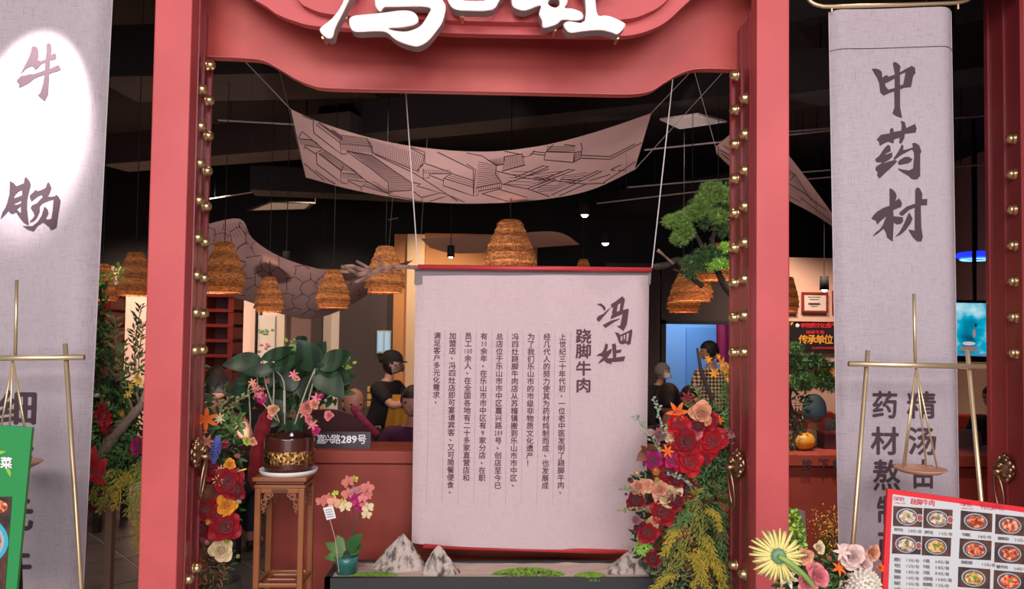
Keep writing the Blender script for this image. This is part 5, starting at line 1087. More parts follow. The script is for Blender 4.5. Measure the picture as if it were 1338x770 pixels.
def spray(par, name, base, tip, wpx, Y, mt, n=60, dy=-.03, l=.035, w=.006, droop=.4, world=True):
    """plume: stem with many short side leaflets"""
    a, b = P(*base, Y), P(*tip, Y + dy); m = M(); mid = (a + b) / 2 + Vector((0, -.02, .02)); c = crom([a, mid, b], 10); m.tube(c, [.0025] * 10 + [.001], 5); W_ = wpx * (Y - CAMY) / FPX
    for k in range(n):
        t = (k + .5) / n; p = a * (1 - t) + b * t + Vector((0, -.02, .02)) * math.sin(math.pi * t) + Vector((random.uniform(-1, 1) * W_ * (1 - t * .7) * .5, random.uniform(-.02, .02), 0)); d = (b - a).normalized() * random.uniform(.3, 1) + Vector((random.choice((-1, 1)) * random.uniform(.3, 1), random.gauss(0, .3), -droop * random.random()))
        leafm(m, p, p + d.normalized() * l * random.uniform(.6, 1.2), w, .1, 2)
    return obj(name, m, mt, par, True, world=world, recalc=False)
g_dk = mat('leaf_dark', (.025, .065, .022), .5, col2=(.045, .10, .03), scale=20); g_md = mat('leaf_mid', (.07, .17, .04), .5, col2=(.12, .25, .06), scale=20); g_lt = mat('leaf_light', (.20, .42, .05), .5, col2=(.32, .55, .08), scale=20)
g_ol = mat('leaf_olive', (.16, .18, .06), .6, col2=(.24, .25, .10), scale=20); g_gold = mat('solidago_gold', (.52, .38, .03), .7, col2=(.34, .30, .03), scale=30); g_yg = mat('solidago_green', (.20, .24, .03), .7, col2=(.32, .32, .05), scale=30); g_euc = mat('eucalyptus', (.26, .34, .24), .6)
g_stem = mat('green_stem', (.12, .20, .05), .6); m_trunk = mat('dark_trunk', (.035, .022, .016), .85, bump=.6, bscale=60); m_gtr = mat('grey_trunk', (.30, .22, .17), .9, bump=.8, bscale=70)
def vase(t, x, y, r, h, mt, z0=0):
    return obj('vase', M().lathe([(0, z0), (r * .7, z0), (r * .75, z0 + h * .1), (r, z0 + h * .6), (r * .9, z0 + h), (r * .82, z0 + h), (r * .8, z0 + h * .9), (0, z0 + h * .88)], 24, (x, y, 0)), mt, t, True, world=True)
m_vase = mat('dark_vase', (.04, .035, .03), .4)
# ---- right arrangement in front of the scroll's edge
YA = .36; c0 = P(905, 700, YA)
ta_ = thing('flower_arrangement', 'large arrangement of crimson roses and golden sprays covering the corner of the scroll', 'flowers', (c0.x, YA + .02, 0))
vase(ta_, c0.x, YA + .04, .14, .55, m_vase)
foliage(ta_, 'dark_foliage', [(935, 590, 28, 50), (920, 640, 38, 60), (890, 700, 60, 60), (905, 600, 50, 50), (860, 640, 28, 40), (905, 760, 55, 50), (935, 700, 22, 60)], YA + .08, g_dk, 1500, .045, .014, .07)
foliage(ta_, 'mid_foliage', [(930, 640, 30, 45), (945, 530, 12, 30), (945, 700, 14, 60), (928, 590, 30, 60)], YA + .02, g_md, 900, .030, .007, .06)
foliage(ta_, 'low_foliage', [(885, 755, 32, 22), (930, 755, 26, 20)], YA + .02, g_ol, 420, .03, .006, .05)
for i, (b, t_, w) in enumerate((((905, 650), (868, 735), 26), ((912, 655), (888, 742), 30), ((905, 668), (872, 700), 24), ((918, 665), (915, 735), 24), ((930, 660), (945, 722), 24), ((900, 700), (862, 765), 24), ((925, 700), (950, 765), 22), ((895, 660), (912, 640), 14))):
    spray(ta_, 'goldenrod_spray', b, t_, w, YA - .02, g_yg if i % 2 else g_md, 130, l=.030, w=.004)
for b, t_, w in (((912, 715), (922, 775), 22), ((918, 700), (936, 748), 18), ((900, 722), (915, 752), 18), ((928, 718), (903, 775), 20), ((885, 690), (866, 725), 16), ((935, 730), (945, 775), 14), ((925, 665), (940, 690), 10), ((880, 750), (850, 775), 16)):
    spray(ta_, 'goldenrod_spray', b, t_, w, YA - .06, g_gold, 150, l=.024, w=.005)
for b, t_ in (((862, 592), (828, 543)), ((866, 575), (853, 520)), ((905, 640), (872, 620)), ((852, 668), (811, 668)), ((840, 650), (812, 640))): spray(ta_, 'eucalyptus_twig', b, t_, 8, YA - .05, g_euc if b[0] > 860 else g_ol, 22, l=.022, w=.012)
for k, (b, t_) in enumerate((((930, 600), (908, 505)), ((944, 620), (951, 480)), ((925, 600), (898, 525)), ((938, 600), (955, 500)))): spray(ta_, 'tall_green_spray', b, t_, 20, YA + .10, g_md if k % 2 else g_ol, 110, l=.030, w=.006, droop=0)
for px, py, r in ((942, 475, 6), (933, 489, 5), (947, 483, 5), (925, 470, 4), (950, 495, 4), (938, 466, 3), (952, 478, 3)): flower_part(ta_, 'lily', 'amber', px, py, r * 1.3, YA + .04, name='yellow_blossom')
for px, py, r, k, cl in ((885, 539, 15, 'lily', 'orange'), (886, 553, 13, 'rose', 'red'), (916, 541, 13, 'rose2', 'peach'), (927, 550, 10, 'rose', 'crimson'), (941, 549, 6, 'lily', 'orange'), (895, 578, 17, 'rose', 'crimson'), (930, 577, 17, 'rose2', 'red'), (910, 567, 7, 'rose', 'pink'), (878, 569, 9, 'rose2', 'cream'),
                         (862, 571, 15, 'protea', 'dusty'), (851, 567, 8, 'protea', 'pale'), (872, 590, 9, 'lily', 'orange'), (853, 602, 11, 'rose', 'magenta'), (879, 602, 10, 'rose', 'hot'), (901, 604, 16, 'rose2', 'red'), (857, 616, 10, 'tulip', 'amber'), (871, 618, 14, 'rose', 'crimson'), (858, 627, 6, 'bud', 'lime'), (900, 640, 12, 'rose', 'dark'),
                         (832, 618, 9, 'tulip', 'cream'), (834, 637, 10, 'rose', 'peach'), (844, 634, 8, 'rose2', 'peach'), (824, 628, 7, 'tulip', 'burg'), (831, 655, 11, 'rose', 'dark'), (872, 648, 16, 'rose2', 'cream'), (862, 640, 10, 'rose', 'peach'), (846, 664, 7, 'tulip', 'pink'), (866, 669, 15, 'rose', 'crimson'), (830, 680, 11, 'protea', 'dusty'), (846, 682, 5, 'bud', 'lime'),
                         (846, 697, 12, 'rose', 'crimson'), (836, 690, 7, 'rose', 'burg'), (855, 682, 7, 'rose', 'peach'), (853, 731, 9, 'rose', 'dark'), (950, 571, 11, 'cluster', 'dusty'), (898, 520, 9, 'lily', 'dark'), (909, 522, 5, 'bud', 'amber'), (872, 556, 6, 'tulip', 'lime'), (818, 646, 4, 'bud', 'burg'), (893, 561, 6, 'rose', 'crimson'), (884, 655, 9, 'rose', 'dark'), (912, 556, 8, 'rose', 'dark'), (920, 600, 8, 'rose', 'crimson'), (884, 628, 8, 'rose', 'dark')):
    flower_part(ta_, k, cl, px, py, r * (1.3 if 'rose' in k else (.9 if k == 'lily' else 1.15)), YA - .06 + random.uniform(-.02, .02), up=(-.3, -1, .2))
for b, t_, w in (((848, 590), (831, 603), .05), ((845, 592), (836, 583), .03), ((838, 640), (822, 668), .04)): leafs = M(); leafm(leafs, P(*b, YA - .03), P(*t_, YA - .05), w, .1, 6, nrm=(.3, -1, .5)); obj('rust_leaf', leafs, mat('rust_leaf', (.16, .045, .02), .5), ta_, True, world=True, recalc=False)
obj('dark_stem', M().tube([P(911, 455, YA + .12), P(916, 485, YA + .11), P(931, 524, YA + .1), P(935, 590, YA + .1)], [.006, .009, .012, .012], 8), m_trunk, ta_, True, world=True)

foliage(ta_, 'bright_moss', [(841, 716, 11, 8)], YA - .02, g_lt, 160, .014, .010, .02)
# ---- arrangement beside the studded door on the pot side
YL = .42; c0 = P(285, 700, YL)
tb_ = thing('flower_arrangement', 'narrow arrangement of crimson roses with blue hyacinth and orange lily by the studded door', 'flowers', (c0.x, YL + .06, 0))
vase(tb_, c0.x - .01, YL + .08, .10, .55, m_vase)
foliage(tb_, 'dark_foliage', [(270, 640, 22, 80), (285, 575, 25, 40), (278, 735, 22, 50), (300, 660, 12, 60), (260, 520, 12, 50), (300, 590, 18, 30), (290, 530, 20, 25)], YL + .05, g_dk, 800, .04, .013, .05)
foliage(tb_, 'brown_foliage', [(275, 740, 20, 28), (268, 725, 14, 20)], YL + .0, mat('brown_leaf', (.12, .05, .02), .6, col2=(.22, .09, .03), scale=20), 300, .03, .006, .05)
foliage(tb_, 'green_leaves', [(300, 560, 14, 16), (308, 548, 12, 8)], YL, g_md, 60, .035, .014, .04, seg=4)
for b, t_ in (((280, 560), (300, 520)), ((285, 555), (330, 512)), ((270, 560), (262, 500))): spray(tb_, 'eucalyptus_twig', b, t_, 10, YL + .02, g_ol, 30, l=.020, w=.012, droop=0)
for px, py, r, k, cl in ((269, 548, 16, 'lily', 'orange'), (287, 547, 9, 'star', 'cream'), (270, 578, 11, 'lily', 'coral'), (262, 565, 9, 'lily', 'orange'), (294, 581, 12, 'tulip', 'crimson'), (272, 596, 9, 'tulip', 'pale'), (271, 611, 15, 'rose', 'crimson'), (289, 616, 10, 'star', 'cream'), (300, 607, 6, 'rose', 'amber'), (310, 596, 6, 'bud', 'coral'), (311, 615, 6, 'tulip', 'red'),
                         (285, 628, 9, 'star', 'cream'), (298, 630, 16, 'rose', 'crimson'), (308, 640, 11, 'rose', 'dark'), (309, 633, 5, 'tulip', 'white'), (269, 644, 10, 'pom', 'brown'), (283, 648, 12, 'rose', 'red'), (296, 660, 11, 'rose2', 'amber'), (312, 655, 6, 'tulip', 'cream'), (267, 665, 13, 'rose', 'crimson'), (274, 682, 8, 'tulip', 'yellow'), (276, 691, 6, 'tulip', 'white'), (295, 688, 17, 'rose', 'crimson'),
                         (261, 690, 13, 'rose', 'dark'), (271, 708, 9, 'tulip', 'pink'), (289, 719, 12, 'rose2', 'cream'), (296, 707, 6, 'bud', 'lime'), (311, 727, 5, 'bud', 'lime'), (262, 735, 8, 'lily', 'rust'), (263, 612, 10, 'rose', 'dark'), (282, 672, 9, 'rose', 'crimson')):
    flower_part(tb_, k, cl, px, py, r * (1.3 if 'rose' in k else (.85 if k in ('lily', 'star') else 1.15)), YL - .06 + random.uniform(-.02, .02), up=(.25, -1, .2))
o = flower_part(tb_, 'spike', 'blue', 282, 587, 10, YL - .07, up=(0, -.1, 1)); 
sp = M(); sp.tube([P(311, 616, YL - .08), P(322, 613, YL - .09)], [.004, .003], 6); obj('spadix', sp, mat('yellow_spadix', (.8, .6, .1), .6), tb_, True, world=True)
# ---- tall planting between banner and red pillar
YT = .75; c0 = P(150, 700, YT)
tc2 = thing('planting', 'tall wild planting with red cloth flower and golden sprays between banner and red pillar', 'plants', (c0.x, YT + .05, 0))
obj('trunk', M().tube(crom([P(126, 606, YT), P(145, 575, YT - .03), P(165, 552, YT - .05), (P(186, 527, YT - .05)), P(192, 505, YT)], 16), [.030 - .001 * i + .003 * math.sin(i * 2) for i in range(17)], 10), m_gtr, tc2, True, world=True)
for b, t_ in (((175, 540), (168, 520)), ((183, 530), (178, 512)), ((186, 528), (196, 520))): obj('twig', M().tube([P(*b, YT - .05), P(*t_, YT - .08)], [.010, .003], 6), m_gtr, tc2, True, world=True)
obj('support_post', M().bbox((P(130, 700, YT).x, YT + .05, 0), (P(139, 700, YT).x, YT + .09, P(134, 650, YT).z)), mat('post_brown', (.22, .14, .09), .7), tc2, world=True)
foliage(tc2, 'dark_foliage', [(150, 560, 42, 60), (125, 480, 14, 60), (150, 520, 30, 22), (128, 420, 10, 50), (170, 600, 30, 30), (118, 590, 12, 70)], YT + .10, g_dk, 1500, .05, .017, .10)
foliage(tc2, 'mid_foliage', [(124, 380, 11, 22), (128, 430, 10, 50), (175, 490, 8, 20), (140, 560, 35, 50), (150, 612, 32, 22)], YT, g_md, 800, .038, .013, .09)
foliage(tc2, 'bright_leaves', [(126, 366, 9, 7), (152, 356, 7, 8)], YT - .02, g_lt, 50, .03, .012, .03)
for k, (b, t_) in enumerate((((160, 500), (150, 415)), ((175, 490), (185, 400)), ((180, 520), (188, 420)), ((150, 500), (145, 460)), ((165, 510), (160, 450)), ((120, 500), (126, 370)))):
    spray(tc2, 'leafy_stem', b, t_, 10, YT + .02, g_dk if k % 2 else g_ol, 42, l=.045, w=.012, droop=0)
for k, (b, t_, w) in enumerate((((170, 615), (150, 665), 24), ((180, 610), (172, 672), 26), ((165, 622), (128, 668), 20), ((178, 640), (182, 720), 22), ((150, 612), (120, 655), 16), ((185, 600), (188, 690), 16))): spray(tc2, 'goldenrod_spray', b, t_, w, YT - .06, g_yg if k % 3 else g_gold, 150, l=.028, w=.005)
for px, py, r, k, cl in ((135, 531, 7, 'rose', 'red'), (133, 543, 10, 'rose2', 'red'), (139, 552, 8, 'rose', 'red'), (131, 553, 6, 'rose', 'crimson'), (146, 562, 6, 'rose', 'dark'), (182, 584, 12, 'rose', 'magenta'), (181, 499, 5, 'lily', 'yellow'), (169, 515, 5, 'lily', 'yellow'), (172, 505, 4, 'lily', 'yellow'), (160, 540, 4, 'lily', 'amber'), (178, 494, 4, 'lily', 'yellow'), (116, 543, 6, 'lily', 'pink'), (118, 552, 5, 'lily', 'coral'), (126, 517, 5, 'tulip', 'white'), (152, 370, 3, 'lily', 'white'), (120, 660, 8, 'rose', 'dark'), (122, 645, 7, 'rose', 'burg')):
    flower_part(tc2, k, cl, px, py, r * 1.15, YT - .06 + random.uniform(-.02, .02))
m = M(); mm = mat('red_cloth_flower', (.48, .008, .02), .65, sheen=.3)
for b, t_, w, dy in (((124, 628), (129, 580), .075, 0), ((128, 622), (142, 597), .06, -.02), ((132, 630), (112, 621), .05, -.03), ((126, 612), (143, 631), .06, -.04), ((120, 620), (134, 602), .06, -.05)): leafm(m, P(*b, YT - .08 + dy), P(*t_, YT - .08 + dy * 1.3), w, .25, 8, .5)
obj('red_cloth_flower', m, mm, tc2, True, world=True, recalc=False)
# ---- pine: dark trunk rising behind the rose arrangement, cloud-pruned canopy
YP = .75; c0 = P(925, 700, YP)
tp = thing('pine_tree', 'cloud-pruned pine with dark trunk, its canopy against the studded door', 'tree', (c0.x + .05, YP, 0))
def pine_pad(par, blobs, Y, mt, n=500, L=.030, name='needle_pad', th=.06):
    m = M(); tot = sum(r * q_ for _, _, r, q_ in blobs)
    for px, py, rx, ry in blobs:
        k_ = (Y - CAMY) / FPX; c = P(px, py, Y)
        m.ball(tuple(c), 1, 8, 6, (rx * k_ * .72, th * .7, ry * k_ * .72))
        for k in range(int(n * rx * ry / tot)):
            d = Vector((random.gauss(0, 1), random.gauss(-.2, 1), random.gauss(.15, 1))).normalized(); p = c + Vector((d.x * rx * k_, d.y * th, d.z * ry * k_)) * random.uniform(.65, .9)
            for q_ in range(4):
                e = (d + Vector((random.gauss(0, .45), random.gauss(0, .45), random.gauss(.1, .45)))).normalized(); s = e.cross(Vector((.3, 1, .2))).normalized() * .0024; m.add([p - s, p + s, p + e * L * random.uniform(.6, 1)], [(0, 1, 2)])
    return obj(name, m, mt, par, world=True, recalc=False, kind='stuff')
p_lt = mat('pine_bright', (.10, .20, .03), .6, col2=(.17, .28, .05), scale=25); p_dk = mat('pine_dark', (.035, .09, .025), .6, col2=(.07, .14, .03), scale=25)
obj('trunk', M().tube(crom([P(985, 770, YP), P(984, 640, YP), P(980, 520, YP), P(976, 450, YP), P(965, 400, YP + .02), P(940, 360, YP), P(930, 310, YP)], 30), [.032 - .0006 * i + .002 * math.sin(i * 1.7) for i in range(31)], 10), m_trunk, tp, True, world=True)
obj('trunk_base', M().tube([P(985, 770, YP), (P(985, 770, YP).x + .03, YP, .02)], [.032, .05], 10), m_trunk, tp, True, world=True)
for b, t_, r in (((926, 345), (905, 300), .014), ((930, 315), (945, 280), .012), ((918, 375), (880, 352), .012), ((925, 350), (955, 330), .012), ((905, 305), (890, 290), .008)): obj('branch', M().tube(crom([P(*b, YP), P((b[0] + t_[0]) / 2, (b[1] + t_[1]) / 2 - 4, YP), P(*t_, YP)], 6), [r] * 3 + [r * .8] * 2 + [r * .5] * 2, 7), m_trunk, tp, True, world=True)
obj('branch', M().tube(crom([P(853, 349, YP - .03), P(870, 347, YP), P(885, 340, YP), P(905, 345, YP), P(926, 352, YP)], 14), [.013, .016, .018] + [.017] * 12, 8), m_trunk, tp, True, world=True)
obj('branch', M().tube(crom([P(880, 345, YP - .02), P(870, 336, YP - .03), P(859, 327, YP - .03)], 8), [.009, .008, .006, .006, .006, .006, .007, .009, .010], 7), m_bark, tp, True, world=True)
pine_pad(tp, [(930, 255, 22, 10), (945, 248, 16, 8), (918, 268, 18, 10), (942, 270, 22, 14), (930, 288, 20, 12), (950, 295, 16, 16), (955, 262, 14, 14)], YP - .02, p_dk, 900)
pine_pad(tp, [(905, 280, 14, 8), (890, 287, 14, 8), (876, 290, 9, 6), (893, 300, 12, 8), (888, 312, 10, 8), (898, 306, 8, 6)], YP - .05, p_lt, 600)
pine_pad(tp, [(922, 262, 14, 8), (942, 256, 16, 8), (912, 276, 12, 7), (938, 283, 12, 8), (930, 245, 14, 5)], YP - .09, p_lt, 600, th=.03)
pine_pad(tp, [(905, 345, 16, 10), (925, 332, 18, 10), (945, 338, 16, 12), (900, 358, 8, 8), (918, 345, 18, 9)], YP - .04, p_dk, 600)
pine_pad(tp, [(940, 345, 12, 7), (952, 347, 10, 7), (930, 348, 8, 6), (950, 325, 10, 8)], YP - .08, g_lt, 250, .022, th=.03)
# ---- planting behind the pillar, on the right counter
YQ = 1.12; c0 = P(1045, 590, YQ)
tq = thing('pine_bonsai', 'dark pine bonsai on the counter under the black lacquer plaque', 'tree', (c0.x - .05, YQ, zc))
obj('trunk', M().tube(crom([P(1035, 594, YQ), P(1040, 560, YQ), P(1030, 520, YQ), P(1045, 490, YQ), P(1055, 470, YQ)], 16), [.022 - .0009 * i for i in range(17)], 8), m_trunk, tq, True, world=True)
pine_pad(tq, [(1060, 472, 22, 7), (1045, 482, 18, 8), (1080, 478, 12, 5), (1052, 500, 24, 8), (1082, 503, 14, 8), (1070, 492, 18, 6), (1035, 470, 10, 8)], YQ - .02, p_dk, 900, .035)
pine_pad(tq, [(1040, 456, 10, 6), (1048, 492, 12, 4), (1035, 500, 8, 6), (1060, 498, 10, 4)], YQ - .06, g_md, 250, .03, th=.03)
foliage(tq, 'low_foliage', [(1040, 530, 16, 30), (1036, 570, 14, 30), (1045, 600, 10, 12)], YQ + .02, g_dk, 380, .035, .010, .05)
# ---- shrubs low in the same opening
YR = .62; c0 = P(1070, 760, YR)
tr = thing('planting', 'low planting of lime leaves and tiny orange blossoms behind the pale chrysanthemum', 'plants', (c0.x, YR, 0))
vase(tr, c0.x, YR, .14, .45, m_vase)
foliage(tr, 'lime_leaves', [(1036, 690, 10, 22), (1040, 712, 12, 14)], YR - .04, g_lt, 260, .022, .018, .05)
foliage(tr, 'dark_foliage', [(1085, 735, 16, 35), (1055, 750, 30, 25), (1040, 730, 14, 20)], YR + .04, g_dk, 500, .03, .012, .06)
m = M(); mb_ = M()
for k in range(230):
    px = random.gauss(1086, 9); py = random.uniform(668, 750) if random.random() < .6 else random.gauss(690, 14)
    c = P(px, py, YR + random.uniform(-.05, .05)); m.ball(tuple(c), random.uniform(.003, .006), 5, 3)
    if k % 6 == 0: mb_.tube([P(1080 + random.uniform(-8, 8), 770, YR), c], .0012, 4)
for k in range(40): c = P(random.gauss(1068, 10), random.uniform(665, 700), YR); m.ball(tuple(c), .0028, 4, 3)
obj('tiny_blossoms', m, mat('orange_bloom', (.62, .28, .04), .7), tr, world=True, kind='stuff'); obj('stems', mb_, g_stem, tr, world=True, kind='stuff')
a = [P(*q_, YR - .02) for q_ in ((1043, 666), (1052, 669), (1054, 712), (1048, 712))]
tag(obj('glass_slat', M().prism(a, [p + Vector((0, .012, 0)) for p in a]), mat('slat_grey', (.30, .24, .26), .3)), 'upright translucent grey slat sticking out of the low planting', 'slat')
# shrub by the third door
YV = 1.5; c0 = P(1275, 640, YV); tv_ = thing('shrub', 'yellow-green shrub in front of the grey padded chair', 'plants', (c0.x, YV, 0)); vase(tv_, c0.x, YV, .14, .5, m_vase)
foliage(tv_, 'dark_foliage', [(1265, 622, 16, 25), (1275, 640, 20, 25)], YV + .03, g_dk, 300, .06, .024, .08); foliage(tv_, 'gold_foliage', [(1284, 615, 14, 18), (1275, 635, 16, 14)], YV - .05, g_yg, 340, .045, .013, .06)
# ---- foreground bouquet beside the menu board
YF = -.85; c0 = P(1085, 770, YF)
tf = thing('bouquet', 'foreground bouquet with a big pale yellow chrysanthemum turned away and pink roses', 'flowers', (c0.x, YF + .06, 0))
vase(tf, c0.x, YF + .10, .10, .92, m_vase)
def bigmum():
    rr = random.Random(5); m = M()
    for l in range(3):
        n = 26
        for k in range(n):
            a = (k + l * .33) / n * 6.283 + rr.uniform(-.06, .06); L = (1.0 - .12 * l) * rr.uniform(.85, 1.04)
            pts = [Vector((.18 + (L - .18) * t, 0, -.10 * t + (.22 + .12 * l) * t * t - .04 * l)) for t in (0, .25, .5, .75, 1)]; mm = M().tube(pts, [.028, .036, .042, .050, .040], 6)
            m.join(mm, Matrix.Rotation(a, 4, 'Z') @ Matrix.Translation((0, 0, .05 * l)))
    return m
k_ = (YF - CAMY) / FPX; c = P(1017, 727, YF - .05); R0 = 36 * k_
fc = obj('chrysanthemum', bigmum(), mat('pale_yellow_petal', (.74, .66, .16), .55, col2=(.82, .76, .34), scale=6), tf, True, world=True, recalc=False)
d = Vector((.12, .95, -.15)).normalized(); fc.matrix_basis = Matrix.Translation(c) @ d.to_track_quat('Z', 'Y').to_matrix().to_4x4() @ Matrix.Scale(R0, 4)
m = M().ball((0, 0, -.04), .27, 14, 8, (1, 1, .6)); rr = random.Random(3)
for k in range(60): a = k * 2.4; r = .26 * math.sqrt(k / 60); leafm(m, Vector((r * math.cos(a), r * math.sin(a), -.18)), Vector((r * 1.35 * math.cos(a), r * 1.35 * math.sin(a), -.20 + r * .3)), .07, .05, 2)
cal = obj('calyx', m, mat('calyx_green', (.20, .36, .20), .6), fc, True, recalc=False)
obj('stem', M().tube(crom([P(1017, 727, YF - .07), P(1035, 738, YF - .08), P(1056, 758, YF - .06), P(1075, 785, YF)], 10), .0075, 8), mat('stem_lime', (.25, .42, .10), .5), tf, True, world=True)
foliage(tf, 'green_leaves', [(1060, 765, 40, 14), (1100, 748, 20, 16), (1112, 768, 20, 12)], YF + .05, g_md, 240, .03, .008, .05); foliage(tf, 'dark_foliage', [(1080, 770, 60, 18), (1098, 742, 18, 12)], YF + .09, g_dk, 260, .03, .011, .04)
for px, py, r, k, cl in ((1068, 753, 17, 'rose2', 'pink'), (1055, 765, 13, 'rose', 'pink'), (1112, 727, 17, 'rose2', 'pale'), (1128, 735, 14, 'rose', 'pale'), (1140, 722, 12, 'rose', 'peach'), (1100, 722, 10, 'lily', 'pale'), (1030, 755, 12, 'lily', 'white'), (1052, 727, 11, 'rose', 'peach'), (1070, 716, 9, 'rose', 'cream'), (1095, 743, 9, 'lily', 'orange'), (1075, 738, 4, 'bud', 'red'), (1066, 741, 4, 'bud', 'lime'), (1084, 730, 6, 'bud', 'coral'), (1140, 752, 7, 'rose', 'coral'), (1150, 742, 5, 'rose', 'orange'), (1110, 752, 6, 'bud', 'cream'), (1020, 772, 6, 'lily', 'coral'), (1104, 765, 8, 'cluster', 'pale')):
    flower_part(tf, k, cl, px, py, r * 1.05, YF - .03 + random.uniform(-.02, .02))
flower_part(tf, 'pom', 'white', 1130, 764, 21, YF - .05, name='cream_pompom')
# ---- potted plant with huge leaves and hanging pink blossoms
px_, py_ = pt.location.x, pt.location.y; YM = py_
tm = thing('potted_plant', 'dark glossy big-leaved plant with hanging pink blossoms growing in the brown pot', 'plant', (px_, py_, zt + H * .9))
m_big = mat('big_leaf', (.010, .028, .013), .48, col2=(.020, .055, .022), scale=5, mix='WAVE')
m_big2 = mat('big_leaf_bright', (.10, .24, .04), .4, col2=(.05, .14, .03), scale=8)
for b, t_, w, dy, bd in (((343, 470), (290, 474), .10, -.14, -.16), ((341, 468), (380, 450), .07, -.12, -.2), ((358, 481), (319, 484), .075, -.18, -.18), ((356, 479), (390, 464), .085, -.18, -.2), ((412, 484), (387, 444), .11, -.10, .12), ((414, 478), (456, 458), .11, -.12, -.2), ((412, 482), (459, 496), .11, -.14, -.18), ((413, 486), (449, 524), .11, -.15, .1), ((395, 455), (402, 440), .08, -.05, .1),
                       ((405, 475), (425, 446), .10, -.02, -.1), ((328, 490), (297, 528), .09, -.08, -.12), ((330, 492), (308, 500), .08, -.04, -.1), ((372, 498), (362, 470), .09, .02, 0), ((380, 500), (398, 468), .09, .05, 0), ((370, 505), (350, 488), .08, .04, 0), ((383, 512), (372, 480), .08, .0, 0), ((392, 520), (410, 490), .08, .02, .0), ((372, 545), (345, 520), .07, .02, .1), ((380, 556), (402, 547), .06, -.04, -.1), ((368, 553), (392, 560), .05, -.09, -.1),
                       ((400, 500), (440, 490), .09, .06, -.1), ((340, 500), (310, 545), .08, .05, -.1), ((378, 520), (360, 500), .10, .05, 0), ((390, 500), (375, 470), .1, .08, 0), ((405, 508), (425, 480), .1, .1, 0)):
    mm = M(); leafm(mm, P(*b, YM + dy * .5), P(*t_, YM + dy), w * 1.15, bd, 10, .30, nrm=(0, -.9, .75)); obj('leaf', mm, m_big, tm, True, world=True, recalc=False)
for b, t_, w in (((395, 462), (378, 450), .03), ((398, 458), (392, 444), .03), ((440, 478), (458, 470), .03), ((445, 470), (452, 462), .03)): mm = M(); leafm(mm, P(*b, YM), P(*t_, YM), w, .1, 6); obj('young_leaf', mm, m_big2, tm, True, world=True, recalc=False)
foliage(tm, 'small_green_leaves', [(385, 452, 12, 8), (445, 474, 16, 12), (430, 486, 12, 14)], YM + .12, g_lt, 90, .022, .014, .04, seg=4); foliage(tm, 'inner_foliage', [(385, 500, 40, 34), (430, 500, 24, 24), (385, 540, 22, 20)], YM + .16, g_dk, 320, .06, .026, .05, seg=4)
for pts in (((357, 482), (358, 505), (357, 530)), ((412, 484), (409, 500), (402, 528)), ((326, 525), (327, 550), (326, 573)), ((336, 490), (337, 510)), ((371, 540), (371, 510)), ((372, 555), (371, 500), (357, 482)), ((385, 555), (400, 510), (412, 482)), ((365, 552), (348, 505), (343, 470)), ((362, 550), (338, 520), (326, 500), (326, 525))): obj('stem', M().tube(crom([P(*q_, YM - .06) for q_ in pts], 8), .0035, 6), mat('pale_stem', (.42, .40, .28), .5), tm, True, world=True)
for px, py, r, k, cl in ((339, 515, 10, 'cluster', 'pink'), (334, 507, 6, 'lily', 'coral'), (342, 522, 7, 'mum', 'hot'), (350, 498, 6, 'tulip', 'coral'), (330, 500, 5, 'lily', 'peach'), (357, 536, 8, 'rose', 'peach'), (361, 532, 5, 'tulip', 'lime'), (354, 544, 5, 'rose', 'pink'), (323, 576, 6, 'rose', 'lime'), (330, 577, 6, 'rose', 'peach'), (402, 532, 9, 'rose2', 'coral'), (411, 528, 8, 'rose', 'peach'), (398, 540, 7, 'lily', 'coral'), (414, 521, 7, 'lily', 'pink'), (420, 533, 5, 'tulip', 'amber'), (404, 548, 6, 'rose', 'pink'), (409, 556, 7, 'lily', 'pink'), (413, 563, 6, 'rose', 'hot'), (430, 543, 7, 'rose', 'pink'), (418, 518, 5, 'rose', 'magenta'), (384, 490, 6, 'lily', 'pink'), (388, 495, 4, 'rose', 'peach')):
    flower_part(tm, k, cl, px, py, r, YM - .17, name='hanging_blossom')
# ---- orchid in a teal pot
YO = .52; a, b = P(437, 726, YO), P(469, 726, YO); r = (b.x - a.x) / 2; c = (a + b) / 2; hz = c.z - (z1 - .012)
to = thing('potted_orchid', 'salmon pink moth orchid in a teal pot at the end of the planter', 'plant', (c.x, YO, z1 - .012))
obj('pot', M().lathe([(0, .0), (r * .82, 0), (r * .88, hz * .55), (r * .95, hz * .58), (r, hz), (r * .92, hz), (r * .85, hz * .9), (0, hz * .88)], 28), mat('teal_pot', (.03, .17, .15), .35, coat=.3), to, True)
for b_, t_, w, dy, bd in (((455, 722), (477, 697), .065, -.03, .15), ((450, 722), (427, 709), .045, -.04, -.25), ((449, 724), (425, 728), .045, -.05, -.2), ((452, 720), (440, 700), .04, .03, .1), ((456, 722), (470, 712), .05, -.06, -.2)): mm = M(); leafm(mm, P(*b_, YO), P(*t_, YO + dy), w, bd, 8, .25, nrm=(0, -.9, .6)); obj('leaf', mm, g_md if t_[1] > 698 else mat('orchid_leaf', (.04, .14, .04), .35, coat=.2), to, True, world=True, recalc=False)
for pts in (((453, 722), (449, 690), (450, 660), (436, 652)), ((455, 722), (462, 680), (458, 640), (456, 628)), ((456, 722), (468, 680), (476, 650), (480, 638)), ((455, 722), (464, 690), (474, 668))): obj('stem', M().tube(crom([P(*q_, YO) for q_ in pts], 12), .0026, 6), mat('purple_stem', (.10, .05, .03), .6), to, True, world=True)
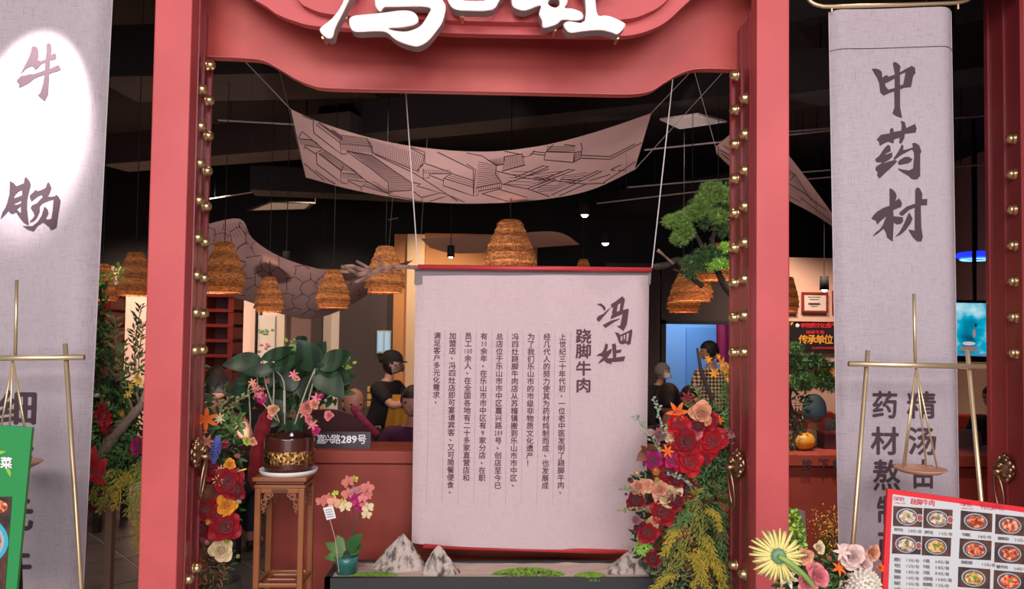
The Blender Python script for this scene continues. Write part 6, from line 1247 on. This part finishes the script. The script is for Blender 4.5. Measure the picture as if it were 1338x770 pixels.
def orchid_mesh():
    m = M()
    for a, L, w in ((1.57, 1.0, .55), (3.9, .95, .5), (5.5, .95, .5), (.25, 1.05, 1.0), (2.9, 1.05, 1.0)):
        vs, fs = pet(L, w, .08, -.1, 5, 3); m.add(vs, fs, Matrix.Rotation(a, 4, 'Z') @ Matrix.Translation((.06, 0, 0)) @ Matrix.Rotation(-.12, 4, 'Y'))
    m.ball((0, -.12, .14), .17, 8, 6, (1, 1.3, 1)); return m
PROTO['orchid'] = orchid_mesh()
for px, py, r_, cl in ((455, 630, 8, 'coral'), (463, 627, 5, 'lime'), (480, 638, 8, 'coral'), (474, 641, 7, 'pink'), (455, 646, 8, 'coral'), (463, 642, 7, 'dusty'), (479, 648, 7, 'coral'), (420, 656, 7, 'coral'), (428, 653, 8, 'coral'), (436, 657, 8, 'peach'), (451, 662, 8, 'cream'), (446, 657, 5, 'lime'), (467, 656, 8, 'hot'), (474, 652, 6, 'pink'), (471, 665, 8, 'magenta'), (481, 664, 7, 'cream'), (479, 673, 6, 'cream'), (438, 645, 4, 'lime'), (461, 650, 6, 'magenta'), (476, 660, 5, 'coral')):
    flower_part(to, 'orchid', cl, px, py, r_ * 1.05, YO - .03 + random.uniform(-.02, .02), name='orchid_bloom', spin=random.uniform(-.4, .4))
tg = thing('price_tag', 'small white card on a thin stick in front of the orchid', 'tag', (P(438, 704, YO - .06).x, YO - .06, z1 - .01))
q4 = [P(*q_, YO - .06) for q_ in ((422, 664), (435, 661), (439, 677), (427, 680))]; obj('card', M().prism(q4, [p + Vector((0, .001, 0)) for p in q4]), m_white, tg, world=True)
obj('stick', M().tube([P(431, 679, YO - .058), P(438, 704, YO - .056), P(443, 748, YO - .05)], .0018, 5), mat('stick_pink', (.6, .35, .3), .6), tg, world=True)
for k in range(4):
    y = 666.5 + k * 3; u0, u1 = P(425 + k * .7, y + .4, YO - .0615), P(433.5 + k * .8, y - 1.2, YO - .0615); obj('print_line', M().add([u0, u1, u1 - Vector((0, 0, .0025)), u0 - Vector((0, 0, .0025))], [(0, 1, 2, 3)]), m_ink, tg, world=True)
# ================================================================== PEOPLE
def skin_surface(joints, bones, sub=2, root=0):
    """joints: list of (pos, (rx, ry) or r); one continuous skinned surface, returned as an M"""
    me = bpy.data.meshes.new('tmp'); me.from_pydata([tuple(j[0]) for j in joints], bones, []); o = bpy.data.objects.new('tmp', me); S.collection.objects.link(o)
    md = o.modifiers.new('s', 'SKIN'); md.branch_smoothing = .6; md.use_smooth_shade = True
    sv = me.skin_vertices[0].data
    for i, j in enumerate(joints): r = j[1]; sv[i].radius = r if isinstance(r, tuple) else (r, r); sv[i].use_root = (i == root)
    s2 = o.modifiers.new('u', 'SUBSURF'); s2.levels = sub; s2.render_levels = sub
    dg = bpy.context.evaluated_depsgraph_get(); dg.update(); e = o.evaluated_get(dg).to_mesh()
    m = M(); m.v = [tuple(v.co) for v in e.vertices]; m.f = [tuple(p.vertices) for p in e.polygons]; o.evaluated_get(dg).to_mesh_clear()
    bpy.data.objects.remove(o); bpy.data.meshes.remove(me); return m
def head_mesh(c, r, face, tilt=0):
    """head with brow, nose, mouth, chin and ears; face: horizontal direction it looks"""
    f = Vector(face).normalized(); z = Vector((0, 0, 1)); s = f.cross(z).normalized(); mx = Matrix((( s.x, f.x, z.x, c[0]), (s.y, f.y, z.y, c[1]), (s.z, f.z, z.z, c[2]), (0, 0, 0, 1)))
    def fn(d):
        q_ = 1.0; q_ *= 1 - .10 * max(0, -d.z) * (1 - max(0, d.y)); 
        if d.y > 0: q_ *= 1 - .08 * d.y * max(0, 1 - abs(d.z - .05) * 5)            # eye line
        if d.y > .3: q_ += .07 * math.exp(-((d.z + .62) ** 2) / .02) * (1 - abs(d.x))    # chin
        return q_
    m = M().ball((0, 0, 0), r, 24, 18, (.80, .98, 1.14), fn=fn)
    m.ball((0, r * .93, -r * .16), r * .11, 8, 6, (.8, 1.3, 1.9)); m.ball((0, r * .93, -r * .50), r * .13, 8, 6, (2.0, .7, .45)); m.ball((0, r * .90, -r * .60), r * .12, 8, 6, (1.7, .8, .4))
    for k in (-1, 1): m.ball((k * r * .82, -r * .02, -r * .12), r * .17, 8, 6, (.4, .9, 1.5)); m.ball((k * r * .30, r * .82, r * .12), r * .16, 8, 6, (1.5, .6, .5))
    out = M().join(m, mx); return out, mx
def hand(m, w, d, L=.17, n=None, curl_=.5):
    """palm and five unequal bent fingers, from wrist w along d"""
    d = Vector(d).normalized(); n = Vector(n or (0, 0, 1)); s = d.cross(n).normalized(); n = s.cross(d).normalized(); w = Vector(w)
    m.tube([w - d * .02, w + d * .02, w + d * L * .28, w + d * L * .48], [.024, .030, .040, .036], 10)
    for k, (o_, l) in enumerate(((-.028, .40), (-.010, .47), (.010, .44), (.027, .35))):
        b = w + d * L * .44 + s * o_; p1 = b + d * L * l * .45 - n * L * l * .12 * curl_; p2 = p1 + d * L * l * .32 - n * L * l * .35 * curl_; p3 = p2 + d * L * l * .12 - n * L * l * .30 * curl_; m.tube([b, p1, p2, p3], [.0095, .009, .008, .006], 7)
    b = w + d * L * .12 - s * .028; m.tube([b, b + d * L * .20 - s * .03, b + d * L * .38 - s * .034 - n * .012], [.012, .010, .007], 7)
skins = {'a': mat('skin_warm', (.58, .30, .20), .55), 'b': mat('skin_tan', (.48, .23, .16), .55), 'c': mat('skin_pale', (.62, .36, .27), .55)}
m_hair = mat('black_hair', (.012, .009, .009), .5, bump=.6, bscale=90); m_hairg = mat('grey_hair', (.22, .20, .19), .6, bump=.6, bscale=90); m_eye = mat('eye_dark', (.01, .008, .008), .3)
def person(label, loc, facing, pose, skin, shirt, trousers, hair='short', H=1.68, arms=None, look=None, sleeves='short', extra=None, haircol=None, grp=None, bow=0.0):
    t = thing('person', label, 'person', (loc[0], loc[1], 0), 0, grp); f = Vector((facing[0], facing[1], 0)).normalized(); s = Vector((f.y, -f.x, 0)); k = H / 1.70
    def W3(a, b, c): return Vector((loc[0], loc[1], 0)) + s * a * k + f * b * k + Vector((0, 0, c * k))      # right, forward, up
    z0 = 0 if pose == 'stand' else -.44; by = bow
    hip = .93 + z0; J = []; B = []
    def j(p, r, par=None):
        J.append((p, tuple(q_ * k for q_ in r) if isinstance(r, tuple) else r * k)); 
        if par is not None: B.append((par, len(J) - 1))
        return len(J) - 1
    p0 = j(W3(0, 0, hip), (.145, .11)); p1 = j(W3(0, by * .3, hip + .17), (.125, .095), p0); p2 = j(W3(0, by * .7, hip + .34), (.15, .105), p1); p3 = j(W3(0, by, hip + .46), (.11, .085), p2); p4 = j(W3(0, by * 1.1 + .005, hip + .535), .052, p3); p5 = j(W3(0, by * 1.15 + .015, hip + .60), .050, p4)
    legs = []; armsp = []
    for sd in (-1, 1):
        a = j(W3(sd * .085, 0, hip - .05), .085, p0)
        if pose == 'stand': b = j(W3(sd * .095, .015, hip - .44), .058, a); c = j(W3(sd * .10, -.01, .09), .040, b); e = j(W3(sd * .105, .10, .035), .036, c); e2 = j(W3(sd * .11, .17, .030), .028, e)
        else: b = j(W3(sd * .12, .42, hip - .03), .060, a); c = j(W3(sd * .12, .42, .09), .040, b); e = j(W3(sd * .125, .53, .035), .036, c); e2 = j(W3(sd * .13, .60, .030), .028, e)
        legs.append((a, b, c))
        sh = j(W3(sd * .175, by - .005, hip + .455), .058, p3); A_ = (arms or {}).get(sd)
        if A_ is None: A_ = (Vector((sd * .225, by + .0, hip + .19)), Vector((sd * .22, by + .10, hip - .04))) if pose == 'stand' else (Vector((sd * .23, by + .08, hip + .20)), Vector((sd * .14, by + .33, hip + .22)))
        el = j(W3(*A_[0]), .040, sh); wr = j(W3(*A_[1]), .027, el); armsp.append((sh, el, wr))
    body = skin_surface(J, B, 2)
    for sh, el, wr in armsp: hand(body, J[wr][0], J[wr][0] - J[el][0], .17 * k)
    hc = W3(0, by * 1.25 + .03, hip + .682); look = Vector(look or f); hm, mx = head_mesh(hc, .098 * k, look); body.join(hm)
    bo = obj('body', body, skin, t, True, world=True, recalc=False); r = .098 * k
    for sd in (-1, 1): obj('eye', M().ball(tuple(mx @ Vector((sd * r * .33, r * .85, r * .02))), r * .085, 8, 6), m_eye, t, True, world=True)
    # clothes grown from the same joints, slightly larger
    def grow(idx, add, bones_, extra_=()):
        mp = {o_: n for n, o_ in enumerate(idx)}; JJ = [(J[i][0], tuple(q_ + add for q_ in J[i][1]) if isinstance(J[i][1], tuple) else J[i][1] + add) for i in idx]; BB = [(mp[a], mp[b]) for a, b in bones_ if a in mp and b in mp]
        for (pi, pos, rr_) in extra_: JJ.append((pos, rr_)); BB.append((mp[pi], len(JJ) - 1))
        return skin_surface(JJ, BB, 2)
    ex_ = []
    idx = [p0, p1, p2, p3]
    for sh, el, wr in armsp:
        idx += [sh]
        if sleeves == 'long': idx += [el]; ex_.append((el, J[el][0].lerp(J[wr][0], .92), .036 * k))
        else: ex_.append((sh, J[sh][0].lerp(J[el][0], .80), .062 * k))
    ex_.append((p3, J[p3][0].lerp(J[p4][0], .62), .072 * k))
    obj('shirt', grow(idx, .034, B, ex_), shirt, t, True, world=True, recalc=False)
    idx = [p0]; ex_ = []
    for a, b, c in legs: idx += [a, b]; ex_.append((b, J[b][0].lerp(J[c][0], .93), .055 * k))
    obj('trousers', grow(idx, .012, B, ex_), trousers, t, True, world=True, recalc=False)
    for a, b, c in legs:
        q_ = J[c][0]; obj('shoe', M().ball(tuple(q_ + f * .07 + Vector((0, 0, -.045))), .1, 12, 8, (.5 if abs(f.x) < .5 else 1.15, 1.15 if abs(f.x) < .5 else .5, .42)), m_black, t, True, world=True)
    hcol = haircol or m_hair
    if hair:
        def hf(d): return 1.10 + .03 * noise.noise(d * 5)
        m = M(); nu, nv = 26, 16; vs = []
        for jv in range(nv + 1):
            ph = math.pi * jv / nv
            for ku in range(nu):
                an = 2 * math.pi * ku / nu; d = Vector((math.sin(ph) * math.cos(an), math.sin(ph) * math.sin(an), math.cos(ph)))
                lim = .38 if d.y > .35 else (-.10 if d.y > 0 else (-.55 if hair == 'short' else -1.3)); q_ = 1.10 if d.z > lim else .86
                if hair == 'bald': q_ = 1.04 if (d.y < .1 and d.z < .35 and d.z > -.4) else .86
                vs.append(mx @ Vector((d.x * r * q_ * .82, d.y * r * q_, d.z * r * q_ * 1.14)))
        m.add(vs, [(a * nu + b, (a + 1) * nu + b, (a + 1) * nu + (b + 1) % nu, a * nu + (b + 1) % nu) for a in range(nv) for b in range(nu)])
        if hair == 'bun': m.ball(tuple(mx @ Vector((0, -r * 1.05, r * .25))), r * .42, 12, 8)
        if hair == 'long': m.tube([mx @ Vector((0, -r * .75, 0)), mx @ Vector((0, -r * .9, -r * 1.2)), mx @ Vector((0, -r * .85, -r * 2.2))], [r * .72, r * .62, r * .3], 12)
        obj('hair', m, hcol, t, True, world=True, recalc=False)
    return t, mx, r, J, W3
def mask(t, mx, r, mt):
    m = M().grid(lambda u, v: mx @ Vector((r * .84 * math.sin((u - .5) * 2.5), r * 1.02 * math.cos((u - .5) * 2.3) * (1.04 + .12 * math.sin(math.pi * v) * math.sin(math.pi * u)), r * (-.02 - .72 * v))), 14, 8); m2 = M().join(m)
    obj('face_mask', m2, mt, t, True, world=True, recalc=False)
    for sd in (-1, 1): obj('mask_loop', M().tube([mx @ Vector((sd * r * .78, r * .35, -r * .12)), mx @ Vector((sd * r * .86, r * .0, r * .06))], .0022, 5), mt, t, world=True)
def cap(t, mx, r, mt):
    m = M(); nu = 26
    m.lathe([(r * .96, 0), (r * 1.0, r * .25), (r * .92, r * .62), (r * .62, r * .95), (r * .2, r * 1.08), (0, r * 1.09)], nu); m2 = M().join(m, mx @ Matrix.Translation((0, -r * .06, r * .22)) @ Matrix.Diagonal((.92, 1.08, 1, 1)))
    obj('cap_crown', m2, mt, t, True, world=True)
    obj('cap_visor', M().prism([mx @ Vector((r * .78 * math.cos(a), r * (.55 + .95 * math.sin(a)), r * (.30 - .05 * math.sin(a)))) for a in [i / 16 * math.pi for i in range(17)]], [mx @ Vector((r * .78 * math.cos(a), r * (.55 + .95 * math.sin(a)), r * (.24 - .05 * math.sin(a)))) for a in [i / 16 * math.pi for i in range(17)]]), mt, t, True, world=True)
fabric = lambda n, c, **k: mat(n, c, .85, **k)
m_blk = fabric('black_cotton', (.018, .016, .018)); m_jean = fabric('navy_denim', (.02, .025, .04))
def stool(x, y, rz=0, lab='dark dining chair'):
    t = thing('dining_chair', lab, 'chair', (x, y, 0), rz, 'dining chairs'); obj('seat', M().box((0, 0, .44), (.40, .38, .04)), m_booth_d, t); obj('backrest', M().box((0, .18, .64), (.38, .03, .30)), m_booth_d, t)
    for a in (-1, 1):
        for b in (-1, 1): obj('leg', M().box((a * .17, b * .16, .21), (.03, .03, .42)), m_black, t)
    return t
# worker in the black cap, leaning towards the table, yellow bag in hand
YW1 = 3.55; c = P(494, 500, YW1)
t, mx, r, J, W3 = person('worker in a black cap and dark mask reaching over the table, yellow bag in hand', (c.x + .0, YW1), (.93, -.36), 'stand', skins['c'], m_blk, m_blk, 'bun', 1.49, arms={1: (Vector((.20, .26, 1.22)), Vector((.08, .54, 1.30))), -1: (Vector((-.20, .25, 1.20)), Vector((-.06, .46, 1.28)))}, look=(1, -.25, -.08), bow=.10)
mask(t, mx, r, mat('mask_print', (.28, .20, .19), .8, col2=(.03, .02, .02), scale=60)); cap(t, mx, r, m_blk)
for i in range(3): p = W3(0, -.07, 1.36 - i * .07); obj('back_print', M().box((p.x - .0, p.y - .06, p.z), (.05, .012, .045)), mat('print_yellow', (.8, .5, .08), .7), t, world=True)
c = P(524, 538, YW1 - .25); m = M().grid(lambda u, v: Vector((c.x + (u - .5) * (.17 + .10 * v), YW1 - .22 + .02 * math.sin(u * 13), c.z + .13 - .26 * v)), 12, 8); m.grid(lambda u, v: Vector((c.x + (u - .5) * (.17 + .10 * v), YW1 - .14 + .02 * math.sin(u * 11), c.z + .13 - .26 * v)), 12, 8)
tag(obj('paper_bag', m, mat('mustard_cloth', (.58, .29, .03), .8), None, True), 'mustard yellow bag held by the worker in the black cap', 'bag')
def seated(label, px, pytop, Y, facing, skin, shirt, hair='short', trousers=m_jean, look=None, H=1.62, sleeves='short', haircol=None, bow=.05, grp=None, chair=True, arms=None):
    # choose height so the head top reaches pytop: head top = hip + .705 + .112 with hip = .49
    zt_ = P(px, pytop, Y).z; H = max(1.35, min(1.85, zt_ / (.49 + .82) * 1.70)); c = P(px, pytop, Y); k = H / 1.7
    f = Vector((facing[0], facing[1], 0)).normalized(); lx, ly = c.x - f.x * (bow * 1.25 + .03) * k, Y - f.y * (bow * 1.25 + .03) * k
    res = person(label, (lx, ly), facing, 'sit', skin, shirt, trousers, hair, H, look=look, sleeves=sleeves, haircol=haircol, bow=bow, grp=grp, arms=arms)
    if chair: stool(lx, ly, math.atan2(-f.x, f.y) + math.pi, 'dark dining chair under the ' + label.split(' in ')[0] + ' in ' + ' '.join(label.split(' in ')[1].split()[:4]))
    return res
def standing(label, px, pytop, Y, facing, skin, shirt, hair='short', trousers=m_jean, **k):
    c = P(px, pytop, Y); H = c.z / (.93 + .82) * 1.70; f = Vector((facing[0], facing[1], 0)).normalized(); b = k.get('bow', 0); kk = H / 1.7
    return person(label, (c.x - f.x * (b * 1.25 + .03) * kk, Y - f.y * (b * 1.25 + .03) * kk), facing, 'stand', skin, shirt, trousers, hair, H, **k)
seated('seated bald diner in dark clothes with a pink strap facing the camera', 463, 503, 2.55, (.35, -1), skins['b'], m_blk, 'bald', sleeves='long')
c = P(470, 545, 2.4); o = tag(obj('pink_scarf', M().tube(crom([c + Vector((-.02, -.16, .08)), c + Vector((.06, -.22, .0)), c + Vector((.16, -.24, -.10))], 10), [.025] * 11, 8), mat('pink_wool', (.42, .05, .12), .9, col2=(.2, .02, .06), scale=60), None, True), 'pink woven strap over the shoulder of the bald diner', 'scarf')
seated('seated diner in a plum top, half hidden by the scroll edge', 540, 500, 2.5, (-.15, -1), skins['b'], fabric('plum_top', (.08, .015, .06)), 'short', sleeves='long')
seated('diner in a brown jacket and black cap behind the orange lily', 283, 474, 2.6, (.1, .9), skins['b'], fabric('brown_jacket', (.10, .035, .02)), 'short', sleeves='long')
seated('diner in a black coat seen under the big leaves', 327, 488, 3.9, (.1, 1), skins['b'], m_blk, 'short', sleeves='long')
seated('pale-faced diner in dark red facing the camera between big leaves', 342, 482, 5.2, (0, -1), skins['c'], fabric('dark_red_knit', (.14, .01, .02)), 'short', sleeves='long')
# right-hand group before the blue doorway
t, mx, r, J, W3 = standing('person in a yellow and white plaid shirt standing before the blue doorway', 927, 443, 4.7, (-.55, .85), skins['a'], None, 'short', trousers=m_jean, look=(-.95, .2, 0), arms={-1: (Vector((-.25, .02, 1.17)), Vector((-.24, .10, .96))), 1: (Vector((.24, -.02, 1.17)), Vector((.22, .06, .95)))})
pm = bpy.data.materials.new('plaid_cotton'); pm.use_nodes = True; nt = pm.node_tree; b = nt.nodes['Principled BSDF']; b.inputs['Roughness'].default_value = .9; tc = nt.nodes.new('ShaderNodeTexCoord'); ws = []
for ax in ('X', 'Z'):
    w = nt.nodes.new('ShaderNodeTexWave'); w.bands_direction = ax; w.inputs['Scale'].default_value = 8.5; nt.links.new(tc.outputs['Object'], w.inputs['Vector']); ws.append(w)
mu = nt.nodes.new('ShaderNodeMath'); mu.operation = 'ADD'; nt.links.new(ws[0].outputs['Fac'], mu.inputs[0]); nt.links.new(ws[1].outputs['Fac'], mu.inputs[1]); rp_ = nt.nodes.new('ShaderNodeValToRGB')
rp_.color_ramp.interpolation = 'CONSTANT'; rp_.color_ramp.elements[0].color = (.05, .04, .05, 1); rp_.color_ramp.elements[1].position = .55; rp_.color_ramp.elements[1].color = (.62, .38, .14, 1); e = rp_.color_ramp.elements.new(.85); e.color = (.80, .74, .62, 1)
dv = nt.nodes.new('ShaderNodeMath'); dv.operation = 'MULTIPLY'; dv.inputs[1].default_value = .62; nt.links.new(mu.outputs[0], dv.inputs[0]); nt.links.new(dv.outputs[0], rp_.inputs[0]); nt.links.new(rp_.outputs[0], b.inputs['Base Color'])
for ch in t.children:
    if ch.name.startswith('shirt'): ch.data.materials.clear(); ch.data.materials.append(pm)
t, mx, r, J, W3 = standing('grey-haired person in black with a white face mask by the doorway edge', 866, 472, 5.0, (.5, -.6), skins['a'], m_blk, 'short', haircol=m_hairg, look=(1, -.5, -.1), sleeves='long', bow=.12); mask(t, mx, r, mat('mask_white', (.75, .78, .82), .8))
seated('seated diner in a dark plum top with the back turned at the scroll edge', 873, 497, 2.5, (0, 1), skins['b'], fabric('plum_dark', (.05, .012, .035)), 'short', sleeves='long')
seated('seated diner in a dark red shirt, back to the camera behind the orange lilies', 901, 501, 3.5, (0.1, 1), skins['b'], fabric('dark_red_shirt', (.16, .01, .02)), 'long', sleeves='long')
seated('diner in a light blue shirt and cap behind the pine bonsai', 1064, 512, 2.6, (.4, .9), skins['b'], fabric('light_blue', (.22, .36, .44)), 'short', haircol=fabric('blue_cap', (.20, .34, .42)))
seated('seated diner in black at the red booth by the third door', 1297, 500, 3.9, (-.8, -.4), skins['c'], m_blk, 'short', sleeves='short')
